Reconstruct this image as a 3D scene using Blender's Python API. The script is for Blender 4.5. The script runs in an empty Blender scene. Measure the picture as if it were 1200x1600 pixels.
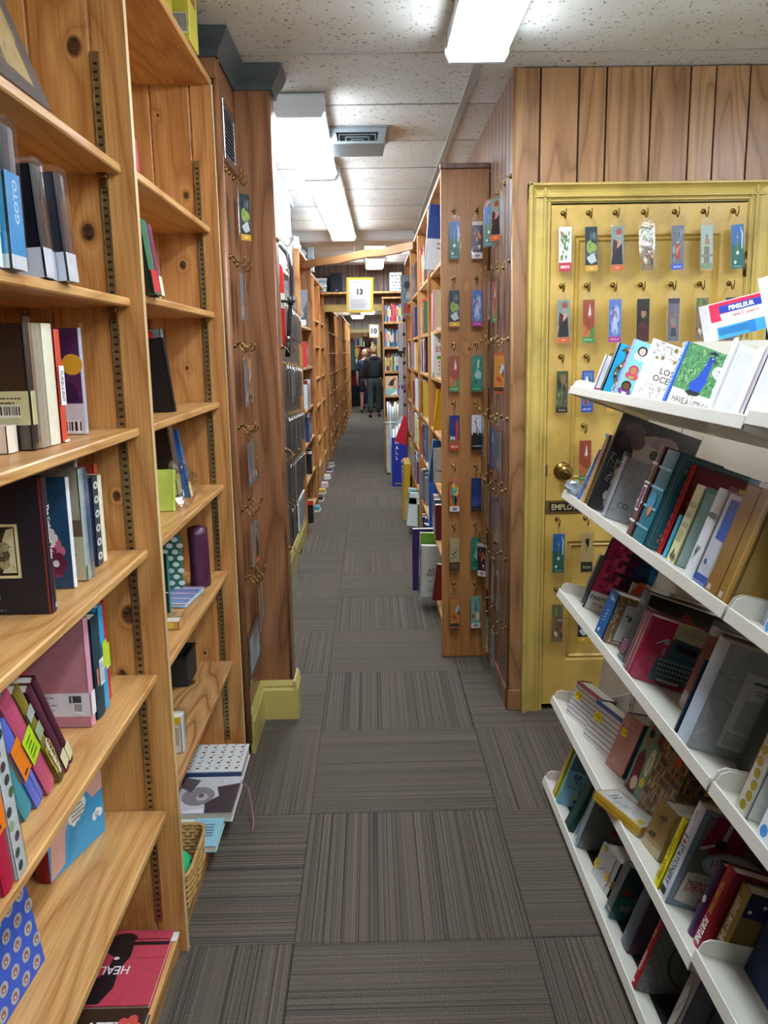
import bpy, math, random
from mathutils import Matrix, Vector
random.seed(7)
C = bpy.context.scene.collection
S = bpy.context.scene
pi = math.pi
# ---------------------------------------------------------------- camera, world, exposure, big lights
cam = bpy.data.objects.new('camera', bpy.data.cameras.new('camera')); C.objects.link(cam)
F = 1307.2
cam.data.sensor_fit = 'VERTICAL'; cam.data.sensor_height = 36; cam.data.lens = F/1600*36
cam.data.clip_start = .02; cam.data.clip_end = 100
_p, _r, _y = 0.18932721, -0.0167728, 0.01308505
fw = Vector((math.sin(_y)*math.cos(_p), math.cos(_y)*math.cos(_p), -math.sin(_p)))
rt = Vector((math.cos(_y), -math.sin(_y), 0)); up = rt.cross(fw)
rt2 = math.cos(_r)*rt+math.sin(_r)*up; up2 = -math.sin(_r)*rt+math.cos(_r)*up
cam.matrix_world = Matrix(((rt2.x, up2.x, -fw.x, 0), (rt2.y, up2.y, -fw.y, 0), (rt2.z, up2.z, -fw.z, 1.477), (0, 0, 0, 1)))
S.camera = cam
S.view_settings.view_transform = 'Standard'; S.view_settings.look = 'None'
S.view_settings.gamma = 1; S.view_settings.use_curve_mapping = False
S.view_settings.exposure = 1.42
w = bpy.data.worlds.new('world'); S.world = w; w.use_nodes = True
w.node_tree.nodes['Background'].inputs[0].default_value = (.75, .8, .85, 1)
w.node_tree.nodes['Background'].inputs[1].default_value = .3
LAMP = 14.5          # emission of the fluorescent lenses
CEIL = 2.482

# ---------------------------------------------------------------- helpers
def lin(h):
    if not isinstance(h, str): return h
    v = [int(h[i:i+2], 16)/255 for i in (0, 2, 4)]
    return tuple(a/12.92 if a <= .04045 else ((a+.055)/1.055)**2.4 for a in v)
class MB:
    def __init__(s): s.v = []; s.f = []; s.m = []; s.c = []; s.s = []
    def add(s, vs, fs, col='ffffff', m=0, sm=False):
        o = len(s.v); s.v += [tuple(p) for p in vs]; col = lin(col)
        for f in fs: s.f.append(tuple(i+o for i in f)); s.m.append(m); s.c.append(col); s.s.append(sm)
        return s
    def box(s, a, b, col='ffffff', m=0, ch=0):
        x0, y0, z0 = a; x1, y1, z1 = b
        if ch:
            P = []
            for z, e in ((z0, ch), (z0+ch, 0), (z1-ch, 0), (z1, ch)):
                if e: P.append([(x0+e, y0+e, z), (x1-e, y0+e, z), (x1-e, y1-e, z), (x0+e, y1-e, z)])
                else: P.append([(x0+ch, y0, z), (x1-ch, y0, z), (x1, y0+ch, z), (x1, y1-ch, z), (x1-ch, y1, z), (x0+ch, y1, z), (x0, y1-ch, z), (x0, y0+ch, z)])
            v = sum(P, [])
            fs = [(3, 2, 1, 0), (20, 21, 22, 23)]
            for i in range(8): fs.append((4+i, 4+(i+1) % 8, 12+(i+1) % 8, 12+i))
            # chamfer rings
            for i in range(4):
                j = (i+1) % 4
                fs.append((i, j, 4+2*i+1, 4+2*i)); fs.append((20+j, 20+i, 12+2*i, 12+2*i+1))
                fs.append((j, 4+(2*i+2) % 8, 4+2*i+1)); fs.append((20+j, 12+2*i+1, 12+(2*i+2) % 8))
            return s.add(v, fs, col, m)
        v = [(x0, y0, z0), (x1, y0, z0), (x1, y1, z0), (x0, y1, z0), (x0, y0, z1), (x1, y0, z1), (x1, y1, z1), (x0, y1, z1)]
        return s.add(v, [(3, 2, 1, 0), (4, 5, 6, 7), (0, 1, 5, 4), (1, 2, 6, 5), (2, 3, 7, 6), (3, 0, 4, 7)], col, m)
    def prism(s, pts, axis, a, b, col='ffffff', m=0):
        # pts 2D polygon extruded along axis from a to b
        def P(p, t):
            return {'x': (t, p[0], p[1]), 'y': (p[0], t, p[1]), 'z': (p[0], p[1], t)}[axis]
        n = len(pts); v = [P(p, a) for p in pts]+[P(p, b) for p in pts]
        fs = [tuple(range(n-1, -1, -1)), tuple(range(n, 2*n))]+[(i, (i+1) % n, n+(i+1) % n, n+i) for i in range(n)]
        return s.add(v, fs, col, m)
    def tube(s, path, r, n=8, col='ffffff', m=0, caps=True):
        path = [Vector(p) for p in path]; rs = r if isinstance(r, (list, tuple)) else [r]*len(path)
        v = []; up_ = None
        for i, p in enumerate(path):
            d = (path[min(i+1, len(path)-1)]-path[max(i-1, 0)]).normalized()
            if up_ is None:
                up_ = Vector((0, 0, 1)) if abs(d.z) < .9 else Vector((1, 0, 0))
            a = d.cross(up_).normalized(); b = a.cross(d).normalized(); up_ = b
            for k in range(n):
                t = 2*pi*k/n; v.append(p+a*math.cos(t)*rs[i]+b*math.sin(t)*rs[i])
        fs = [(i*n+k, i*n+(k+1) % n, (i+1)*n+(k+1) % n, (i+1)*n+k) for i in range(len(path)-1) for k in range(n)]
        if caps: fs += [tuple(range(n-1, -1, -1)), tuple(range((len(path)-1)*n, len(path)*n))]
        return s.add(v, fs, col, m, True)
    def lathe(s, prof, M=None, n=20, col='ffffff', m=0):
        # prof: list of (r,z); axis z then transformed by M
        v = []; M = M or Matrix()
        for r, z in prof:
            for k in range(n):
                t = 2*pi*k/n; v.append(M @ Vector((r*math.cos(t), r*math.sin(t), z)))
        fs = [(i*n+k, i*n+(k+1) % n, (i+1)*n+(k+1) % n, (i+1)*n+k) for i in range(len(prof)-1) for k in range(n)]
        return s.add(v, fs, col, m, True)
    def xf(s, M):
        s.v = [tuple(M @ Vector(p)) for p in s.v]; return s
    def mesh(s, name, mats):
        me = bpy.data.meshes.new(name); me.from_pydata(s.v, [], s.f)
        me.polygons.foreach_set('material_index', s.m); me.polygons.foreach_set('use_smooth', s.s)
        if any(c != (1, 1, 1) for c in s.c):
            a = me.attributes.new('Col', 'FLOAT_COLOR', 'CORNER')
            buf = []
            for f, c in zip(s.f, s.c):
                buf += [c[0], c[1], c[2], 1.0]*len(f)
            a.data.foreach_set('color', buf)
        for q in (mats if isinstance(mats, (list, tuple)) else [mats]): me.materials.append(q)
        me.update(); return me
def put(name, mb, mats, parent=None, M=None, kind=None, label=None, cat=None, group=None):
    me = mb.mesh(name, mats) if isinstance(mb, MB) else mb
    o = bpy.data.objects.new(name, me); C.objects.link(o)
    if M is not None: o.matrix_basis = M
    if parent is not None: o.parent = parent
    for k, v_ in (('kind', kind), ('label', label), ('category', cat), ('group', group)):
        if v_: o[k] = v_
    return o
def thing(name, label, cat, M=None, group=None, kind=None):
    o = bpy.data.objects.new(name, None); C.objects.link(o); o.empty_display_size = .05
    if M is not None: o.matrix_basis = M
    if label: o['label'] = label
    if cat: o['category'] = cat
    if group: o['group'] = group
    if kind: o['kind'] = kind
    return o
def T(x=0, y=0, z=0): return Matrix.Translation((x, y, z))
def R_(a, ax): return Matrix.Rotation(math.radians(a), 4, ax)

# ---------------------------------------------------------------- text outlines
_tc = {}
def text2d(s, bold=0.0):
    k = (s, bold)
    if k not in _tc:
        cu = bpy.data.curves.new('t', 'FONT'); cu.body = s; cu.resolution_u = 2; cu.offset = bold; cu.align_x = 'CENTER'
        ob = bpy.data.objects.new('t', cu)
        me = bpy.data.meshes.new_from_object(ob)
        vs = [(v.co.x, v.co.y) for v in me.vertices]; fs = [tuple(p.vertices) for p in me.polygons]
        bpy.data.objects.remove(ob); bpy.data.curves.remove(cu); bpy.data.meshes.remove(me)
        if vs:
            xs = [v[0] for v in vs]; ys = [v[1] for v in vs]
            cx = (min(xs)+max(xs))/2; cy = (min(ys)+max(ys))/2; h = max(ys)-min(ys) or 1
            vs = [((x-cx)/h, (y-cy)/h) for x, y in vs]
        _tc[k] = (vs, fs)
    return _tc[k]
def decal(mb, O, r, u, w_, h_, shapes, m=0, lift=.0004, step=.00012):
    """flat print: shapes in 0..1 units on the face with origin O, right r, up u, size w_ x h_ (metres)"""
    O = Vector(O); r = Vector(r).normalized(); u = Vector(u).normalized(); n = r.cross(u)
    k = 0; step = min(step, .0012/max(1, len(shapes)))
    for sh in shapes:
        k += 1; L = lift+k*step
        def P(x, y): return O+r*(x*w_)+u*(y*h_)+n*L
        t = sh[0]
        if t == 'r':
            _, x0, y0, x1, y1, c = sh
            mb.add([P(x0, y0), P(x1, y0), P(x1, y1), P(x0, y1)], [(0, 1, 2, 3)], c, m)
        elif t == 'e':
            _, cx, cy, rx, ry, c = sh[:6]; N = sh[6] if len(sh) > 6 else 14
            mb.add([P(cx+rx*math.cos(2*pi*i/N), cy+ry*math.sin(2*pi*i/N)) for i in range(N)], [tuple(range(N))], c, m)
        elif t == 'p':
            pts = sh[1]; mb.add([P(*p) for p in pts], [tuple(range(len(pts)))], sh[2], m)
        elif t == 'l':   # line x0,y0,x1,y1,width(m)
            _, x0, y0, x1, y1, wd, c = sh
            a = P(x0, y0); b = P(x1, y1); d = (b-a); q = n.cross(d).normalized()*wd/2
            mb.add([a-q, b-q, b+q, a+q], [(0, 1, 2, 3)], c, m)
        elif t == 't':   # text cx,cy,h(fraction of h_),string,color[,rot deg,maxw frac,bold, xscale]
            _, cx, cy, hh, st, c = sh[:6]; rot = math.radians(sh[6]) if len(sh) > 6 else 0
            mw = sh[7] if len(sh) > 7 else 0; bo = sh[8] if len(sh) > 8 else .01; xs = sh[9] if len(sh) > 9 else 1
            vs, fs = text2d(st, bo)
            if not vs: continue
            sz = hh*h_; W = (max(v[0] for v in vs)-min(v[0] for v in vs))*sz*xs
            if mw:
                lim = mw*(w_ if abs(math.cos(rot)) > .7 else h_)
                if W > lim: xs *= lim/W
            ca, sa = math.cos(rot), math.sin(rot); o = P(cx, cy)
            mb.add([o+r*((x*ca*xs-y*sa)*sz)+u*((x*sa*xs+y*ca)*sz) for x, y in vs], fs, c, m)
    return mb

# ---------------------------------------------------------------- materials
def newmat(name):
    m = bpy.data.materials.new(name); m.use_nodes = True; nt = m.node_tree
    b = nt.nodes['Principled BSDF']
    return m, nt, b
def N(nt, t, **kw):
    n = nt.nodes.new(t)
    for k, v_ in kw.items():
        if k[0] == 'i': n.inputs[int(k[1:])].default_value = v_
        else: setattr(n, k, v_)
    return n
def ramp(nt, stops):
    r = nt.nodes.new('ShaderNodeValToRGB'); e = r.color_ramp.elements
    while len(e) < len(stops): e.new(.5)
    for q, (p, c) in zip(e, stops): q.position = p; q.color = (*lin(c), 1)
    return r
def plain(name, col, rough=.5, metal=0, noise=0, nscale=20, bump=0, spec=.5):
    m, nt, b = newmat(name); L = nt.links.new
    b.inputs['Base Color'].default_value = (*lin(col), 1); b.inputs['Roughness'].default_value = rough
    b.inputs['Metallic'].default_value = metal; b.inputs['Specular IOR Level'].default_value = spec
    if noise or bump:
        tc = N(nt, 'ShaderNodeTexCoord'); n = N(nt, 'ShaderNodeTexNoise'); n.inputs['Scale'].default_value = nscale; n.inputs['Detail'].default_value = 6
        L(tc.outputs['Object'], n.inputs['Vector'])
        if noise:
            c = lin(col); r = ramp(nt, [(.3, tuple(x*(1-noise) for x in c)), (.7, tuple(min(1, x*(1+noise)) for x in c))])
            L(n.outputs[0], r.inputs[0]); L(r.outputs[0], b.inputs['Base Color'])
        if bump:
            bp_ = N(nt, 'ShaderNodeBump'); bp_.inputs['Strength'].default_value = bump; bp_.inputs['Distance'].default_value = .002
            L(n.outputs[0], bp_.inputs['Height']); L(bp_.outputs[0], b.inputs['Normal'])
    return m
def printed(name, rough=.4, wear=.06):
    m, nt, b = newmat(name); L = nt.links.new
    a = N(nt, 'ShaderNodeAttribute', attribute_name='Col'); tc = N(nt, 'ShaderNodeTexCoord')
    n = N(nt, 'ShaderNodeTexNoise'); n.inputs['Scale'].default_value = 60; n.inputs['Detail'].default_value = 5
    L(tc.outputs['Object'], n.inputs['Vector'])
    mx = N(nt, 'ShaderNodeMix', data_type='RGBA', blend_type='MULTIPLY'); mx.inputs[0].default_value = 1
    r = ramp(nt, [(.3, (1-2*wear,)*3), (.7, (1, 1, 1))]); L(n.outputs[0], r.inputs[0])
    L(a.outputs['Color'], mx.inputs[6]); L(r.outputs[0], mx.inputs[7]); L(mx.outputs[2], b.inputs['Base Color'])
    b.inputs['Roughness'].default_value = rough
    return m
def wood(name, c_light, c_dark, axis='z', scale=1.0, rings=9.0, rough=.45, knots=(), contrast=1.0, bump=.15, pores=.25):
    """contour-line grain: a stretched noise turned into growth rings, plus fine fibres and optional knots (object coordinates)"""
    m, nt, b = newmat(name); L = nt.links.new
    tc = N(nt, 'ShaderNodeTexCoord'); oi = N(nt, 'ShaderNodeObjectInfo')
    mul = N(nt, 'ShaderNodeVectorMath', operation='SCALE'); mul.inputs[0].default_value = (13.7, 7.3, 19.1); L(oi.outputs['Random'], mul.inputs['Scale'])
    vec = tc.outputs['Object']; knotmask = None
    add = N(nt, 'ShaderNodeVectorMath', operation='ADD'); L(vec, add.inputs[0]); L(mul.outputs[0], add.inputs[1])
    sc = {'x': (.9, 7, 7), 'y': (7, .9, 7), 'z': (7, 7, .9)}[axis]
    mp = N(nt, 'ShaderNodeVectorMath', operation='MULTIPLY'); mp.inputs[1].default_value = tuple(q*scale for q in sc); L(add.outputs[0], mp.inputs[0])
    n1 = N(nt, 'ShaderNodeTexNoise'); n1.inputs['Scale'].default_value = 1; n1.inputs['Detail'].default_value = 1.5; n1.inputs['Roughness'].default_value = .35
    L(mp.outputs[0], n1.inputs['Vector'])
    h = N(nt, 'ShaderNodeMath', operation='MULTIPLY'); h.inputs[1].default_value = rings; L(n1.outputs[0], h.inputs[0])
    hv = h.outputs[0]
    for (kx, ky, kz, kr) in knots:
        d = N(nt, 'ShaderNodeVectorMath', operation='SUBTRACT'); L(vec, d.inputs[0]); d.inputs[1].default_value = (kx, ky, kz)
        e = N(nt, 'ShaderNodeVectorMath', operation='MULTIPLY'); L(d.outputs[0], e.inputs[0]); e.inputs[1].default_value = {'z': (1, 1, .75), 'y': (1, .75, 1), 'x': (.75, 1, 1)}[axis]
        ln = N(nt, 'ShaderNodeVectorMath', operation='LENGTH'); L(e.outputs[0], ln.inputs[0])
        mr = N(nt, 'ShaderNodeMapRange'); mr.inputs[1].default_value = kr*.75; mr.inputs[2].default_value = kr*1.25; mr.inputs[3].default_value = 1; mr.inputs[4].default_value = 0
        L(ln.outputs['Value'], mr.inputs[0])
        g = N(nt, 'ShaderNodeMath', operation='DIVIDE'); g.inputs[0].default_value = kr*1.6; L(ln.outputs['Value'], g.inputs[1])
        g2 = N(nt, 'ShaderNodeMath', operation='MINIMUM'); L(g.outputs[0], g2.inputs[0]); g2.inputs[1].default_value = 4
        g3 = N(nt, 'ShaderNodeMath', operation='ADD'); L(hv, g3.inputs[0]); L(g2.outputs[0], g3.inputs[1]); hv = g3.outputs[0]
        if knotmask is None: knotmask = mr.outputs[0]
        else:
            mx_ = N(nt, 'ShaderNodeMath', operation='MAXIMUM'); L(knotmask, mx_.inputs[0]); L(mr.outputs[0], mx_.inputs[1]); knotmask = mx_.outputs[0]
    fr = N(nt, 'ShaderNodeMath', operation='FRACT'); L(hv, fr.inputs[0])
    # fibres
    fs = {'x': (6, 260, 260), 'y': (260, 6, 260), 'z': (260, 260, 6)}[axis]
    mp2 = N(nt, 'ShaderNodeVectorMath', operation='MULTIPLY'); mp2.inputs[1].default_value = fs; L(add.outputs[0], mp2.inputs[0])
    n2 = N(nt, 'ShaderNodeTexNoise'); n2.inputs['Scale'].default_value = 1; n2.inputs['Detail'].default_value = 2; L(mp2.outputs[0], n2.inputs['Vector'])
    cl, cd = lin(c_light), lin(c_dark); mid = tuple(a*.55+b_*.45 for a, b_ in zip(cl, cd))
    cd2 = tuple(a*(1-contrast)+b_*contrast for a, b_ in zip(mid, cd))
    r = ramp(nt, [(0, mid), (.35, cl), (.8, mid), (.93, cd2), (1, mid)]); L(fr.outputs[0], r.inputs[0])
    # broad tone
    n3 = N(nt, 'ShaderNodeTexNoise'); n3.inputs['Scale'].default_value = .5; L(mp.outputs[0], n3.inputs['Vector'])
    r3 = ramp(nt, [(.3, (.8, .76, .72)), (.7, (1.0, 1.0, 1.0))]); L(n3.outputs[0], r3.inputs[0])
    m1 = N(nt, 'ShaderNodeMix', data_type='RGBA', blend_type='MULTIPLY'); m1.inputs[0].default_value = 1; L(r.outputs[0], m1.inputs[6]); L(r3.outputs[0], m1.inputs[7])
    r2 = ramp(nt, [(.35, (1-pores,)*3), (.6, (1, 1, 1))]); L(n2.outputs[0], r2.inputs[0])
    m2 = N(nt, 'ShaderNodeMix', data_type='RGBA', blend_type='MULTIPLY'); m2.inputs[0].default_value = 1; L(m1.outputs[2], m2.inputs[6]); L(r2.outputs[0], m2.inputs[7])
    out = m2.outputs[2]
    if knotmask is not None:
        nk = N(nt, 'ShaderNodeTexNoise'); nk.inputs['Scale'].default_value = 90; L(vec, nk.inputs['Vector'])
        rk = ramp(nt, [(.3, '1c120c'), (.7, '6a4226')]); L(nk.outputs[0], rk.inputs[0])
        m3 = N(nt, 'ShaderNodeMix', data_type='RGBA'); L(knotmask, m3.inputs[0]); L(out, m3.inputs[6]); L(rk.outputs[0], m3.inputs[7]); out = m3.outputs[2]
    L(out, b.inputs['Base Color']); b.inputs['Roughness'].default_value = rough
    if bump:
        bn = N(nt, 'ShaderNodeBump'); bn.inputs['Strength'].default_value = bump; bn.inputs['Distance'].default_value = .001
        L(n2.outputs[0], bn.inputs['Height']); L(bn.outputs[0], b.inputs['Normal'])
    return m
PINE_L, PINE_D = 'e0a862', 'b3702f'
pine_z = wood('pine_upright', PINE_L, PINE_D, 'z', 1, 7, .42)
pine_y = wood('pine_shelf', 'dfac6c', 'b5783a', 'y', 1, 9, .38, contrast=.7)
pine_x = wood('pine_cross', PINE_L, PINE_D, 'x', 1, 7, .42)
pine_edge = wood('pine_shelf_edge', 'd2a062', '9c6433', 'y', 1.5, 6, .5, bump=.5)
pine_side1 = wood('pine_knotty_side', PINE_L, PINE_D, 'z', 1, 7, .42, contrast=.6, knots=[(-.594, 1.87, 2.101, .015), (-.595, 1.87, 1.737, .015), (-.578, 1.87, 1.167, .009), (-.571, 1.87, .888, .017), (-.597, 1.87, .742, .010), (-.597, 1.87, .235, .011)])
pine_side2 = wood('pine_knotty_side_far', 'd99e5c', 'aa6a2e', 'z', 1, 8, .42, contrast=.6, knots=[(-.587, 2.87, 1.986, .009), (-.611, 2.87, 1.768, .011), (-.618, 2.87, 1.434, .006), (-.615, 2.87, .424, .006), (-.662, 2.87, 2.229, .004)])
pine_shelf_knot = wood('pine_shelf_knotty', 'd0a069', '8f5a2a', 'y', 1, 14, .4, knots=[(-.632, 2.67, .39, .022)])
aisle_wood = wood('aisle_shelf_wood', 'cc9150', '955521', 'z', 1, 6, .45)
aisle_wood_y = wood('aisle_shelf_board', 'd9aa6e', 'a06a33', 'y', 1, 6, .45)
fir_panel = wood('end_panel_wood', 'c48a4e', 'a0662f', 'z', .8, 6, .4, knots=[(.454, 3.9, 1.483, .009), (.444, 3.9, 1.762, .0045)], contrast=.7)
cherry = wood('cherry_panel', 'a9744c', '70452a', 'z', .8, 11, .33, contrast=.8)
oak_panel = wood('oak_print_panel', 'b98a5c', '8a6036', 'z', 1.1, 10, .35, contrast=.9, pores=.18)
walnut = wood('walnut_print_panel', '96705a', '64463a', 'z', 1.1, 9, .32, contrast=.8)
greyplank = wood('grey_brown_plank', '82685a', '54423a', 'z', 1, 6, .5)
groove_m = plain('dark_groove', '14171c', .6)
black_m = plain('black_plastic', '17181a', .45)
rubber = plain('black_rubber', '101113', .6)
brass = plain('brass', '8c7342', .3, 1, .2, 60)
steel = plain('standard_metal', 'a08f62', .35, .9, .25, 40)
steel_dark = plain('standard_metal_slot', '19150f', .7)
chrome = plain('bright_steel', 'b9bcc0', .25, 1)
vent_m = plain('vent_metal', '97a0a3', .4, .5)
cream_m = plain('cream_enamel', 'd3cfc0', .38, 0, .04, 8)
cream_back = plain('cream_back_panel', 'a89b8a', .5, 0, .06, 6)
white_m = plain('white_paint', 'd9dad6', .5, 0, .03, 5)
white_cap = plain('lamp_housing_white', 'd4d7da', .4)
paper_m = plain('paper_pages', 'e6ddc8', .8, 0, .08, 300)
crown_m = plain('slate_crown', '454b4b', .5, 0, .1, 20)
pr = printed('printed_gloss', .32)
prm = printed('printed_matte', .65)
skin_m = plain('skin', 'c08e74', .55)
# yellow paint, dirty and chipped
def yellow_paint(name, col, dirt, chips=True):
    m, nt, b = newmat(name); L = nt.links.new
    tc = N(nt, 'ShaderNodeTexCoord')
    n = N(nt, 'ShaderNodeTexNoise'); n.inputs['Scale'].default_value = 3; n.inputs['Detail'].default_value = 8; n.inputs['Roughness'].default_value = .65; L(tc.outputs['Object'], n.inputs['Vector'])
    r = ramp(nt, [(.28, dirt), (.5, col), (.75, tuple(min(1, x*1.08) for x in lin(col)))]); L(n.outputs[0], r.inputs[0]); out = r.outputs[0]
    if chips:
        n2 = N(nt, 'ShaderNodeTexNoise'); n2.inputs['Scale'].default_value = 16; n2.inputs['Detail'].default_value = 7; L(tc.outputs['Object'], n2.inputs['Vector'])
        r2 = ramp(nt, [(.735, (0, 0, 0)), (.75, (1, 1, 1))]); L(n2.outputs[0], r2.inputs[0])
        mx = N(nt, 'ShaderNodeMix', data_type='RGBA'); L(r2.outputs[0], mx.inputs[0]); L(out, mx.inputs[6]); mx.inputs[7].default_value = (*lin('5a3418'), 1); out = mx.outputs[2]
    L(out, b.inputs['Base Color']); b.inputs['Roughness'].default_value = .38
    bn = N(nt, 'ShaderNodeBump'); bn.inputs['Strength'].default_value = .25; bn.inputs['Distance'].default_value = .003; L(n.outputs[0], bn.inputs['Height']); L(bn.outputs[0], b.inputs['Normal'])
    return m
trim_yel = yellow_paint('trim_yellow_paint', 'c6ab5a', '9a8440')
door_yel = yellow_paint('door_yellow_paint', 'cba652', 'a58540')
base_yel = yellow_paint('baseboard_yellow_paint', 'c0ae62', '98873f')
def carpet(name, tint):
    m, nt, b = newmat(name); L = nt.links.new
    tc = N(nt, 'ShaderNodeTexCoord'); oi = N(nt, 'ShaderNodeObjectInfo')
    mul = N(nt, 'ShaderNodeVectorMath', operation='SCALE'); mul.inputs[0].default_value = (31, 17, 5); L(oi.outputs['Random'], mul.inputs['Scale'])
    add = N(nt, 'ShaderNodeVectorMath', operation='ADD'); L(tc.outputs['Object'], add.inputs[0]); L(mul.outputs[0], add.inputs[1])
    def str_(sx, sy, det=2):
        mp = N(nt, 'ShaderNodeVectorMath', operation='MULTIPLY'); mp.inputs[1].default_value = (sx, sy, 0); L(add.outputs[0], mp.inputs[0])
        n = N(nt, 'ShaderNodeTexNoise'); n.inputs['Scale'].default_value = 1; n.inputs['Detail'].default_value = det; L(mp.outputs[0], n.inputs['Vector']); return n
    a = str_(340, .3); g = str_(420, 200, 3); c = str_(28, .5, 1)
    r = ramp(nt, [(.3, '2c2b2a'), (.42, '524d46'), (.52, '635c52'), (.62, '6c6153'), (.74, '7c6f5f')]); L(a.outputs[0], r.inputs[0])
    rg = ramp(nt, [(.3, (.55, .55, .56)), (.7, (1.25, 1.22, 1.18))]); L(g.outputs[0], rg.inputs[0])
    m1 = N(nt, 'ShaderNodeMix', data_type='RGBA', blend_type='MULTIPLY'); m1.inputs[0].default_value = 1; L(r.outputs[0], m1.inputs[6]); L(rg.outputs[0], m1.inputs[7])
    rc = ramp(nt, [(.3, (.92, .93, .95)), (.5, (1, 1, 1)), (.66, (1.06, 1.0, .94))]); L(c.outputs[0], rc.inputs[0])
    m2 = N(nt, 'ShaderNodeMix', data_type='RGBA', blend_type='MULTIPLY'); m2.inputs[0].default_value = 1; L(m1.outputs[2], m2.inputs[6]); L(rc.outputs[0], m2.inputs[7])
    m3 = N(nt, 'ShaderNodeMix', data_type='RGBA', blend_type='MULTIPLY'); m3.inputs[0].default_value = 1; L(m2.outputs[2], m3.inputs[6]); m3.inputs[7].default_value = (*tint, 1)
    L(m3.outputs[2], b.inputs['Base Color']); b.inputs['Roughness'].default_value = .95; b.inputs['Specular IOR Level'].default_value = .15
    bn = N(nt, 'ShaderNodeBump'); bn.inputs['Strength'].default_value = .8; bn.inputs['Distance'].default_value = .004; L(a.outputs[0], bn.inputs['Height'])
    bn2 = N(nt, 'ShaderNodeBump'); bn2.inputs['Strength'].default_value = .6; bn2.inputs['Distance'].default_value = .002; L(g.outputs[0], bn2.inputs['Height']); L(bn.outputs[0], bn2.inputs['Normal']); L(bn2.outputs[0], b.inputs['Normal'])
    return m
carpet_m = carpet('ribbed_carpet', (1, 1, 1))
def ceiling_mat():
    m, nt, b = newmat('fissured_ceiling_tile'); L = nt.links.new
    tc = N(nt, 'ShaderNodeTexCoord'); oi = N(nt, 'ShaderNodeObjectInfo')
    mul = N(nt, 'ShaderNodeVectorMath', operation='SCALE'); mul.inputs[0].default_value = (11, 23, 3); L(oi.outputs['Random'], mul.inputs['Scale'])
    add = N(nt, 'ShaderNodeVectorMath', operation='ADD'); L(tc.outputs['Object'], add.inputs[0]); L(mul.outputs[0], add.inputs[1])
    n0 = N(nt, 'ShaderNodeTexNoise'); n0.inputs['Scale'].default_value = 40; L(add.outputs[0], n0.inputs['Vector'])
    mm = N(nt, 'ShaderNodeVectorMath', operation='MULTIPLY_ADD'); L(n0.outputs['Color'], mm.inputs[0]); mm.inputs[1].default_value = (.03, .03, 0); L(add.outputs[0], mm.inputs[2])
    v = N(nt, 'ShaderNodeTexVoronoi'); v.inputs['Scale'].default_value = 62; v.inputs['Randomness'].default_value = 1; L(mm.outputs[0], v.inputs['Vector'])
    n1 = N(nt, 'ShaderNodeTexNoise'); n1.inputs['Scale'].default_value = 30; n1.inputs['Detail'].default_value = 2; L(add.outputs[0], n1.inputs['Vector'])
    th = N(nt, 'ShaderNodeMapRange'); th.inputs[1].default_value = .35; th.inputs[2].default_value = .62; th.inputs[3].default_value = .02; th.inputs[4].default_value = .37; L(n1.outputs[0], th.inputs[0])
    lt = N(nt, 'ShaderNodeMath', operation='SUBTRACT'); L(th.outputs[0], lt.inputs[0]); L(v.outputs['Distance'], lt.inputs[1])
    r = ramp(nt, [(0, 'd6d5cf'), (.12, '8a867e')]); L(lt.outputs[0], r.inputs[0])
    n2 = N(nt, 'ShaderNodeTexNoise'); n2.inputs['Scale'].default_value = 2.5; n2.inputs['Detail'].default_value = 5; L(tc.outputs['Object'], n2.inputs['Vector'])
    r2 = ramp(nt, [(.3, (.86, .84, .8)), (.6, (1, 1, 1))]); L(n2.outputs[0], r2.inputs[0])
    m1 = N(nt, 'ShaderNodeMix', data_type='RGBA', blend_type='MULTIPLY'); m1.inputs[0].default_value = 1; L(r.outputs[0], m1.inputs[6]); L(r2.outputs[0], m1.inputs[7])
    L(m1.outputs[2], b.inputs['Base Color']); b.inputs['Roughness'].default_value = .9; b.inputs['Specular IOR Level'].default_value = .2
    bn = N(nt, 'ShaderNodeBump'); bn.inputs['Strength'].default_value = .7; bn.inputs['Distance'].default_value = .004; bn.invert = True; L(r.outputs[0], bn.inputs['Height']); bn.invert = False
    L(bn.outputs[0], b.inputs['Normal']); return m
ceil_m = ceiling_mat()
grid_m = plain('ceiling_grid', 'a3a29c', .5, 0, .05, 9)
def gloss_film(name, base, edge, rough=.06):
    m, nt, b = newmat(name); L = nt.links.new
    tr = N(nt, 'ShaderNodeBsdfTransparent'); gl = N(nt, 'ShaderNodeBsdfGlossy'); gl.inputs['Roughness'].default_value = rough
    lw = N(nt, 'ShaderNodeLayerWeight'); lw.inputs['Blend'].default_value = .35
    mr = N(nt, 'ShaderNodeMapRange'); mr.inputs[3].default_value = base; mr.inputs[4].default_value = edge; L(lw.outputs['Facing'], mr.inputs[0])
    tc = N(nt, 'ShaderNodeTexCoord'); n = N(nt, 'ShaderNodeTexNoise'); n.inputs['Scale'].default_value = 45; L(tc.outputs['Object'], n.inputs['Vector'])
    bn = N(nt, 'ShaderNodeBump'); bn.inputs['Strength'].default_value = .3; bn.inputs['Distance'].default_value = .0012; L(n.outputs[0], bn.inputs['Height']); L(bn.outputs[0], gl.inputs['Normal'])
    mx = N(nt, 'ShaderNodeMixShader'); L(mr.outputs[0], mx.inputs[0]); L(tr.outputs[0], mx.inputs[1]); L(gl.outputs[0], mx.inputs[2])
    L(mx.outputs[0], nt.nodes['Material Output'].inputs[0]); return m
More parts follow.
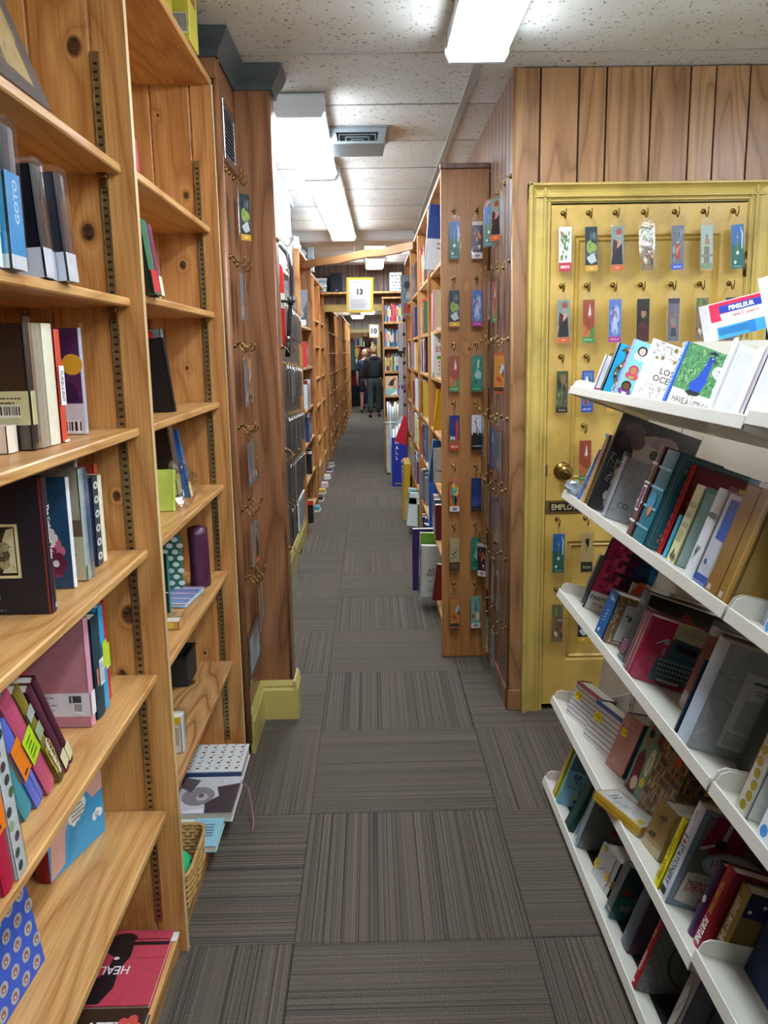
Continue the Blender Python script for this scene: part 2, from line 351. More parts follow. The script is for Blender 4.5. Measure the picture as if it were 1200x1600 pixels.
def clear(name, alpha=.3, tint='f4f6f8', rough=.12):
    m, nt, b = newmat(name); L = nt.links.new
    b.inputs['Base Color'].default_value = (*lin(tint), 1); b.inputs['Roughness'].default_value = rough; b.inputs['Specular IOR Level'].default_value = .9
    b.inputs['Alpha'].default_value = alpha
    return m
clear_m = gloss_film('clear_plastic_sleeve', .03, .5)
wrap_m = gloss_film('crinkled_clear_wrap', .04, .55, .08)
def emis(name, col, s):
    m, nt, b = newmat(name); b.inputs['Base Color'].default_value = (*lin(col), 1)
    b.inputs['Emission Color'].default_value = (*lin(col), 1); b.inputs['Emission Strength'].default_value = s; return m
lamp_m = emis('fluorescent_lens', 'e6f2ff', LAMP)
marble_m = plain('marble_paper', 'aeb4ba', .35, 0, .16, 14)
wicker_m = plain('wicker', 'b58b4f', .6, 0, .25, 120, .5)
gold_m = plain('gilt_page_edge', 'a27a2e', .3, .75, .25, 90)
# ================================================================ SETTING
def part(p, name, mb, mats, **kw):
    """a part built in world coordinates under thing p"""
    o = put(name, mb, mats, **kw); o.parent = p
    o.matrix_basis = Matrix() if p.get('_w') else p.matrix_basis.inverted(); o['_w'] = 1
    return o
def subpart(p, name, mb, mats, **kw):
    return part(p, name, mb, mats, **kw)
# floor: slab plus individual carpet tiles (0.61 m, quarter-turned)
fl = put('floor', MB().box((-1.2, -2.5, -.1), (2.8, 27, -.006), '3a3835'), prm, kind='structure'); fl['_w'] = 1
tile_mb = MB().box((-.3045, -.3045, -.006), (.3045, .3045, 0), ch=.0015)
tile_me = tile_mb.mesh('carpet_tile', carpet_m)
X0, Y0 = -.223, 1.89
ntile = 0
for j in range(-4, 42):
    for i in range(-2, 4):
        x = X0+.305+.61*i; y = Y0+.305+.61*j
        if y > 9 and not -.7 < x < 1.0: continue
        if x > .9 and y > 3.3: continue
        if x < -.85 and y > 2.9: continue
        if y < -.9: continue
        o = bpy.data.objects.new('carpet_tile', tile_me); C.objects.link(o); o.parent = fl
        turn = (i+j) % 2 == 1
        o.matrix_basis = T(x, y, 0) @ R_(90 if turn else 0, 'Z') @ R_(random.choice((0, 180)), 'Z'); ntile += 1
# ceiling: tiles and grid
ce = put('ceiling', MB().box((-1.2, -2.5, CEIL+.02), (2.8, 8, CEIL+.1)), white_m, kind='structure'); ce['_w'] = 1
ct = MB().box((-.606, -.301, 0), (.606, .301, .018), ch=.002).mesh('ceiling_tile', ceil_m)
for j in range(-10, 8):
    for i in range(-1, 2):
        o = bpy.data.objects.new('ceiling_tile', ct); C.objects.link(o); o.parent = ce
        sag = random.uniform(-.15, .15)
        o.matrix_basis = T(.405-.61+1.22*i, 3.115-.305+.61*j, CEIL+random.uniform(0, .002)) @ R_(sag, 'X')
for x in (-.815, .405, 1.625):
    part(ce, 'main_tee', MB().box((x-.014, -2.5, CEIL-.004), (x+.014, 7.6, CEIL+.018)), grid_m)
for j in range(-10, 9):
    y = 3.115+.61*j
    part(ce, 'cross_tee', MB().box((-1.2, y-.004, CEIL-.001), (2.8, y+.004, CEIL+.018)), grid_m)
# far rooms' ceilings
c2 = put('trim_1', MB().box((-1.2, 7.55, 2.42), (2.8, 7.95, 2.62), ch=.015), white_m, kind='structure')
ce2 = put('ceiling', MB().box((-1.2, 7.95, 2.60), (2.8, 11.3, 2.66)), white_m, kind='structure'); ce2['_w'] = 1
for k in range(8):
    y = 7.97+k*.41
    part(ce2, 'ceiling_plank', MB().box((-1.2, y, 2.585), (2.6, y+.395, 2.601), ch=.004), white_m)
ce3 = put('ceiling', MB().box((-1.2, 11.4, 2.38), (2.8, 27, 2.44)), plain('far_ceiling', 'b5b3ac', .8, 0, .06, 6), kind='structure')
# right side panelled wall (faces the aisle)
WR = put('wall_right', MB().box((.56, 3.285, 0), (.64, 11.3, CEIL)), groove_m, kind='structure'); WR['_w'] = 1
ys = [3.285, 3.38, 3.47, 3.56, 3.64, 3.75, 3.84, 3.95, 4.05, 4.13, 4.25, 4.36, 4.45, 4.58, 4.68, 4.8, 11.3]
for a, b in zip(ys, ys[1:]):
    part(WR, 'plank', MB().box((.545, a+.005, 0), (.561, b-.005, CEIL), ch=.001), walnut)
part(WR, 'skirting', MB().box((.537, 3.29, 0), (.546, 8, .085), ch=.002), walnut)
# door wall
WD = put('wall_front', MB().box((.56, 3.285, 2.02), (2.75, 3.4, CEIL)).box((.56, 3.285, 0), (.60, 3.4, 2.02)).box((1.51, 3.285, 0), (2.75, 3.4, 2.02)), groove_m, kind='structure'); WD['_w'] = 1
xs = [.545, .639, .78, .881, 1.045, 1.188, 1.281, 1.406, 1.54, 1.64, 1.78, 1.93, 2.05, 2.2, 2.36, 2.5, 2.7]
for k, (a, b) in enumerate(zip(xs, xs[1:])):
    z0 = 0 if (b < .66 or a > 1.5) else 2.03
    part(WD, 'plank', MB().box((a+.0035, 3.27, z0), (b-.0035, 3.288, CEIL-.004), ch=.001), oak_panel)
part(WD, 'plinth_block', MB().box((.543, 3.262, 0), (.602, 3.272, .088), ch=.002), oak_panel)
part(WD, 'corner_bead', MB().tube([(.545, 3.272, .0), (.545, 3.272, CEIL)], .006, 8), oak_panel)
# casing (yellow)
prof = [(0, 0), (0, .030), (.004, .036), (.012, .036), (.020, .026), (.030, .018), (.044, .014), (.056, .018), (.060, .024), (.066, .024), (.068, .012), (.074, .010), (.078, .016), (.084, .016), (.09, .006), (.09, 0)]
TR = put('trim_2', MB(), trim_yel, kind='structure')
mb = MB()
xo = .597
mb.prism([(xo+a*.98, 3.27-b) for a, b in prof], 'z', 0, 2.078)
mb.prism([(1.511-a*.98, 3.27-b) for a, b in prof][::-1], 'z', 0, 2.078)
mb.prism([(3.27-b, 2.078-a*.75) for a, b in prof], 'x', .597, 1.511)
me = mb.mesh('trim_2', trim_yel); TR.data = me
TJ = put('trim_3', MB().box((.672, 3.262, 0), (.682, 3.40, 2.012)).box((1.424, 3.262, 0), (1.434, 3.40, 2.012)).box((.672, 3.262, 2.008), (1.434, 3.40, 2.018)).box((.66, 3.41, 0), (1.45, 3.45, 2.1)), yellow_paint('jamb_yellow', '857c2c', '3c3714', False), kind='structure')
# door
DO = thing('door_1', None, None, T(1.05, 3.27, 0), kind='structure')
DY = 3.262
dm = MB()
def ring(mb, x0, z0, x1, z1, X0_, Z0_, X1_, Z1_, ya, yb):
    # frame between outer rect at ya and inner rect at yb
    o_ = [(X0_, ya, Z0_), (X1_, ya, Z0_), (X1_, ya, Z1_), (X0_, ya, Z1_)]; i_ = [(x0, yb, z0), (x1, yb, z0), (x1, yb, z1), (x0, yb, z1)]
    mb.add(o_+i_, [(k, (k+1) % 4, 4+(k+1) % 4, 4+k) for k in range(4)])
dx0, dx1, dz0, dz1 = .686, 1.421, .025, 2.002
cols = [dx0, .775, 1.326, dx1]; rows_ = [dz0, .215, .717, .96, 1.893, dz1]
for i in range(3):
    for j in range(5):
        if i == 1 and j in (1, 3): continue
        dm.add([(cols[i], DY, rows_[j]), (cols[i+1], DY, rows_[j]), (cols[i+1], DY, rows_[j+1]), (cols[i], DY, rows_[j+1])], [(0, 1, 2, 3)])
for (z0, z1) in ((.215, .717), (.96, 1.893)):
    x0, x1 = .775, 1.326
    ring(dm, x0+.008, z0+.008, x1-.008, z1-.008, x0, z0, x1, z1, DY, DY+.010)
    ring(dm, x0+.016, z0+.016, x1-.016, z1-.016, x0+.008, z0+.008, x1-.008, z1-.008, DY+.010, DY+.004)
    ring(dm, x0+.024, z0+.024, x1-.024, z1-.024, x0+.016, z0+.016, x1-.016, z1-.016, DY+.004, DY+.012)
    dm.add([(x0+.024, DY+.012, z0+.024), (x1-.024, DY+.012, z0+.024), (x1-.024, DY+.012, z1-.024), (x0+.024, DY+.012, z1-.024)], [(0, 1, 2, 3)])
dm.box((dx0, DY+.014, dz0), (dx1, DY+.04, dz1))
dm.add([(dx0, DY, dz0), (dx0, DY+.014, dz0), (dx0, DY+.014, dz1), (dx0, DY, dz1)], [(3, 2, 1, 0)]); dm.add([(dx0, DY, dz0), (dx1, DY, dz0), (dx1, DY+.02, dz0), (dx0, DY+.02, dz0)], [(3, 2, 1, 0)])
part(DO, 'door_slab', dm, door_yel)
Mk = T(.749, DY, 1.004) @ R_(90, 'X')
part(DO, 'door_knob', MB().lathe([(0, 0), (.034, 0), (.035, .004), (.028, .009), (.013, .012), (.012, .03), (.02, .036), (.029, .045), (.030, .055), (.024, .064), (.012, .067), (0, .067)], Mk, 28).lathe([(0, .0675), (.006, .0675), (.006, .069), (0, .069)], Mk, 12), brass, label='round brass door knob with a keyhole')
part(DO, 'latch_plate', MB().box((.672, DY-.004, .985), (.69, DY+.02, 1.03), ch=.001), chrome)
for z in (1.78, .32):
    part(DO, 'hinge', MB().tube([(1.4235, DY-.006, z-.045), (1.4235, DY-.006, z+.045)], .0045, 10).box((1.417, DY-.002, z-.042), (1.430, DY+.002, z+.042)).box((1.4185, DY-.012, z-.016), (1.4285, DY-.001, z-.014)).box((1.4185, DY-.012, z+.014), (1.4285, DY-.001, z+.016)), brass)
sg = part(DO, 'door_sign', MB().box((.684, DY-.004, .832), (.955, DY-.001, .886), ch=.001), plain('sign_bronze', '8a7142', .35, .7))
sm = MB(); decal(sm, (.684, DY-.004, .832), (1, 0, 0), (0, 0, 1), .271, .054, [('r', .06, .17, .94, .83, '101010'), ('t', .5, .5, .46, 'EMPLOYEES ONLY', 'cdb98a', 0, .82, .03)])
subpart(sg, 'lettering', sm, pr)
mat_dark = thing  # noqa
tm = put('door_mat', MB().box((.70, 3.275, -.002), (1.42, 3.42, .008), ch=.002), rubber, label='black rubber threshold strip under the yellow door', cat='mat')
# left walls
WL = put('wall_left', MB().box((-1.1, 2.895, 0), (-.49, 3.37, CEIL)), groove_m, kind='structure'); WL['_w'] = 1
put('wall_left', MB().box((-1.1, -2.5, 0), (-.83, 2.894, CEIL)), groove_m, kind='structure')
put('wall_left', MB().box((-1.1, 3.371, 0), (-.576, 6.70, CEIL)), groove_m, kind='structure')
put('wall_left', MB().box((-1.1, 6.701, 0), (-.84, 11.3, 2.6)), plain('far_left_wall', '8f8b82', .6), kind='structure')
part(WL, 'cherry_board', MB().box((-.49, 2.91, .15), (-.475, 3.245, CEIL), ch=.002), cherry)
part(WL, 'cherry_board', MB().box((-.84, 2.889, 2.345), (-.475, 2.897, CEIL), ch=.001), cherry)
part(WL, 'pilaster_face', MB().box((-.475, 3.24, .15), (-.352, 3.26, CEIL), ch=.002), cherry)
part(WL, 'pilaster_side', MB().box((-.365, 3.262, .15), (-.345, 3.37, CEIL)), cherry)
part(WL, 'corner_round', MB().tube([(-.353, 3.25, .15), (-.353, 3.25, CEIL)], .010, 12), cherry)
part(WL, 'inner_round', MB().tube([(-.483, 2.915, .05), (-.483, 2.915, CEIL)], .016, 12), cherry)
part(WL, 'pilaster_core', MB().box((-.575, 3.262, 0), (-.366, 3.36, CEIL)), walnut)
BB = put('baseboard_left', MB(), base_yel, kind='structure'); BB['_w'] = 1
mb = MB()
bprof = [(0, 0), (.016, 0), (.016, .125), (.010, .135), (.012, .145), (.004, .165), (0, .165)]
mb.prism([(-.475+a, b) for a, b in bprof], 'y', 2.93, 3.225)
mb.prism([(3.24-a, b) for a, b in bprof][::-1], 'x', -.475, -.337)
mb.prism([(-.337+a, b) for a, b in bprof], 'y', 3.224, 3.372)
mb.prism([(-.56+a, b+.0) for a, b in bprof], 'y', 3.372, 6.68)
BB.data = mb.mesh('baseboard_left', base_yel)
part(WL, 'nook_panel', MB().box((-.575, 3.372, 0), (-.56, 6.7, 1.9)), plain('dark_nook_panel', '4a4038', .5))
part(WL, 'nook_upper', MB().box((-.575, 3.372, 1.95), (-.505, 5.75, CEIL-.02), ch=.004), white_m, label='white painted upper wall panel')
gm = MB().box((-.506, 5.25, 1.98), (-.498, 5.6, 2.32), ch=.002)
for k in range(11): gm.box((-.4985, 5.275, 2.0+k*.028), (-.4965, 5.575, 2.012+k*.028), m=1)
put('wall_vent', gm, [white_m, black_m], label='white louvred vent high on the white wall panel above the hanging bookmarks', cat='vent')
cm = MB()
def crown(path):
    pts = [Vector(p) for p in path]
    pr_ = [(0, -.075), (.006, -.078), (.012, -.06), (.032, -.035), (.045, -.012), (.048, 0), (0, 0)]
    for a, b in zip(pts, pts[1:]):
        d = (b-a).normalized(); n = Vector((d.y, -d.x, 0))
        v = []
        for q, e in ((a, -1), (b, 1)):
            for o_, z in pr_: v.append(q+n*o_+d*(e*o_*.98)+Vector((0, 0, CEIL+z)))
        k = len(pr_)
        cm.add(v, [(i, (i+1) % k, k+(i+1) % k, k+i) for i in range(k)]+[tuple(range(k-1, -1, -1)), tuple(range(k, 2*k))])
crown([(-.475, 2.75, 0), (-.475, 3.24, 0), (-.335, 3.24, 0), (-.335, 3.62, 0)]) if False else None
for seg in (((-.475, 2.6), (-.475, 3.19)), ((-.43, 3.24), (-.38, 3.24)), ((-.335, 3.29), (-.335, 3.6))):
    pass
# crown pieces with simple mitres
def cseg(a, b, n, ea, eb):
    pr_ = [(0, -.078), (.008, -.078), (.014, -.058), (.034, -.034), (.046, -.012), (.048, -.002), (0, -.002)]
    a = Vector((*a, 0)); b = Vector((*b, 0)); n = Vector((*n, 0)); d = (b-a).normalized(); v = []
    for q, e in ((a, ea), (b, eb)):
        for o_, z in pr_: v.append(q+n*o_+d*(e*o_)+Vector((0, 0, CEIL+z)))
    k = len(pr_)
    cm.add(v, [(i, k+i, k+(i+1) % k, (i+1) % k) for i in range(k)]+[tuple(range(k)), tuple(range(2*k-1, k-1, -1))])
cseg((-.84, 2.888), (-.475, 2.888), (0, -1), 0, 1)
cseg((-.475, 2.888), (-.475, 3.24), (1, 0), -1, -1)
cseg((-.475, 3.24), (-.342, 3.24), (0, -1), 1, 1)
cseg((-.342, 3.24), (-.342, 3.37), (1, 0), -1, 0)
put('trim_4', cm, crown_m, kind='structure')
put('trim_5', MB().box((-.56, 3.62, CEIL-.05), (-.49, 5.9, CEIL-.001), ch=.01), plain('grey_cornice', '8d8f8c', .5), kind='structure')
# behind the camera and right of the frame: plain shell
put('wall_right', MB().box((2.7, -2.5, 0), (2.8, 3.3, CEIL)), white_m, kind='structure')
put('wall_back', MB().box((-1.1, -2.6, 0), (2.8, -2.5, CEIL)), white_m, kind='structure')
# far cross wall with opening (Y 11.3)
def cross_wall(y, xl, xr, zt, zc, pw, nm, trimm, mat):
    W = put('wall_back', MB().box((-1.2, y+.012, zt), (2.7, y+.1, zc)).box((-1.2, y+.012, 0), (xl, y+.1, zt)).box((xr, y+.012, 0), (2.7, y+.1, zt)), groove_m, kind='structure'); W['_w'] = 1
    x = -1.2
    while x < 1.2:
        part(W, 'plank', MB().box((x+.004, y, zt), (x+pw-.004, y+.014, zc), ch=.001), mat); x += pw
    put(nm, MB().box((xl-.08, y-.03, zt-.02), (xr+.08, y, zt+.075), ch=.008).box((xl-.09, y-.025, 0), (xl, y+.01, zt)).box((xr, y-.025, 0), (xr+.09, y+.01, zt), ch=.006), trimm, kind='structure')
cross_wall(11.3, -.62, .42, 2.02, 2.6, .155, 'trim_6', trim_yel, greyplank)
cross_wall(22.0, -.54, .18, 1.98, 2.46, .2, 'trim_7', base_yel, plain('grey_white_plank', '98958c', .5))
put('wall_left', MB().box((-1.1, 11.4, 0), (-.85, 27, 2.5)), greyplank, kind='structure')
put('wall_right', MB().box((.50, 11.4, 0), (.64, 27, 2.5)), greyplank, kind='structure')
put('wall_back', MB().box((-1.2, 26.6, 0), (2.7, 26.7, 2.5)), plain('far_wall_dark', '3b332d', .6), kind='structure')

# ================================================================ LAMPS
def lamp(x, y0, y1, zt, label, w_=.2, h=.09, skew=0, cap=.02):
    L_ = y1-y0
    t = thing('ceiling_light', label, 'light', T(x, (y0+y1)/2, zt) @ R_(skew, 'Z'), 'fluorescent ceiling lights')
    hw = w_/2
    hm = MB().prism([(-hw*.96, 0), (-hw*.98, -h*.61), (hw*.98, -h*.61), (hw*.96, 0)], 'y', -L_/2+cap, L_/2-cap)
    put('housing', hm, white_cap, t)
    e = [(-hw, -.012), (-hw, -h*.7), (-hw*.85, -h), (hw*.85, -h), (hw, -h*.7), (hw, -.012)]
    for s_ in (-1, 1):
        y_ = s_*(L_/2)
        put('end_cap', MB().prism([(a*1.03, b*1.02) for a, b in e], 'y', min(y_, y_-s_*cap), max(y_, y_-s_*cap)), white_cap, t)
    lens = MB().prism([(a*.98, b*.98-.001) for a, b in [(-hw*.98, -h*.62), (-hw*.98, -h*.7), (-hw*.85, -h), (hw*.85, -h), (hw*.98, -h*.7), (hw*.98, -h*.62)]], 'y', -L_/2+cap, L_/2-cap)
    put('lens', lens, lamp_m, t, label='glowing white acrylic lens')
    return t
lamp(.363, 1.70, 2.94, CEIL, 'bright fluorescent ceiling light at the top, nearest above the aisle')
lamp(-.262, 3.53, 4.76, CEIL, 'long fluorescent ceiling light beside the dark cornice, in front of the air vent')
lamp(-.225, 4.79, 7.3, CEIL, 'fluorescent ceiling light continuing the row behind the air vent', skew=-1)
lamp(.07, 8.25, 9.3, 2.585, 'far fluorescent ceiling light above the slanted timber plank', .22)
lamp(.39, 7.98, 9.2, 2.585, 'far fluorescent ceiling light at the right above the plank end', .22)
lamp(.075, 9.7, 10.9, 2.585, 'far fluorescent ceiling light below the plank, behind the number 13 sign', .22)
lamp(-.05, 13.5, 14.8, 2.38, 'fluorescent ceiling light in the second room, hidden above the header', .22)
lamp(-.29, 19.4, 21.2, 2.38, 'small far fluorescent light seen below the number 13 sign, at the left', .3)
lamp(-.04, 17.2, 19.0, 2.38, 'small far fluorescent light just under the right edge of the number 13 sign', .3)
lamp(-.1, 23.5, 24.8, 2.38, 'fluorescent light in the last room beyond the second doorway', .25)
lamp(.363, -.7, .5, CEIL, 'added fluorescent fill light, unseen, above where the viewer stands')  # unseen fixture, added as fill from behind the camera
lamp(1.0, .15, 1.35, CEIL, 'added out-of-view fluorescent fill light above the near end of the cream rack')  # added out of frame to brighten the rack fronts and door
lamp(1.85, 1.2, 2.4, CEIL, 'fluorescent ceiling light over the right-hand part of the room')
lamp(1.6, -1.8, -.6, CEIL, 'unseen fluorescent fill light added at the back right of the room')  # extra fill fixture put in behind the camera, never in view
v = thing('ceiling_vent', 'grey metal air vent dropped below the ceiling beside the row of lights', 'vent', T(-.04, 4.2, CEIL))
def frus(mb, hx, hy, z0, k, z1):
    mb.add([(-hx, -hy, z0), (hx, -hy, z0), (hx, hy, z0), (-hx, hy, z0), (-hx*k, -hy*k, z1), (hx*k, -hy*k, z1), (hx*k, hy*k, z1), (-hx*k, hy*k, z1)], [(0, 1, 5, 4), (1, 2, 6, 5), (2, 3, 7, 6), (3, 0, 4, 7)])
put('frame', MB().box((-.145, -.16, -.008), (.145, .16, -.001), ch=.002), vent_m, v)
vm = MB()
o4 = [(-.135, -.15), (.135, -.15), (.135, .15), (-.135, .15)]; i4 = [(x*.88, y*.88) for x, y in o4]; za, zb = -.008, -.068
for k in (1, 2, 3):
    a, b = o4[k], o4[(k+1) % 4]; c, d = i4[k], i4[(k+1) % 4]
    vm.add([(*a, za), (*b, za), (*d, zb), (*c, zb)], [(0, 1, 2, 3)])
def fq(s_, t_):      # a point of the sloping front plate
    k = 1-.12*t_; return (-.135*k+.27*k*s_, -.15*k, za+(zb-za)*t_)
for s0, t0, s1, t1 in ((0, 0, 1, .28), (0, .86, 1, 1), (0, .28, .13, .86), (.87, .28, 1, .86)):
    vm.add([fq(s0, t0), fq(s1, t0), fq(s1, t1), fq(s0, t1)], [(3, 2, 1, 0)])
put('hood', vm, vent_m, v)
put('core', MB().box((-.10, -.10, -.060), (.10, .12, -.012)), black_m, v)
for k, (hw_, zt_) in enumerate(((.085, -.028), (.055, -.036), (.028, -.044))):
    yy = -.128+.012*k
    put('louvre', MB().box((-hw_, yy, zt_-.003), (hw_, yy+.02, zt_)).box((-hw_, yy, -.06), (-hw_+.004, yy+.02, zt_-.003)).box((hw_-.004, yy, -.06), (hw_, yy+.02, zt_-.003)), vent_m, v)
put('under_plate', MB().box((-.118, -.131, -.070), (.118, .131, -.067)), vent_m, v)
# ================================================================ BOOKCASES
def standard(p, x, y, z0, z1):
    """slotted metal shelf standard on a side panel facing -Y"""
    mb = MB().box((x-.007, y-.003, z0), (x+.007, y, z1), m=0).box((x-.009, y-.0045, z0), (x-.0065, y, z1), m=0).box((x+.0065, y-.0045, z0), (x+.009, y, z1), m=0)
    z = z0+.012
    while z < z1-.01:
        mb.box((x-.0042, y-.0036, z), (x+.0042, y-.0029, z+.0055), m=1); z += .0157
    part(p, 'shelf_standard', mb, [steel, steel_dark])
def clip(p, x, y, z):
    part(p, 'shelf_clip', MB().box((x-.010, y-.018, z-.010), (x+.010, y, z-.001), ch=.001).box((x-.006, y-.008, z-.028), (x+.006, y, z-.008)), brass)
Z1 = [1.872, 1.600, 1.320, 1.043, .742, .393]
Z2 = [1.886, 1.615, 1.318, 1.036, .727, .393]
pine_lip = wood('pine_pale_edge', 'e8c892', 'c59a60', 'z', 1, 5, .5, contrast=.5)
def pine_case(label, y0, y1, zs, ztop, side_mat, stds, knotshelf=None):
    b = thing('bookcase', label, 'bookcase', T(-.64, (y0+y1)/2, 0), 'pine bookcases'); b.pop('group', None) if False else None
    xf, xb = -.49, -.80
    # far side panel from three boards
    for a, c in ((-.80, -.689), (-.684, -.563), (-.558, -.49)):
        part(b, 'side_board', MB().box((a, y1, 0), (c, y1+.018, ztop), ch=.002), side_mat)
    part(b, 'side_core', MB().box((-.795, y1+.004, 0), (-.50, y1+.015, ztop-.01)), pine_edge)
    x = y0
    yb = y0+.02
    while yb < y1-.01:
        ye = min(yb+.122, y1)
        part(b, 'back_board', MB().box((xb-.012, yb+.002, 0), (xb, ye-.002, ztop), ch=.002), pine_z); yb = ye
    for z in zs:
        knot = knotshelf == z
        sh_o = part(b, 'shelf', MB().box((xb, y0+.022, z-.019), (-.515, y1-.002, z), ch=.003), pine_shelf_knot if knot else pine_y)
        for sx in stds: clip(sh_o, sx, y1, z-.019)
    part(b, 'bottom_shelf', MB().box((xb, y0+.02, .035), (-.505, y1, .055), ch=.003), pine_y)
    part(b, 'kick_board', MB().box((-.525, y0+.02, 0), (-.508, y1, .036)), pine_edge)
    part(b, 'top_board', MB().box((xb, y0, ztop-.002), (xf, y1+.018, ztop+.018), ch=.003), pine_y)
    for sx in stds: standard(b, sx, y1, .09, 2.09)
    part(b, 'front_lipping', MB().box((-.4902, y1-.0005, .0), (-.4875, y1+.0185, ztop), ch=.001), pine_lip)
    return b
b1 = pine_case('light pine bookcase at the left edge, nearest the viewer, with knotty side panel', .86, 1.87, Z1, 2.325, pine_side1, (-.553, -.745))
part(b1, 'side_board', MB().box((-.80, .862, 0), (-.49, .88, 2.325)), pine_z)
b2 = pine_case('light pine bookcase between the near bookcase and the reddish cherry panelled wall', 1.888, 2.87, Z2, 2.320, pine_side2, (-.548, -.74), .393)

def aisle_case(label, side, xf, y0, y1, zs, ztop, depth=.2, stdstrip=False, th=.018):
    s = 1 if side == 'l' else -1      # front faces +X on the left, -X on the right
    b = thing('bookcase', label, 'bookcase', T(xf-s*depth/2, (y0+y1)/2, 0))
    def bx(xa, ya, za, xb_, yb_, zb, **k):
        return MB().box((min(xa, xb_), ya, za), (max(xa, xb_), yb_, zb), **k)
    for y in (y0, y1-th):
        part(b, 'upright', bx(xf, y, 0, xf-s*depth, y+th, ztop, ch=.002), aisle_wood)
    part(b, 'back_panel', bx(xf-s*depth, y0+th, 0, xf-s*(depth-.008), y1-th, ztop), aisle_wood)
    for z in zs: part(b, 'shelf', bx(xf-s*.012, y0+th, z-.02, xf-s*(depth-.01), y1-th, z, ch=.002), aisle_wood_y)
    part(b, 'top_board', bx(xf+s*.004, y0, ztop, xf-s*depth, y1, ztop+.02, ch=.003), aisle_wood_y)
    part(b, 'kick_board', bx(xf-s*.02, y0+th, 0, xf-s*.035, y1-th, zs[-1]-.02), aisle_wood_y)
    if stdstrip:
        x = xf-s*.05
        mb = MB().box((x-.006, y1-th-.003, .1), (x+.006, y1-th, ztop-.1))
        z = .12
        while z < ztop-.12: mb.box((x-.0035, y1-th-.0036, z), (x+.0035, y1-th-.0028, z+.008), m=1); z += .025
        part(b, 'shelf_standard', mb, [steel, steel_dark])
    return b
# left, beyond the nook
ZA = [1.70, 1.355, 1.00, .71, .40, .09]
aisle_case('tall bookcase with a few books, just past the wall of hanging bookmarks', 'l', -.535, 6.72, 8.08, ZA, 2.25, .24, True)
ZB = [1.84, 1.55, 1.20, .89, .50, .20]
nm = ['first', 'second', 'third']
for k in range(3):
    aisle_case(nm[k]+' nearly empty recessed bookcase on the left, before the first doorway', 'l', -.585, 8.09+k*1.06, 9.14+k*1.06, ZB, 2.26, .22)
ZC = [1.76, 1.47, 1.18, .90, .60, .30, .1]
od = ['first', 'second', 'third', 'fourth', 'fifth', 'sixth', 'seventh', 'eighth', 'ninth', 'tenth', 'eleventh', 'twelfth']
for k in range(4):
    aisle_case(od[k]+' bookcase on the left just beyond the first doorway', 'l', -.555, 11.62+k*.94, 12.55+k*.94, ZC, 2.08, .2)
for k in range(6):
    aisle_case(od[k]+' bookcase of the taller far row on the left in the second room', 'l', -.50, 15.5+k*1.03, 16.52+k*1.03, ZC, 2.12, .25)
# right aisle
ZR = [1.905, 1.585, 1.335, 1.04, .75, .43, .09]
nr = ['nearest', 'second', 'third', 'fourth']
for k in range(4):
    aisle_case(nr[k]+' bookcase on the right side of the aisle, behind the bookmark end panel', 'r', .338, 3.915+k*1.05, 4.95+k*1.05, ZR, 2.26, .195)
# end panel with bookmarks
ep = thing('end_panel', 'tall orange-brown wooden end panel carrying two columns of bookmarks', 'panel', T(.43, 3.9, 0))
part(ep, 'board', MB().box((.325, 3.893, .002), (.541, 3.912, 2.262), ch=.002), fir_panel)
part(ep, 'top_cap', MB().box((.321, 3.885, 2.262), (.543, 3.914, 2.285), ch=.003), walnut)
part(ep, 'edge_strip', MB().box((.541, 3.89, .02), (.5445, 3.905, 2.25)), rubber)
# end case facing the camera
ec = thing('bookcase', 'narrow bookcase facing down the aisle, packed with paperbacks, beside the doorway', 'bookcase', T(.3, 10.6, 0))
EZ = [1.84, 1.535, 1.24, .945, .67, .38, .1]
for x in (.158, .43): part(ec, 'upright', MB().box((x, 10.5, 0), (x+.018, 10.75, 2.11), ch=.002), aisle_wood)
for z in EZ: part(ec, 'shelf', MB().box((.176, 10.503, z-.03), (.43, 10.74, z), ch=.002), aisle_wood_y)
part(ec, 'top_board', MB().box((.155, 10.49, 2.11), (.45, 10.75, 2.13), ch=.002), aisle_wood_y)
part(ec, 'back_panel', MB().box((.176, 10.735, 0), (.43, 10.75, 2.11)), aisle_wood)

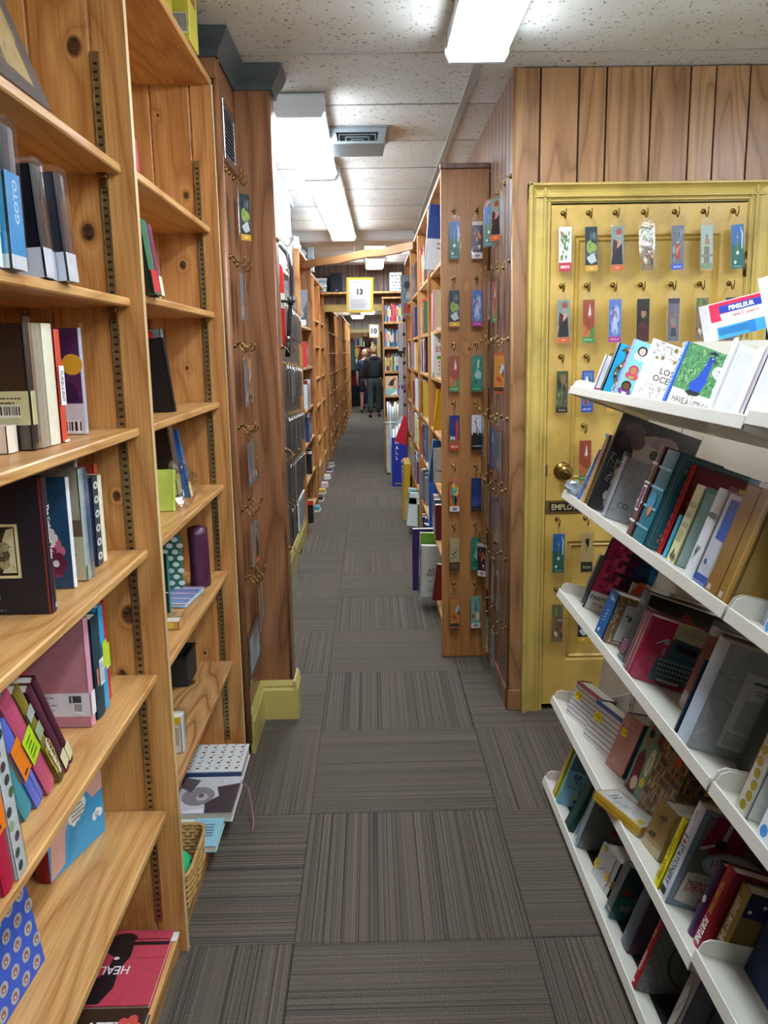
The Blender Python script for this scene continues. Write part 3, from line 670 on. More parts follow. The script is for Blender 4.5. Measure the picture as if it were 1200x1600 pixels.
# ================================================================ CREAM METAL RACK
TAU = 20
RK = {1: (.622, 1.358), 2: (.608, 1.030), 3: (.600, .705), 4: (.587, .335), 5: (.565, .045)}
RDEP = {1: .27, 2: .265, 3: .26, 4: .25, 5: .25}
def rackM(k, u=0, v=0, w_=0): return T(RK[k][0], 0, RK[k][1]) @ R_(TAU, 'Y') @ T(u, v, w_)
def rack(label, y0, y1, dz):
    r = thing('display_rack', label, 'rack', T(.8, (y0+y1)/2, 0))
    xb0, xb1, zt = .815, 1.0, 1.47
    part(r, 'back_panel', MB().add([(xb0, y0, .03), (xb0, y1+.35*(y1 > 2), .03), (xb1, y1+.35*(y1 > 2), zt), (xb1, y0, zt), (xb0+.02, y0, .03), (xb0+.02, y1+.35*(y1 > 2), .03), (xb1+.02, y1+.35*(y1 > 2), zt), (xb1+.02, y0, zt)], [(0, 1, 2, 3), (7, 6, 5, 4), (0, 3, 7, 4), (1, 5, 6, 2), (3, 2, 6, 7), (0, 4, 5, 1)]), cream_back)
    for yy in (y0+.03, y1-.02):
        mb = MB(); zz = .1
        mb.add([(xb0-.006, yy-.012, .03), (xb0-.006, yy+.012, .03), (xb1-.006, yy+.012, zt), (xb1-.006, yy-.012, zt), (xb0, yy-.012, .03), (xb0, yy+.012, .03), (xb1, yy+.012, zt), (xb1, yy-.012, zt)], [(0, 1, 2, 3), (0, 3, 7, 4), (1, 5, 6, 2)], m=0)
        while zz < 1.4:
            x = xb0+(xb1-xb0)*(zz-.03)/(zt-.03)-.007
            mb.box((x-.0006, yy-.003, zz), (x+.0006, yy+.003, zz+.014), m=1); zz += .05
        part(r, 'slotted_upright', mb, [cream_back, black_m])
    part(r, 'top_ledge', MB().box((xb1-.03, y0, 1.472), (1.30, y1+.0, 1.487), ch=.003).box((xb1-.035, y0, 1.455), (xb1-.03, y1, 1.49)), cream_m)
    part(r, 'base', MB().box((.60, y0+.01, .0), (1.0, y1-.01, .03)).box((1.025, y0, 0), (1.04, y1, 1.47)), black_m)
    for k in range(1, 6):
        M = rackM(k); d = RDEP[k]; dd = dz.get(k, 0)
        if dd: M = T(0, 0, dd) @ M
        mb = MB().box((.003, y0+.002, -.014), (d, y1-.002, 0), ch=.001)
        mb.box((-.002, y0, -.020), (.004, y1, .006), ch=.0015)
        so = part(r, 'shelf', mb.xf(M), cream_m)
        for yy in (y0, y1-.003):
            pts = [(-.001, -.02), (d, -.02), (d, .10), (d*.75, .062), (d*.45, .043), (d*.2, .036), (.018, .032), (.006, .022)]
            part(so, 'bracket', MB().prism(pts, 'y', yy, yy+.003).xf(M), cream_m)
    return r
rack('cream metal display rack by the yellow door, loaded with gift books', 1.385, 2.62, {})
rack('cream metal display rack section at the right edge, nearest the viewer', .14, 1.375, {1: .01, 2: .0, 3: .0, 4: .03})
# wire sign holder etc. come with the books

# ================================================================ BOOK BUILDER
WHITE = 'f2f0ea'
def book(name, label, cat, M, W, Tk, H, cov, spine=None, pages='e6ddc8', front=(), back=(), spn=(), hard=True, gloss=True, group=None, wrap=False, page_mat=None, top=None):
    """local x spine->fore edge, y front(0)->back(T), z up. front: face at y=0, back: face at y=T"""
    t = thing(name, label, cat, M, group)
    b = .0022 if hard else .0008; ins = .003 if hard else .0005
    spine = spine or cov
    g = pr if gloss else prm
    mb = MB()
    mb.box((0, 0, 0), (W, b, H), cov).box((0, Tk-b, 0), (W, Tk, H), cov)
    if hard:   # gently rounded spine
        pts = [(0, 0), (-.0025, Tk*.2), (-.0035, Tk*.5), (-.0025, Tk*.8), (0, Tk), (b, Tk), (b, 0)]
        mb.prism(pts[::-1], 'z', 0, H, spine)
    else: mb.box((-.0003, 0, 0), (b, Tk, H), spine)
    mb.c = [c if c != (1., 1., 1.) else (.999, 1., 1.) for c in mb.c]
    cv = put('cover', mb, g, t)
    put('pages', MB().box((b, b, ins), (W-ins, Tk-b, H-ins), pages), page_mat or prm, t)
    pm = MB()
    if front: decal(pm, (0, 0, 0), (1, 0, 0), (0, 0, 1), W, H, front)
    if back: decal(pm, (W, Tk, 0), (-1, 0, 0), (0, 0, 1), W, H, back)
    if spn: decal(pm, (-.0036 if hard else -.0004, Tk, 0), (0, -1, 0), (0, 0, 1), Tk, H, spn)
    if pm.v: put('cover_print', pm, g, cv)
    if wrap:
        e = .003
        put('clear_wrap', MB().box((-e-.003, -e, .0005), (W+e, Tk+e, H+.012), ch=.002), wrap_m, t)
    return t
LITTER = random.Random(3)
def lines(x0, x1, y0, y1, n, col='444444', h=.35):
    """small print: rows of broken bars"""
    o = []
    for i in range(n):
        y = y1-(y1-y0)*(i+.5)/n; hh = (y1-y0)/n*h; x = x0; e = x0+(x1-x0)*LITTER.uniform(.75, 1)
        while x < e:
            w_ = LITTER.uniform(.03, .09)*(x1-x0)/.6; o.append(('r', x, y-hh/2, min(x+w_, e), y+hh/2, col)); x += w_+.012*(x1-x0)/.6
    return o
def barcode(x0, x1, y0, y1, bg='ffffff'):
    o = [('r', x0-.01, y0-.01, x1+.01, y1+.01, bg)]; x = x0
    while x < x1:
        w_ = LITTER.uniform(.3, 1.2)*(x1-x0)/26; o.append(('r', x, y0+.01, x+w_, y1, '111111')); x += w_*2
    return o
def blobs(n, cols, x0=0, x1=1, y0=0, y1=1, r=.06, rr=None):
    rr = rr or LITTER
    o = []
    for i in range(n):
        k = r*rr.uniform(.5, 1.3); o.append(('e', rr.uniform(x0+k, x1-k), rr.uniform(y0+k, y1-k), k, k*rr.uniform(.6, 1.1), rr.choice(cols), 9))
    return o
def flower(cx, cy, r, petal, heart, n=6, asp=1.0):
    o = []
    for k in range(n):
        a = 2*pi*k/n; o.append(('e', cx+math.cos(a)*r*.6, cy+math.sin(a)*r*.6*asp, r*.42, r*.42*asp, petal, 8))
    return o+[('e', cx, cy, r*.3, r*.3*asp, heart, 8)]
def petals(n, r, cols, x0, x1, y0, y1):
    o = []
    for i in range(n): o += flower(LITTER.uniform(x0, x1), LITTER.uniform(y0, y1), r*LITTER.uniform(.6, 1.2), LITTER.choice(cols), LITTER.choice(cols), LITTER.choice((5, 6)))
    return o
def strokes(n, cols, x0, x1, y0, y1, ln, wd, a0=0, a1=pi):
    o = []
    for i in range(n):
        x = LITTER.uniform(x0, x1); y = LITTER.uniform(y0, y1); a = LITTER.uniform(a0, a1); l_ = ln*LITTER.uniform(.5, 1.2)
        X_, Y_ = min(max(x+l_*math.cos(a), x0), x1), min(max(y+l_*math.sin(a), y0), y1)
        o.append(('l', x, y, X_, Y_, wd, LITTER.choice(cols)))
    return o
def spine_text(s, col, cx=.5, cy=.5, h=.5, ratio=8, rot=90, bold=.02, mw=.7):
    # h is the fraction of the spine's WIDTH given to the letters
    return ('t', cx, cy, h/ratio, s, col, rot, mw, bold)
# ================================================================ BOOKS IN THE TWO PINE BOOKCASES (left)
def lb(name, label, cat, x, y, z, W, Tk, H, cov, lean=0, tip=0, yaw=0, **k):
    M = T(x, y, z) @ R_(yaw, 'Z') @ R_(lean, 'X') @ R_(-tip, 'Y') @ T(0, Tk, 0) @ R_(180, 'Z')
    return book(name, label, cat, M, W, Tk, H, cov, **k)
def faceout(name, label, cat, x, y, z, W, Tk, H, cov, tip=12, yaw=0, **k):
    """cover towards the aisle (+X): local -y -> +X ; spine at the near side"""
    M = T(x, y, z) @ R_(yaw, 'Z') @ R_(-tip, 'Y') @ R_(90, 'Z')
    return book(name, label, cat, M, W, Tk, H, cov, **k)
g3 = 'books on the near pine bookcase'
# shelf 1.872
faceout('art_book', 'dark brown book with gold castle engraving, leaning back at the top left edge', 'book', -.515, 1.245, 1.874, .235, .03, .31, '4c4240', tip=20, spine='20303c', group=g3,
        front=[('r', .28, .06, .86, .88, '5a4c40'), ('p', [(.32, .3), (.5, .8), (.8, .75), (.82, .3)], '9c8458'), ('p', [(.4, .1), (.45, .35), (.6, .45), (.78, .3), (.8, .08)], 'a58c5c')] + [('r', .42+.09*i, .45, .47+.09*i, .45+.12*((i*7) % 3+1)*.6, 'b89e68') for i in range(4)] + strokes(40, ['c2a76d', '6d5a40', '8c744a'], .3, .84, .08, .84, .06, .0016) + [('r', .72, .86, .88, .98, 'e8dc2a')])
lb('art_book', 'slim white-edged book at the far left end of the top shelf', 'book', -.56, 1.20, 1.874, .16, .03, .25, 'd9dcde', spine='cfd4d8', group=g3)
# shelf 1.60
Z = 1.602
lb('book', 'shrink-wrapped black notebook with pale blue spine label on the second visible shelf', 'book', -.507, 1.236, Z, .15, .052, .195, '18202a', wrap=True, group=g3, spine='1a232c',
   spn=[('r', 0, 0, 1, .1, 'e8ecee'), ('r', 0, .1, 1, .68, '3fa0dc'), spine_text('GOTO', 'dff2ff', .6, .48, .3, 3.8)], back=[('r', 0, 0, 1, .1, 'e8ecee'), ('r', 0, .1, 1, .68, '3fa0dc'), ('r', .55, .25, .95, .5, 'd7ead8'), ('r', 0, .68, .3, 1, '2f7a4a')])
lb('book', 'thin green book leaning against the blue-labelled black notebook', 'book', -.517, 1.208, Z, .15, .02, .17, '2c7a4c', group=g3, back=[('r', .5, .1, .95, .5, 'cfe6d2')], spn=[('r', 0, 0, 1, .3, 'd9e7d9')])
lb('book', 'yellow and peach booklet at the left end of the second visible shelf', 'book', -.52, 1.165, Z, .15, .03, .13, 'e7cf45', group=g3, back=[('r', 0, 0, 1, .45, 'f0b48c'), ('t', .7, .2, .12, 'AW', 'd8402c')])
for i, (y, tk, x, lbl) in enumerate(((1.385, .036, -.515, 'left of three black shrink-wrapped notebooks with white bands, red square on its back cover'), (1.426, .018, -.520, 'thin middle one of three black shrink-wrapped notebooks with white bands'), (1.452, .046, -.503, 'right of three black shrink-wrapped notebooks with white bands, beside the knotty side panel'))):
    lb('notebook', lbl, 'notebook', x, y, Z, .15, tk, .172, '191a22' if i < 2 else '1d1826', wrap=True, tip=3, group='black shrink-wrapped notebooks',
       spn=[('r', 0, 0, 1, .27, 'dfe2ea')], back=[('r', 0, 0, 1, .27, 'd7dbe4')]+lines(.2, .8, .04, .23, 4, '8a8f99')+([('r', .35, .4, .78, .62, 'b8272b'), ('t', .6, .33, .09, 'JACU', 'c9c9cc')] if i == 0 else []))
# shelf 1.32
Z = 1.322
lb('notebook', 'black shrink-wrapped notebook with cream paper band and barcode, back cover showing', 'notebook', -.578, 1.433, Z, .16, .02, .212, '26221f', wrap=True, group=g3,
   back=[('r', 0, .2, 1, .47, 'd6d3a0')]+lines(.45, .95, .36, .43, 2, '4a4a40')+barcode(.5, .9, .27, .35, 'eeeede')+strokes(8, ['3a342e'], .05, .95, .5, .95, .5, .001, 0, .1), spn=[('r', 0, .2, 1, .47, 'd6d3a0')])
lb('journal', 'thick journal with brown striped page edges facing out', 'journal', -.577, 1.456, Z, .15, .044, .213, '8d7a66', spine='9a8672', group=g3, spn=[('r', .12*i, 0, .12*i+.05, 1, 'cbbfa6') for i in range(1, 8)])
lb('journal', 'thick journal with plain cream page edges facing out', 'journal', -.574, 1.503, Z, .15, .048, .214, 'd8cfae', spine='e4dcc0', group=g3)
lb('book', 'orange-red and white spined paperback standing between cream journal and art book', 'book', -.572, 1.555, Z, .15, .026, .205, 'cf4a35', group=g3, spn=[('r', 0, .33, 1, .68, 'f1efec'), spine_text('TURBULENT', '33333a', .5, .5, .55, 8, -90, .02, .28), ('r', 0, .0, 1, .02, 'f6e6e0')])
lb('art_book', 'wrapped book with fiery orange and purple picture and white barcode panel', 'book', -.585, 1.722, Z, .165, .016, .212, 'd96a22', wrap=True, group=g3, spine='b9b6c2',
   back=[('r', 0, .28, 1, 1, '54305c'), ('p', [(.25, .3), (.25, 1), (.62, 1), (.7, .3)], 'd8661f'), ('p', [(.3, .3), (.38, .75), (.46, .3)], 'e6a02a'), ('p', [(.5, .3), (.56, .92), (.6, .92), (.64, .3)], 'c04a1c'), ('e', .9, .66, .13, .1, 'f0b733'), ('e', .2, .6, .1, .07, '2a1c30'), ('p', [(.1, .3), (.14, .58), (.26, .58), (.3, .3)], '3a2440'), ('e', .58, .62, .06, .05, '402436'), ('p', [(.46, .3), (.48, .55), (.55, .6), (.68, .55), (.78, .3)], '2c2d6a'), ('p', [(.78, .3), (.8, .5), (.92, .48), (.96, .3)], '20204a'), ('r', 0, 0, 1, .29, 'dcdce2')]+lines(.35, .7, .13, .26, 4, '6a6a70')+barcode(.25, .95, .02, .12))
lb('box', 'cream rounded box corner at the left end of the middle shelf', 'box', -.60, 1.385, Z, .1, .04, .045, 'e3d3bd', group=g3)
# shelf 1.043
Z = 1.045
lb('picture_book', 'large black picture book with framed engraving on its back cover, filling the shelf end', 'book', -.556, 1.388, Z, .21, .027, .235, '171c28', group=g3,
   spn=[('r', .0, 0, .08, 1, '8a2a28'), spine_text('The Collected Tales', 'd8d4c8', .55, .6, .42, 8.5, -90, .02, .4), ('e', .55, .05, .2, .02, '9ab0c0')],
   back=[('r', .985, 0, 1, 1, '8a2a28'), ('r', .14, .27, .79, .67, 'd8cf9a'), ('r', .17, .29, .765, .65, '191a15')] + blobs(12, ['6b6648', '8c865f', '4d4a36', 'a39c70'], .2, .62, .31, .63, .07) + [('p', [(.64, .31), (.70, .42), (.66, .55), (.70, .63), (.755, .64), (.755, .31)], 'cfc9a0')] + blobs(10, ['6b6648', '8c865f', '4d4a36', 'a39c70'], .5, .72, .31, .62, .05) + strokes(60, ['e0d8a8', '1b1b16', '8c865f'], .2, .48, .31, .63, .05, .0009) + strokes(90, ['e0d8a8', '1b1b16', '3a3828', '8c865f'], .5, .75, .31, .63, .04, .0007) + barcode(.3, .46, .13, .19) + [('r', .2, .11, .6, .2, 'dfe1e4')] + barcode(.24, .4, .12, .18) + lines(.44, .58, .12, .19, 4, '555555') + lines(.2, .6, .74, .84, 5, '8f9299') + [('t', .42, .07, .03, 'ARC ANGEL', '9fb6c8'), ('e', .25, .07, .03, .03, '9fc0d8')] + lines(.3, .7, .02, .04, 2, '8899a8'))
fl1 = [('r', 0, 0, 1, 1, '284a66')]+petals(26, .11, ['8a3550', 'b06a84', 'd9b8c4', 'e8dcd8', 'c76a80', '6a2440'], .15, .85, .1, .9)
lb('picture_book', 'thin picture book with pink and plum flowers on a blue cover', 'book', -.572, 1.548, Z, .19, .014, .212, '2b3f58', spine='e9e4e6', group=g3, back=fl1)
lb('gift_book', 'cream book in clear wrap with a brown label band, beside the flowered cover', 'book', -.566, 1.60, Z, .16, .035, .22, 'b9ae93', wrap=True, spine='a9b7b4', group=g3, back=[('r', .5, .4, 1, .55, '7a6248'), ('r', .55, .0, 1, .4, 'd2c9a2'), ('r', .6, .22, .9, .25, '8c8a70'), ('e', .85, .12, .05, .04, 'e8e8dc')], spn=[('r', .55, 0, .95, 1, '49699c'), ('r', 0, .0, .5, .14, '9cc0a8')])
lb('gift_book', 'grey-blue spined thin book behind the wrapped cream book', 'book', -.575, 1.655, Z, .15, .022, .205, '566a7c', spine='5e7486', group=g3)
lb('journal', 'tall wrapped clear-covered album standing at the back, grey edge on top', 'book', -.60, 1.682, Z, .16, .014, .238, 'b8a184', spine='cdd2d4', group=g3)
ik = [('r', 0, 0, 1, 1, '28384c')]
for i in range(6): ik += [('e', .5, .1+.16*i, .42, .045, 'cdd0c4', 8), ('e', .5, .1+.16*i, .2, .022, '44586c', 8)]
lb('journal', 'journal with navy and white ikat patterned spine and creamy page block', 'journal', -.582, 1.712, Z, .14, .034, .188, '28384c', group=g3, spn=ik)
lb('journal', 'plain cream journal next to the navy ikat journal', 'journal', -.579, 1.748, Z, .14, .024, .187, 'ddd3b4', spine='e3dabb', group=g3)
lb('journal', 'orange-red journal at the far end of the shelf, by the knotty side panel', 'journal', -.600, 1.795, Z, .14, .02, .205, 'cc4f2c', group=g3)
# shelf .742
Z = .744
lb('box', 'red and cream triangular patterned box at the back left of the pink album', 'box', -.68, 1.50, Z, .14, .05, .21, 'b82a3c', group=g3, back=[('p', [(0, .6), (1, .2), (1, .6)], 'e2d9c4'), ('p', [(.2, 0), (.8, .3), (.9, 0)], 'e6d6c6')])
lb('album', 'large pink album with white barcode label, back cover facing the viewer', 'album', -.576, 1.585, Z, .22, .024, .226, 'bd7f88', spine='d795a0', gloss=False, group=g3,
   back=[('r', .30, .10, 1, .32, 'd9d6da')]+lines(.34, .72, .15, .29, 6, '55555c')+barcode(.86, .93, .14, .22, 'e8e8ea')+blobs(0, ['0'])+[('r', .82, .23, .93, .295, '3c3c42')]+[('r', .84+.02*((i*5) % 5), .235+.011*(i//2), .85+.02*((i*5) % 5), .245+.011*(i//2), 'e8e8ea') for i in range(10)]+[('t', .62, .055, .02, 'MEMORIES', 'b04c5c')], spn=[('r', 0, .1, 1, .32, 'e4e2e4')])
lb('book', 'dark teal book with a white spine label between pink album and cyan notebook', 'book', -.573, 1.617, Z, .16, .05, .214, '1c3a44', gloss=False, group=g3, spn=[('r', .45, .3, .98, .56, 'dfe4e4'), ('r', .05, .33, .3, .5, 'b8745a')]+lines(.5, .9, .33, .53, 9, '2a3238'))
lb('notebook', 'slim cyan notebook with yellow-green paper band', 'notebook', -.575, 1.672, Z, .14, .028, .222, '3aa0cb', group=g3, spn=[('r', 0, .4, 1, .66, 'c8e02a')])
lb('notebook', 'slim bright red notebook with lime and white band, last in the row', 'notebook', -.583, 1.712, Z, .14, .028, .218, 'bf1f30', group=g3, spn=[('r', 0, .33, .5, .58, 'e9ebe6'), ('r', .5, .33, 1, .58, 'b9e025')])
gl = 'leaning journals and notebooks'
lb('journal', 'maroon journal with cream band leaning left, farther of the two maroon ones', 'journal', -.565, 1.428, Z, .14, .018, .242, '4c1428', lean=31, group=gl, gloss=False, spn=[('r', 0, .05, 1, .22, 'd9d1a0')], back=[('r', 0, .05, 1, .22, 'd9d1a0')])
lb('journal', 'maroon journal with cream band leaning left, nearer of the two maroon ones', 'journal', -.561, 1.396, Z, .14, .020, .24, '551930', lean=31.5, group=gl, gloss=False, spn=[('r', 0, .05, 1, .22, 'd9d1a0')], back=[('r', 0, .05, 1, .22, 'd9d1a0')])
lb('book', 'ornate yellow and brown book with white lettering, leaning left', 'book', -.560, 1.362, Z, .14, .022, .262, '8a7a2c', lean=32, group=gl, spn=[('r', 0, 0, 1, .4, '3d3018'), ('r', 0, .5, 1, .62, '9cab84'), ('r', .0, .7, 1, .8, 'a8ada6')]+strokes(26, ['d6c25a', '5a4820', 'b39a3a'], 0, 1, 0, .4, .5, .003)+[spine_text('Tales for the Ages', 'f4f2ec', .5, .26, .6, 12, -90, .03, .4)])
lb('notebook', 'magenta notebook with lime paper band, leaning left', 'notebook', -.563, 1.318, Z, .14, .036, .262, 'a94a74', spine='c45070', lean=32, group=gl, spn=[('r', 0, .36, 1, .62, 'b8dc22')]+lines(.2, .8, .4, .58, 4, '4b6410'), back=[('r', 0, .36, 1, .62, 'cfcfc0')])
lb('notebook', 'periwinkle blue notebook with bright orange band, leaning left', 'notebook', -.566, 1.277, Z, .14, .032, .215, '5a6cc8', lean=30, group=gl, spn=[('r', 0, .36, 1, .75, 'f08018'), ('r', .48, 0, .52, .36, '3a4690'), ('r', .2, .4, .6, .43, '5a2c08')], back=[('r', 0, .36, 1, .75, 'f08018')])
lb('notebook', 'marbled teal cloth notebook leaning left, nearest of the leaning group', 'notebook', -.57, 1.238, Z, .14, .033, .165, '3c8a94', lean=29, group=gl, gloss=False)
fs = [('r', 0, 0, 1, 1, 'dfe2de')]
for i in range(11): fs += [('e', LITTER.uniform(.2, .8), .06+.088*i, .26, .03, LITTER.choice(['4b7a3c', '2f5a34', '3c6cb8', '7ba35a', '25402c', 'a8c48a', '5c3a4c']), 8)]
lb('journal', 'wrapped journal with white botanical spine of green leaves and blue flowers', 'journal', -.520, 1.083, Z, .14, .03, .268, 'dfe2de', lean=8, wrap=True, group=gl, spn=fs)
lb('notebook', 'crimson notebook with bright orange band near the left edge of the frame', 'notebook', -.521, 1.046, Z, .14, .034, .222, 'b81c3c', lean=8, group=gl, spn=[('r', 0, .42, 1, .80, 'f27a12'), ('r', .3, .45, .6, .48, '5a2404')])
lb('notebook', 'deep blue notebook with lime band near the left edge of the frame', 'notebook', -.528, 1.005, Z, .14, .038, .225, '20668c', lean=8, group=gl, spn=[('r', 0, .42, 1, .85, 'c6e022'), ('r', .3, .45, .6, .48, '3a5004')])
lb('notebook', 'pale teal notebook cut by the left edge of the frame', 'notebook', -.532, .96, Z, .14, .04, .225, '3a93a8', lean=8, group=gl)
# shelf .393
Z = .395
faceout('boxed_book', 'blue box with pink hands and white clouds, standing face out under the fourth shelf', 'box', -.690, 1.585, Z, .205, .035, .26, '3a9dce', tip=0, yaw=-15, spine='8c1420', group=g3,
        front=[('p', [(.02, 0), (.25, .05), (.30, .3), (.45, .52), (.36, .66), (.2, .5), (.05, .3)], 'dba899'), ('p', [(.30, .02), (.45, .1), (.5, .34), (.4, .42), (.34, .2)], '2f93c4'), ('p', [(.55, 1), (.62, .62), (.8, .4), (1, .42), (1, .62), (.85, .66), (.78, 1)], 'dba899'), ('p', [(.6, .68), (.8, .74), (.8, .79), (.6, .73)], 'd03424')] + [('e', .42+.07*i, .38+.018*i, .06, .055, 'eeeee6', 9) for i in range(4)] + [('e', .46+.07*i, .34+.02*i, .05, .05, 'eeeee6', 9) for i in range(3)] + [('e', .82+.05*i, .22+.02*(i % 2), .045, .04, 'eeeee6', 9) for i in range(3)] + lines(.42, .66, .33, .47, 4, '3a4a50') + lines(.82, .92, .2, .25, 2, '3a4a50'))
bag = []
for i in range(5):
    for j in range(4): bag += [('e', .12+.24*j+(.1 if i % 2 else 0), .1+.2*i, .085, .07, 'a9a4a0', 10), ('e', .12+.24*j+(.1 if i % 2 else 0), .1+.2*i, .045, .04, '8a5a50', 8), ('r', .1+.24*j+(.1 if i % 2 else 0), .08+.2*i, .13+.24*j+(.1 if i % 2 else 0), .1+.2*i, 'd8cfae')]
faceout('soft_pouch', 'blue pouch printed with small grey owls on the lower shelf at the left edge', 'pouch', -.625, 1.19, Z, .17, .04, .17, '3556b8', tip=8, yaw=-3, group=g3, front=bag, gloss=False, hard=False)
faceout('gift_box', 'speckled pinkish grey box with reddish lettering behind the owl pouch', 'box', -.68, 1.35, Z, .11, .03, .19, 'a39a94', tip=5, group=g3, front=blobs(40, ['8c6a64', 'b8b0a8', '74706c'], r=.04)+[('t', .5, .3, .16, 'ook', 'b8503c', 0, .7)])
# bottom shelf .055, lying flat
def flat(name, label, cat, x, y, z, W, H, Tk, cov, rot=0, **k):
    """lying flat, front cover up; local x -> across, local z -> along"""
    M = T(x, y, z+Tk) @ R_(rot, 'Z') @ R_(-90, 'X')
    return book(name, label, cat, M, W, Tk, H, cov, **k)
hl = [('r', 0, 0, 1, 1, 'c8485a'), ('r', .55, .86, .98, .875, '5a1c24'), ('e', .42, .88, .16, .08, '241c20', 12), ('p', [(.3, .85), (.2, .72), (.38, .62), (.36, .42), (.2, .25), (.0, .12), (.05, .02), (.42, .02), (.52, .22), (.5, .45), (.58, .62), (.56, .85)], '241c20'), ('r', .3, .78, 1, .83, '241c20'), ('l', .5, .6, 1, .6, .0008, '8a2c38'), ('t', .36, .44, .11, 'HEALTH', 'f0ece8', 180, .72, .01, .75), ('e', .42, .60, .035, .022, 'e8d8c8')]
flat('magazine_book', 'red book reading HEALTH upside down, lying flat on the bottom shelf', 'book', -.71, 1.612, .056, .195, .245, .018, 'b83a44', front=hl, group=g3)
flat('magazine_book', 'dark brown and white book lying flat in front of the red HEALTH book', 'book', -.70, 1.362, .056, .19, .24, .02, '3a2a22', front=[('r', 0, 0, 1, 1, '3f2c22'), ('e', .3, .3, .1, .05, 'e6e2da'), ('e', .5, .33, .08, .04, 'e6e2da'), ('e', .7, .36, .1, .05, 'd9534a'), ('t', .6, .78, .12, 'BELLY', 'efe9df', 180, .6, .03)]+petals(3, .14, ['e6e2da', 'd9534a', 'd8c84a'], .1, .9, .5, .8), group=g3)
put('paper_slip', MB().box((-.53, 1.835, .056), (-.505, 1.868, .060), 'e9e6de', ch=.001).xf(Matrix()), prm, label='small white torn paper slip at the corner of the bottom shelf', cat='paper')

# ---------------- bay two
g4 = 'things on the far pine bookcase'
t = thing('carton', 'yellow carton with barcode standing on top of the far pine bookcase', 'carton', T(-.56, 2.55, 2.339))
put('box_body', MB().box((0, 0, 0), (.075, .12, .22), 'd9c94a', ch=.002), pr, t)
pm = MB(); decal(pm, (0, 0, 0), (1, 0, 0), (0, 0, 1), .075, .22, barcode(.35, .9, .10, .32, 'e9e9e4')+lines(.4, .8, .55, .9, 5, 'b05a2a')+[('r', 0, .62, .25, .9, 'b9a33a')])
put('front_print', pm, pr, t); pm = MB()
decal(pm, (.075, 0, 0), (0, 1, 0), (0, 0, 1), .12, .22, [('r', .2, .5, .8, .85, 'a35a38')]); put('side_print', pm, pr, t)
t = thing('carton', 'small yellow gift carton beside the barcode carton on top of the bookcase', 'carton', T(-.60, 2.40, 2.339))
put('box_body', MB().box((0, 0, 0), (.08, .10, .16), 'cdb93c', ch=.002), pr, t)
pm = MB(); decal(pm, (0, 0, 0), (1, 0, 0), (0, 0, 1), .08, .16, petals(3, .2, ['8a4a2c', 'd8b08a', 'a33c30'], .2, .8, .2, .8)); put('box_print', pm, pr, t)
lb('book', 'small red book peeping from behind the divider on the upper shelf of the far bookcase', 'book', -.52, 2.02, 1.888, .14, .02, .07, 'b8202c', group=g4, tip=4)
lb('book', 'dark red booklet right behind the small red book on the upper shelf', 'book', -.525, 2.045, 1.888, .14, .016, .045, '5a2030', group=g4)
Z = 1.617
lb('journal', 'dark green wrapped journal with red band behind the pine divider', 'journal', -.497, 1.995, Z, .15, .062, .168, '1d2a20', spine='2c6448', tip=7, group=g4, spn=[('r', 0, .03, 1, .33, 'c02434'), ('r', 0, 0, 1, .03, '2c6448')], back=[('r', 0, .06, .9, .33, 'c02434'), ('e', .7, .5, .14, .12, '35b030'), ('e', .7, .5, .09, .08, '1d2a20'), ('l', .8, .9, .95, .6, .003, '35b030')]+lines(.4, .85, .1, .3, 5, 'e9a0a0'))
lb('journal', 'slim plum journal with cream lower band next to the green journal', 'journal', -.497, 2.062, Z, .14, .03, .164, '7c2c4e', tip=7, group=g4, spn=[('r', 0, 0, 1, .28, 'e3ddb8')])
lb('journal', 'olive green journal with red label at the top, last on its shelf', 'journal', -.52, 2.11, Z, .14, .045, .14, '8a9c4c', tip=5, group=g4, back=[('r', .5, .72, 1, .96, 'd42a2c')], spn=[('r', 0, 0, 1, .1, 'e0ddc0')])
Z = 1.320
lb('book', 'black book with pale barcode label on its back cover, far pine bookcase', 'book', -.556, 2.385, Z, .2, .022, .208, '13161b', tip=6, group=g4, back=[('r', .3, .05, .63, .7, 'd8cdc4')]+lines(.34, .6, .35, .66, 9, '8a8480')+barcode(.34, .56, .09, .2, 'dfe6ec'))
lb('book', 'blue and grey book with a red dot behind the black labelled book', 'book', -.566, 2.415, Z, .2, .02, .232, '7a8a94', tip=6, group=g4, back=[('r', .2, .9, .75, .96, '4aa0d0'), ('e', .82, .94, .08, .05, 'd42a2c')])
Z = 1.038
lb('journal', 'black journal with pale lime band in crinkled clear wrap', 'journal', -.592, 2.52, Z, .18, .05, .228, '14181c', wrap=True, tip=6, group=g4, spn=[('r', 0, .1, 1, .36, 'c9d27c')], back=[('r', 0, .1, 1, .36, 'c9d27c')])
lb('book', 'blue book with yellow sticker leaning behind the wrapped black journal', 'book', -.575, 2.60, Z, .15, .03, .215, '2f66a0', tip=8, group=g4, spn=[('r', 0, 0, 1, .22, 'e8e2c0'), ('r', .2, .1, .9, .2, 'f0dc20'), ('r', 0, .22, 1, .27, 'b0582c')])
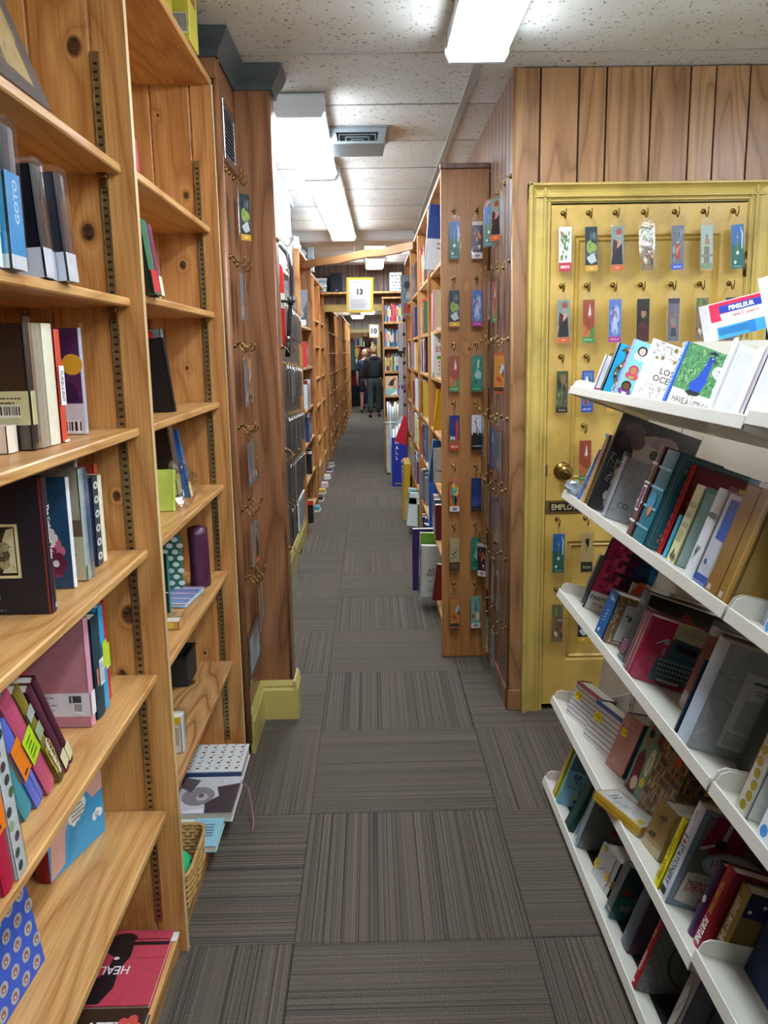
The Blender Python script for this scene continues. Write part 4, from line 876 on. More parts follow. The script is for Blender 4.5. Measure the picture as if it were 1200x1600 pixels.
def crumple(name, label, x, y, z, sx, sy, sz, m, col='ffffff', seed=1, n=7, cat='bag', group=None):
    rr = random.Random(seed); mb = MB(); v = []; mm = 8
    for i in range(mm+1):
        for j in range(n+1):
            a = i/mm*pi*.92+.05; b_ = 2*pi*j/n; k = rr.uniform(.72, 1.1)
            v.append((x+math.cos(b_)*math.sin(a)*sx*k, y+math.sin(b_)*math.sin(a)*sy*k, z+max(0.001, sz*(1+math.cos(a))/2*k)))
    f = [(i*(n+1)+j, i*(n+1)+j+1, (i+1)*(n+1)+j+1, (i+1)*(n+1)+j) for i in range(mm) for j in range(n)]
    for i in range(mm+1): v[i*(n+1)+n] = v[i*(n+1)]
    mb.add(v, f, col); return put(name, mb, m, label=label, cat=cat, group=group)
crumple('plastic_bag', 'crinkled clear plastic wrapping with lime paper in front of the black journal', -.555, 2.42, Z, .05, .07, .15, wrap_m, seed=5)
lb('notebook', 'lime green booklet inside the crinkled clear wrapping', 'notebook', -.575, 2.37, Z, .10, .03, .12, 'c3d45c', lean=-14, group=g4)
Z = .729
lb('book', 'teal edged dark book with white line standing half behind the divider', 'book', -.607, 2.385, Z, .16, .016, .176, '182a2e', spine='35807e', group=g4, back=[('r', 0, .34, 1, .36, 'c8d2d2'), ('r', .3, .1, .6, .24, 'dfe6e8')])
qt = [('r', 0, 0, 1, 1, '2c7060')]
for i in range(9):
    for j in range(4): qt.append(('e', .14+.25*j+(.12 if i % 2 else 0), .06+.11*i, .085, .045, 'dfe5dc', 8))
lb('gift_bag', 'gift bag with white and green quatrefoil lattice pattern', 'bag', -.618, 2.60, Z, .13, .02, .185, '2c7060', group=g4, back=qt, gloss=False)
mb = MB(); v = []
for i in range(9):
    for j in range(13):
        a = 2*pi*j/12; k = 1+.12*math.sin(3*a+i*.3); zz = i/8
        r_ = .034*(1-.12*zz)*k
        v.append((-.575+math.cos(a)*r_, 2.675+math.sin(a)*r_*1.1, Z+.002+zz*.195))
mb.add(v, [(i*13+j, i*13+j+1, (i+1)*13+j+1, (i+1)*13+j) for i in range(8) for j in range(12)]+[tuple(8*13+j for j in range(12))], '4a2036', 0, True)
put('cloth_bag', mb, plain('plum_satin', '4a2038', .35, 0, .3, 30), label='gathered plum satin gift bag standing behind the striped notebook', cat='bag')
flat('notebook', 'blue, pink and white striped notebook lying flat at the shelf front', 'notebook', -.665, 2.44, Z, .095, .19, .012, '7fb6e0', rot=-6, group=g4, front=[('r', 0, .07*i, 1, .07*i+.03, ['e8e8f4', 'd04a78', '3d8fd0', 'b83058'][i % 4]) for i in range(14)])
lb('packet', 'small clear packet with orange and yellow contents at the shelf edge', 'packet', -.545, 2.23, Z, .05, .05, .022, 'd8a060', wrap=True, group=g4, back=[('r', .3, .1, .7, .9, 'e8d040')])
lb('packet', 'white and yellow topped packet below it on the lower shelf', 'packet', -.54, 2.16, .395, .035, .04, .105, 'e6e6e2', wrap=True, group=g4, back=[('r', 0, .8, 1, 1, 'e8d020'), ('r', .1, .2, .8, .7, 'c8b8a8')])
t = thing('storage_box', 'black open box pushed to the back of the lower shelf', 'box', T(-.70, 2.70, .395))
mb = MB().box((-.075, -.07, 0), (.075, .07, .004)).box((-.075, -.07, .004), (-.071, .07, .1)).box((.071, -.07, .004), (.075, .07, .1)).box((-.071, -.07, .004), (.071, -.066, .1)).box((-.071, .066, .004), (.071, .07, .1))
put('box_body', mb, plain('black_card', '1d1e20', .6), t); put('rim', MB().box((-.078, -.073, .1), (.078, -.067, .104)).box((-.078, .067, .1), (.078, .073, .104)).box((-.078, -.067, .1), (-.07, .067, .104)).box((.07, -.067, .1), (.078, .067, .104)), black_m, t)
Z = .056
al = [('r', 0, 0, 1, 1, 'e4e6e4')]
for i in range(5):
    for j in range(6):
        c = ['9c4a50', '5a7a52', 'c0844a', '7a8a9c', '6a3c44']; al += [('e', .1+.16*j, .12+.19*i, .035, .03, c[(i+j) % 5], 6), ('e', .13+.16*j, .2+.19*i, .018, .022, c[(i*2+j) % 5], 6)]
lb('x', 'x', 'x', 0, 0, 0, .01, .01, .01, 'ffffff') if False else None
flat('photo_album', 'white album with tiny floral rows and navy spine, lying flat on the bottom shelf', 'album', -.665, 2.604, Z+.0, .205, .2, .045, 'e4e6e4', front=al, group=g4)
an = put('album_spine', MB().box((-.664, 2.5995, Z+.002), (-.461, 2.6135, Z+.042), '24406c').box((-.55, 2.5985, Z+.018), (-.52, 2.5995, Z+.026), 'b8c4d8').box((-.49, 2.5985, Z+.012), (-.472, 2.5995, Z+.03), '9cb0cc'), pr, label='navy spine panel of the floral album lying flat', cat='album')
ph = [('r', 0, 0, 1, 1, 'cfccd0'), ('e', .35, .45, .28, .26, '8c8488', 14), ('e', .42, .42, .1, .1, 'bdb6b8', 10), ('e', .4, .46, .05, .06, '6a6266', 10), ('p', [(.55, 0), (.5, .25), (.7, .45), (.62, .7), (1, .8), (1, 0)], '4a4044'), ('p', [(0, .7), (.2, .55), (.3, .9), (0, 1)], '5c5458'), ('p', [(.2, .05), (.5, .12), (.52, 0), (.2, 0)], 'e8e6ea')]
flat('photo_book', 'black and white photograph book lying flat in front of the floral album', 'book', -.645, 2.372, Z, .19, .225, .03, 'cfccd0', front=ph, group=g4)
flat('booklet', 'pale blue booklet with tiny dark lettering lying flat behind the basket', 'book', -.56, 2.21, Z, .085, .15, .02, '93c4d2', front=[('r', 0, 0, 1, 1, '93c4d2')]+lines(.3, .8, .3, .8, 5, '2c4a60'), group=g4)
flat('card_set', 'green and white patterned card set lying flat beside the pale blue booklet', 'cards', -.665, 2.245, Z, .1, .12, .015, 'd9e2da', front=[('r', 0, 0, 1, .3, '2c7a4c'), ('r', .25, .3, .7, .8, 'e6e4da'), ('r', .3, .4, .65, .7, '3f6c58'), ('e', .8, .5, .1, .2, 'bfe0ec')], group=g4)
mb = MB().tube([(-.472, 2.60, .075), (-.455, 2.57, .085), (-.43, 2.54, .078), (-.415, 2.50, .05), (-.40, 2.44, .012), (-.40, 2.40, .004)], .0022, 6)
put('ribbon', mb, plain('mauve_ribbon', '9c7078', .6), label='mauve ribbon bookmark hanging from the floral album over the carpet', cat='ribbon')
# wicker basket
bk = thing('wicker_basket', 'small wicker basket with a green object on the bottom shelf', 'basket', T(-.545, 2.055, .056))
hx, hy, hb = .052, .125, .10
mb = MB()
for i in range(11):
    zz = .004+i*.0095; k = .84+.16*i/10; P = []
    for j in range(25):
        a = 2*pi*j/24; cx, sy = math.cos(a), math.sin(a)
        q = (abs(cx)**6+abs(sy)**6)**(-1/6); wv = .0022*(1 if (i+j) % 2 else -1)
        P.append((cx*q*(hx*k+wv), sy*q*(hy*k+wv), zz))
    mb.tube(P, .0048, 5)
put('weave', mb, wicker_m, bk)
for j in range(24):
    a = 2*pi*j/24; cx, sy = math.cos(a), math.sin(a); q = (abs(cx)**6+abs(sy)**6)**(-1/6)
    put('stake', MB().tube([(cx*q*hx*.84, sy*q*hy*.84, .002), (cx*q*hx, sy*q*hy, hb+.006)], .0028, 5), wicker_m, bk)
P = []
for j in range(33):
    a = 2*pi*j/32; cx, sy = math.cos(a), math.sin(a); q = (abs(cx)**6+abs(sy)**6)**(-1/6); P.append((cx*q*(hx+.002), sy*q*(hy+.002), hb+.008))
put('rim', MB().tube(P, .006, 6), wicker_m, bk); put('base', MB().box((-hx*.8, -hy*.8, .001), (hx*.8, hy*.8, .006)), wicker_m, bk)
gt = thing('plush_toy', 'bright green felt shape with pointed ears sitting in the wicker basket', 'toy', T(-.548, 2.03, .072) @ Matrix.Scale(1.2, 4))
green = plain('green_felt', '1fae6a', .7, 0, .05, 30)
put('body', MB().lathe([(0, 0), (.03, .006), (.038, .03), (.036, .05), (.025, .068), (0, .074)], Matrix.Diagonal((1, 1.6, 1, 1)), 18), green, gt)
put('eye', MB().lathe([(0, -.001), (.014, .0), (.014, .002), (0, .003)], T(.034, .01, .045) @ R_(80, 'Y'), 14), plain('felt_dark', '1c3436', .7), gt)
for s_ in (-1, 1): put('ear', MB().lathe([(.012, 0), (.006, .015), (0, .024)], T(0, .03*s_, .062), 8), green, gt)
# ================================================================ BOOKS ON THE CREAM RACK (right)
def rb(name, label, cat, k, u, v, W, Tk, H, cov, lean=0, roll=0, yaw=0, **kw):
    kw.setdefault('group', 'gift books on the cream rack')
    return book(name, label, cat, rackM(k, u, v, .001) @ R_(yaw, 'Z') @ R_(lean, 'X') @ R_(roll, 'Y'), W, Tk, H, cov, **kw)
def price(x, y, w_=.16, h_=.09, c='f0d818', s='17.95'):
    return [('r', x, y, x+w_, y+h_, c), ('t', x+w_/2, y+h_/2, h_*.5, s, '222222', 0, w_*.8)]
# --- shelf 1
rb('pamphlet', 'slim white and pink pamphlet at the door end of the upper rack shelf', 'booklet', 1, .012, 2.40, .06, .012, .11, 'e4dde0', front=[('p', [(0, 0), (.9, 0), (.9, .2), (0, .12)], 'c0406a'), ('p', [(0, 0), (.6, 0), (.3, .1)], '3f56a8')])
sh = [('r', 0, 0, 1, 1, '24a8dc')]
P = [(.38+.14*math.sin(i*.55), .93-.055*i) for i in range(13)]
for i, (x, y) in enumerate(P): sh += [('e', x, y, .16-.006*i, .045, '5c4a34', 9), ('e', x, y, .09-.004*i, .025, ['e8d6a0', '1c1c20', '9c7a48'][i % 3], 8)]
sh += [('p', [(.4, .95), (.15, .9), (.15, .87), (.42, .88)], '5c4a34')]+[('e', .48+.14*math.cos(t_*.8), .16+.08*math.sin(t_*.8), .04, .028, 'e8d6a0', 7) for t_ in range(8)]
rb('colouring_book', 'bright blue book with a patterned seahorse on the upper rack shelf', 'book', 1, .010, 2.30, .062, .02, .142, '24a8dc', spine='1b1d22', front=sh, spn=[('r', 0, 0, 1, 1, '1b1d22')])
kd = [('r', 0, 0, 1, 1, '8fd4d8')]
for i, (cy, face, body, hair) in enumerate(((.84, 'f0cfc0', 'e8f0f4', '3c3030'), (.5, 'c48a60', 'd8506c', 'c43a58'), (.22, '7a4a30', '7a3c8c', '241a1a'))):
    x = .42-.06*i
    kd += [('e', x, cy-.10, .27, .07, body, 12), ('e', x, cy, .2, .085, hair, 14), ('e', x, cy-.008, .13, .06, face, 12), ('e', x-.05, cy, .016, .01, '202020', 6), ('e', x+.05, cy, .016, .01, '202020', 6), ('e', x, cy-.035, .03, .008, 'b03040', 6), ('r', x-.1, cy-.15, x+.1, cy-.11, ['d8e8f0', 'a8c060', 'e8e4f0'][i])]
rb('sticker_book', 'mint book with three small cartoon children on its cover', 'book', 1, .010, 2.182, .066, .012, .152, '8fd4d8', spine='b8a0cc', front=kd)
lo = [('r', 0, 0, 1, 1, 'f2f0ec')]+strokes(60, ['5a5246', '8c7a50', '3a3a38'], .04, .98, .72, .98, .09, .0011)+blobs(9, ['8a7440', 'a08c54'], .05, .95, .66, .98, .03)+strokes(60, ['5a5a56', '9a9a94', '8c7a50'], .02, .98, .02, .32, .09, .0011)+[('t', .5, .56, .10, 'LOST', '4a4238', 0, .6), ('t', .5, .43, .10, 'OCEAN', '4a4238', 0, .8), ('t', .5, .34, .02, 'postcards', '777777')]
rb('colouring_book', 'white colouring book with large black title between gold line drawings', 'book', 1, .010, 2.03, .125, .014, .150, 'efede8', front=lo)
pk = [('r', 0, 0, 1, 1, 'f0eee6'), ('r', 0, .30, .66, 1, '5c9a62')]+strokes(260, ['3f8050', '8fc49a', '2e6a48', 'a9c86a', '6fb08a', 'c6dcb4'], 0, .66, .30, 1, .06, .0016, .6, 2.2)+blobs(34, ['22405a', '2c5a4a'], 0, .66, .32, 1, .012)
pk += [('p', [(0.240, .28), (0.200, .42), (0.280, .55), (0.320, .72), (0.340, .86), (0.400, .86), (0.400, .70), (0.420, .5), (0.380, .33)], '2a54c4'), ('e', 0.380, .86, .045, .045, '2440a0', 10), ('p', [(0.300, .93), (0.380, .985), (0.460, .94), (0.380, .93)], '1c2c50'), ('p', [(0.420, .86), (0.500, .83), (0.420, .82)], '4a4a44'), ('e', 0.385, .87, .012, .012, 'f4f4f4', 6), ('p', [(0.180, .29), (0.250, .25), (0.370, .27), (0.400, .33), (0.240, .33)], '24302c'), ('l', 0.260, .26, 0.250, .2, .0016, '8c7c58'), ('l', 0.320, .26, 0.310, .2, .0016, '8c7c58'), ('l', 0.200, .11, 0.260, .1, .0014, '8c7c58'), ('l', 0.270, .09, 0.330, .09, .0014, '8c7c58'), ('e', 0.560, .70, .12, .10, 'f6f4f0', 14), ('t', 0.560, .72, .05, "I'M SO", '888888', 0, .12), ('t', 0.560, .66, .05, 'WHITE', '888888', 0, .12), ('t', .36, .14, .10, 'HAVE A LITTLE PUN', '6a645c', 0, .62, .01)]
rb('humour_book', 'picture book with a blue peacock on its cover and a bright blue spine', 'book', 1, .010, 1.80, .155, .03, .140, 'f0eee6', spine='2368d8', front=pk, spn=[spine_text('Have a Little Pun', 'bcd6f8', .5, .5, .5, 4.5, 90, .0, .8)])
dt = [('r', 0, 0, 1, 1, 'e6e8ea')]+[('r', .03+.045*i+.02*(j % 2), .02+.032*j, .045+.045*i+.02*(j % 2), .03+.032*j, 'b9c4cc') for i in range(20) for j in range(28)]+[('t', .32+.025*i, .2+.08*i, .05, c, 'b04a40' if i % 2 else '556070', 60) for i, c in enumerate('HORIZON')]+[('r', .80, 0, .95, .16, 'e8e030')]
rb('boxed_cards', 'glittery white dotted box of cards in a clear case, right of the peacock book', 'box', 1, .030, 1.60, .15, .02, .14, 'dfe2e4', front=dt, wrap=True)
rb('boxed_cards', 'pale pink and white box behind the clear case, by the rack bracket', 'box', 1, .012, 1.43, .12, .045, .125, 'e9e2ea', front=[('r', .3, 0, .7, 1, 'e4cdd8')], spn=[('r', .3, 0, .8, 1, 'f4f2f6')])
rb('boxed_cards', 'bright blue spined book on the right edge rack section, upper shelf', 'book', 1, .045, 1.30, .12, .05, .13, '3c8cd8', spine='3f94dc', front=[('r', 0, 0, 1, .4, 'd9e6f0')])
# --- top ledge boxes
def ledge(name, label, x, y, W, H, Tk, tilt, cov, shapes, sp=()):
    return book(name, label, 'box', T(x, y, 1.489) @ R_(-tilt, 'Y'), W, Tk, H, cov, hard=False, front=shapes, spn=sp, group='language course boxes on the rack top')
ledge('course_box', 'white language course box with a blue and red banner, tilted on the rack top', 1.005, 2.50, .19, .105, .05, 13, 'e8eaec',
      [('p', [(.05, .5), (.22, .5), (.2, .68), (1, .72), (1, 1), (.05, 1)], 'd42a50'), ('r', .2, .70, 1, .90, '2440a8'), ('t', .55, .80, .13, 'PIMSLEUR', 'f2f4f8', 0, .6, .04), ('t', .6, .58, .08, 'HEAR IT, LEARN IT', 'c8405a', 0, .55, .02), ('r', .12, .0, 1, .34, '4aa8dc'), ('r', .14, .1, .7, .3, '2a78b4'), ('r', .6, .0, .72, .34, '2c84d4')])
ledge('course_box', 'wide white language course box reading READY TO SPEAK CHINESE', 1.065, 2.20, .30, .165, .06, 15, 'eceeee',
      [('t', .56, .86, .10, 'READY TO SPEAK CHINESE?', '555a60', 0, .72, -.01)]+lines(.2, .95, .76, .8, 1, '9a9da0')+lines(.2, .95, .68, .74, 2, 'd0607a')+lines(.2, .95, .48, .66, 5, '9a9da0')+[('r', .25, .34, 1, .46, 'ee6a80'), ('r', .27, 0, .52, .32, 'f07828'), ('t', .42, .18, .09, 'Chinese', 'fbe0c0', 0, .2, .03), ('r', .5, 0, .9, .30, 'dc1c40'), ('t', .66, .15, .14, 'MANDARIN', 'f4c820', 0, .3, .05), ('r', .17, .02, .23, .16, '3a98e0'), ('r', .0, 0, .14, 1, 'd8dcde')])
ledge('course_box', 'small blue and red course leaflet between the two white boxes on the rack top', 1.19, 2.45, .08, .05, .02, 6, '3a60b0', [('r', .5, 0, 1, 1, 'd02a4c')])
# --- shelf 2
crumple('plastic_wrapper', 'crumpled grey-blue clear wrapper at the door end of the second rack shelf', .63, 2.57, 1.022, .03, .045, .055, clear('grey_film', .7, '93a6ae', .15), seed=9, cat='wrapper')
rb('gift_book', 'thin book with blue and white floral edge, door end of second shelf', 'book', 2, .02, 2.505, .06, .02, .165, 'd8dee4', spine='3a6cb4', roll=4, front=blobs(14, ['c0403c', '3c6cb4', 'f0f0f0'], r=.07), spn=petals(6, .22, ['e8e8ea', 'b83c3c', '2c5ca8'], .1, .9, .05, .95))
rb('gift_book', 'plain brown wooden looking spine between the floral booklet and the dark flower book', 'book', 2, .024, 2.455, .14, .035, .215, '94703a', spine='a07a42', gloss=False, spn=[('r', 0, .96, 1, 1, '3a80b8')])
ff = [('r', 0, 0, 1, 1, '1e1c24')]
ff += [('e', .5, .72, .26, .17, 'b8a8a0', 14), ('e', .62, .78, .18, .13, '9c8488', 12), ('e', .42, .66, .16, .12, 'd2c6bc', 12), ('e', .52, .70, .06, .05, '17131a', 9), ('e', .2, .86, .14, .09, '5c4450', 10), ('e', .27, .77, .1, .08, '6e4c58', 10), ('e', .12, .74, .08, .07, '4a3844', 9)]
ff += petals(5, .14, ['c8c890', 'e2dca8', 'a86a54'], .25, .5, .36, .48)+petals(4, .17, ['b5a7a4', '94807e', 'c8bcb4'], .15, .45, .12, .28)+petals(3, .15, ['7c5450', '9a706a'], .3, .5, .08, .2)+strokes(60, ['d8dcb0', 'a8b070', 'e8e8e0'], .02, .45, .3, .6, .08, .0016)
rb('picture_book', 'large dark book with moody pale flowers standing on the second rack shelf', 'book', 2, .010, 2.355, .235, .016, .285, '1e1c24', spine='141418', front=ff, wrap=True)
rb('colouring_box', 'clear-wrapped pale grey colouring kit with line-drawn leaves, COLOUR on its side', 'box', 2, .028, 2.245, .07, .03, .175, 'a9adb4', wrap=True, front=strokes(60, ['7c7a80', 'd8d8dc', '8c7a78'], .05, .95, .05, .95, .15, .001)+[('t', .5, .25, .09, 'CO', '4a4a50', 0, .6)], spn=strokes(30, ['e8e8ea', '7c7a80'], .1, .9, .05, .95, .1, .001))
def ribs(H, T_, col, n=4):
    return [('r', -.02, .16+.21*i, 1.02, .185+.21*i, col) for i in range(n)]
rb('classic_book', 'classic book with brown spine and white raised bands, left of the teal book', 'book', 2, .010, 1.963, .15, .034, .232, '6a4a40', spine='6e5048', front=[('r', .05, .03, .95, .97, '7c5a50')], spn=ribs(1, 1, 'e4e4e4')+[('r', .15, .28, .85, .56, 'e6e2e4'), ('r', .22, .30, .78, .54, '6a3450'), ('t', .5, .81, .035, 'JUSTICE', 'e0d8d0', -90, .12)])
tl = [('l', .06, .03, .06, .97, .001, 'c49a5a'), ('l', .06, .03, .95, .03, .001, 'c49a5a'), ('l', .06, .97, .95, .97, .001, 'c49a5a'), ('l', .95, .03, .95, .97, .001, 'c49a5a'), ('l', .10, .05, .10, .95, .0006, 'a8966a')]
for i in range(9): tl += [('e', .46+.12*math.sin(i*1.9), .2+.075*i, .10, .04, '6f8f94', 9), ('e', .46+.12*math.sin(i*1.9+2), .22+.075*i, .05, .03, 'b08c6c', 8)]
for cx, cy in ((.17, .10), (.26, .08), (.35, .06), (.18, .16), (.2, .9), (.3, .92), (.42, .93), (.17, .84)): tl += [('e', cx, cy, .045, .022, 'c68a4c', 10), ('e', cx, cy, .025, .012, '2a6a7a', 8)]
tl += [('e', .82, .45, .1, .1, 'c8643a', 10)]
rb('classic_book', 'large teal classic with gilt flourishes on its cover and banded spine', 'book', 2, .010, 1.868, .20, .078, .228, '1d6272', spine='256e80', front=tl, spn=ribs(1, 1, '7fb4c4')+[('e', .5, .45, .3, .1, '3a86a4', 10), ('e', .6, .35, .15, .06, 'c87a50', 8)])
rb('classic_book', 'dark red classic with ribbed spine and yellow price sticker behind the cream striped book', 'book', 2, .045, 1.838, .18, .026, .215, '641420', spine='b0242c', front=[('r', .04, .04, .96, .96, '7a1a24')]+price(.62, .80, .26, .11), spn=[('r', .2, .12+.09*i, .8, .17+.09*i, 'c8504c') for i in range(8)])
rb('mini_book', 'tiny yellow-green book with a cyan spine in front of the red classic', 'book', 2, .045, 1.806, .04, .016, .10, 'c9d838', spine='3fb4dc', front=[('r', .3, .1, .9, .3, '38a0b0'), ('e', .6, .5, .2, .06, 'f0f080')])
gy = [('r', 0, 0, 1, 1, 'd2cf9c')]
for i in range(3):
    for j in range(3): gy += [('l', .2+.26*j, .72-.13*i, .28+.26*j, .78-.13*i, .003, '3a3a30'), ('l', .3+.26*j, .70-.13*i, .24+.26*j, .77-.13*i, .002, '3a3a30')]
rb('gift_book', 'cream book with rows of small dark figures on its broad spine and pale teal cover', 'book', 2, .040, 1.735, .085, .042, .178, '9fbab4', spine='d2cf9c', front=[('r', 0, .94, 1, 1, '7fa098')], spn=gy+lines(.15, .85, .26, .42, 6, '6a6850')+blobs(6, ['3a3a30'], .1, .9, .04, .12, .07))
rb('gift_book', 'white book with a grey feather across the spine', 'book', 2, .020, 1.590, .10, .045, .188, 'd9dde0', spine='d5d9dc', front=[('r', .0, .9, 1, 1, 'b8c0c4')], spn=[('e', .6, .70, .45, .035, '5c645c', 12), ('l', .3, .2, .75, .36, .002, '3a3a38')]+strokes(14, ['3a3a38'], .35, .7, .22, .36, .08, .0014))
rb('boxed_cards', 'white box with a large bright blue panel, next to the gilt edged volumes', 'box', 2, .016, 1.512, .11, .06, .185, 'dfe6f0', spine='dce4ef', front=[('r', 0, .55, 1, 1, '2268d4')], spn=[('r', .35, .52, 1, .95, '2268d4'), ('r', 0, .02, 1, .12, '2a66c8'), ('e', .35, .26, .1, .03, '2a66c8', 8)], wrap=True)
rb('album', 'gilt gold edged album in clear wrap, left of the two golden volumes', 'book', 2, .006, 1.440, .16, .05, .212, '9a7433', spine='a07a34', wrap=True, page_mat=gold_m, spn=[('r', 0, 0, 1, 1, 'a47c34'), ('r', .1, .04, .4, .09, 'e6e2d8')])
rb('album', 'gilt gold edged album in clear wrap, right of the two golden volumes', 'book', 2, .006, 1.390, .16, .046, .215, 'a27c30', spine='a88234', wrap=True, page_mat=gold_m, spn=[('r', 0, 0, 1, 1, 'ac8636'), ('r', .6, 0, .75, 1, 'd0ae62'), ('r', .1, .04, .4, .09, 'e6e2d8')])
rb('album', 'pale grey-blue album next to the golden volumes at the right frame edge', 'book', 2, .05, 1.30, .17, .05, .225, '8e99a6', spine='9aa4b0')
pdts = [('r', 0, 0, 1, 1, 'eceeee')]
for i, c in enumerate(['4a9ad8', '4ab49a', 'e8b020', 'd8344c', '3a9a5a', '3a6cc8', 'e8842c', '4ab8c8', 'd83a6c', 'f0d020']): pdts.append(('e', .2+.45*(i % 2)+.1*(i//2 % 2), .1+.17*(i//2)+.07*(i % 2), .15, .075, c, 16))
rb('gift_box', 'white box covered with large multicoloured polka dots at the right edge', 'box', 2, .012, 1.215, .13, .05, .15, 'eceeee', front=pdts, spn=pdts)
# --- shelf 3
rb('gift_book', 'small grey book against the rack bracket, left of the mosaic covered box', 'book', 3, .055, 2.535, .09, .018, .165, '83827e', spine='8f8e8a', front=[('r', .2, .5, .8, .8, 'b8b8b0')], lean=4)
px = [('r', 0, 0, 1, 1, 'e3e2de')]
cl = ['c01f5c', '8c1f50', 'd0486c', '6a1c48', '4a1a40', '2c1c48', '1f2450', '1f3a60', '20526c', '153046', '101a2c']
for i in range(12):
    for j in range(13):
        q = min(10, max(0, int(i*.85+LITTER.uniform(-1.4, 1.4)))); px.append(('r', i/12, .26+j*.057, (i+1)/12, .26+(j+1)*.057, cl[q]))
px += [('t', .27, .18, .06, 'PANTONE', '2a2a2c', 0, .48, .02), ('t', .25, .09, .045, 'List Lightly', '2a2a2c', 0, .4)]
rb('boxed_cards', 'box with magenta to navy pixel mosaic cover and white label strip', 'box', 3, .048, 2.475, .17, .02, .235, '1c1c20', front=px, lean=5)
rb('boxed_cards', 'small grey lidded box behind the white boxed postcards', 'box', 3, .14, 2.36, .09, .06, .10, '8d8478', gloss=False, front=[('t', .6, .2, .14, 'BOX', '4a443c', 0, .5)])
rb('card_set', 'orange flower card set propped behind the grey lidded box', 'cards', 3, .15, 2.435, .09, .012, .13, 'c9bca8', front=petals(3, .3, ['e0542c', 'd8603c'], .2, .8, .3, .8)+price(.6, .1, .35, .12))
ww = [('r', 0, 0, 1, 1, '93714c')]+strokes(70, ['d8d2c8', 'e8e4dc'], 0, 1, 0, 1, .12, .002)+[('r', .22, .1, 1, .86, 'd5d8dc')]+blobs(8, ['5a6878', '8a94a4', '34404c'], .3, .95, .3, .82, .05)+barcode(.4, .8, .13, .22)
rb('postcard_box', 'white and kraft postcard box with a blue spine on the middle rack shelf', 'box', 3, .008, 2.135, .12, .066, .135, 'b8a890', spine='1f5a90', front=ww, spn=[('r', 0, 0, 1, 1, '1f5a90'), ('t', .5, .86, .10, 'Tellers', 'd8e4f0', 0, .6)]+[('l', .4, .35+.07*i, .6, .40+.07*i, .002, 'd8e4f0') for i in range(4)]+[('e', .35, .14, .1, .04, 'e8eef4', 8)])
dk = [('r', 0, 0, 1, 1, '17221c')]+blobs(26, ['1e3a2a', '2c1c38', '142c24', '3a2448'], r=.12)+[('p', [(.35, .42), (.5, .92), (.95, .62), (.82, .3)], 'c8402a')]+strokes(50, ['4a2050', '2c1840'], .38, .62, .32, .75, .06, .002)
rb('gift_book', 'dark floral book with an orange-red card, pink spiral on its grey spine', 'book', 3, .022, 1.985, .20, .052, .188, '1c2a24', spine='50585a', front=dk, wrap=True, spn=[('e', .5, .2, .34, .1, 'd87890', 16), ('e', .5, .2, .26, .075, '50585a', 14), ('e', .5, .2, .18, .05, 'd87890', 12), ('e', .5, .2, .1, .03, '50585a', 8), ('t', .5, .86, .09, 'AH', 'c8d0cc', 0, .7, .02)]+strokes(14, ['7a8a6a', '5a7a6a'], .1, .9, .35, .8, .1, .002))
rb('gift_book', 'deep green clothbound book with red floral edge behind the dark floral book', 'book', 3, .115, 2.05, .15, .05, .19, '123420', spine='1c4a2c', front=[('r', 0, .96, 1, 1, 'a0283a')], gloss=False)
tw = [('r', 0, 0, 1, 1, 'c02850'), ('r', .42, .76, 1, 1, 'cfc7a4')]+lines(.55, .9, .86, .93, 2, '8a846c')
tw += [('p', [(.27, .06), (.30, .42), (.42, .46), (.45, .78), (1, .74), (1, .1), (.6, .04)], '3a6270'), ('p', [(.5, .70), (.9, .68), (.88, .58), (.56, .6)], '141c22'), ('r', .34, .46, .38, .6, '7f9aa4'), ('l', .2, .62, .36, .74, .0025, 'b8c4c8'), ('e', .36, .68, .05, .05, '8fa8b0', 9)]
for i in range(4):
    for j in range(12): tw += [('e', .35+.052*j+.012*i, .40-.075*i, .021, .026, '1c1c1e', 9), ('e', .35+.052*j+.012*i, .404-.075*i, .014, .018, 'd6d0b6', 8)]
tw += [('r', .42, .07, .8, .11, 'd6d0b6')]
rb('postcard_set', 'flat crimson packet picturing a blue typewriter with round keys', 'book', 3, .006, 1.885, .150, .05, .158, 'c02850', front=tw, wrap=True, spn=[('r', .1*i, 0, .1*i+.05, 1, ['d8cfc0', 'b84a5a', '6a5a8c', 'd8b48a'][i % 4]) for i in range(10)])
mp = [('r', 0, 0, 1, 1, '76583a'), ('r', .04, .04, .96, .96, '8a6c48'), ('r', 0, 0, 1, .2, 'c8c2b8')]+strokes(60, ['5c4428', 'b0906a', '4a3820'], .05, .95, .24, .95, .2, .0016)+price(.62, .82, .28, .1, 'e8b81c', '17.5')
rb('map_box', 'wrapped brown box printed with old bookshelves and a torn paper base', 'box', 3, .098, 1.735, .10, .05, .20, '8a7254', spine='c0a888', front=mp, spn=mp[:3]+strokes(40, ['5c4428', '4a3820'], .1, .9, .24, .95, .2, .0016), wrap=True)
rb('notebook', 'thin navy spiral bound notebook in front of the grey marble portfolio', 'notebook', 3, .010, 1.585, .15, .008, .165, '26405e', spine='203850', spn=[('r', 0, .03*i, 1, .03*i+.012, '0f1820') for i in range(33)])
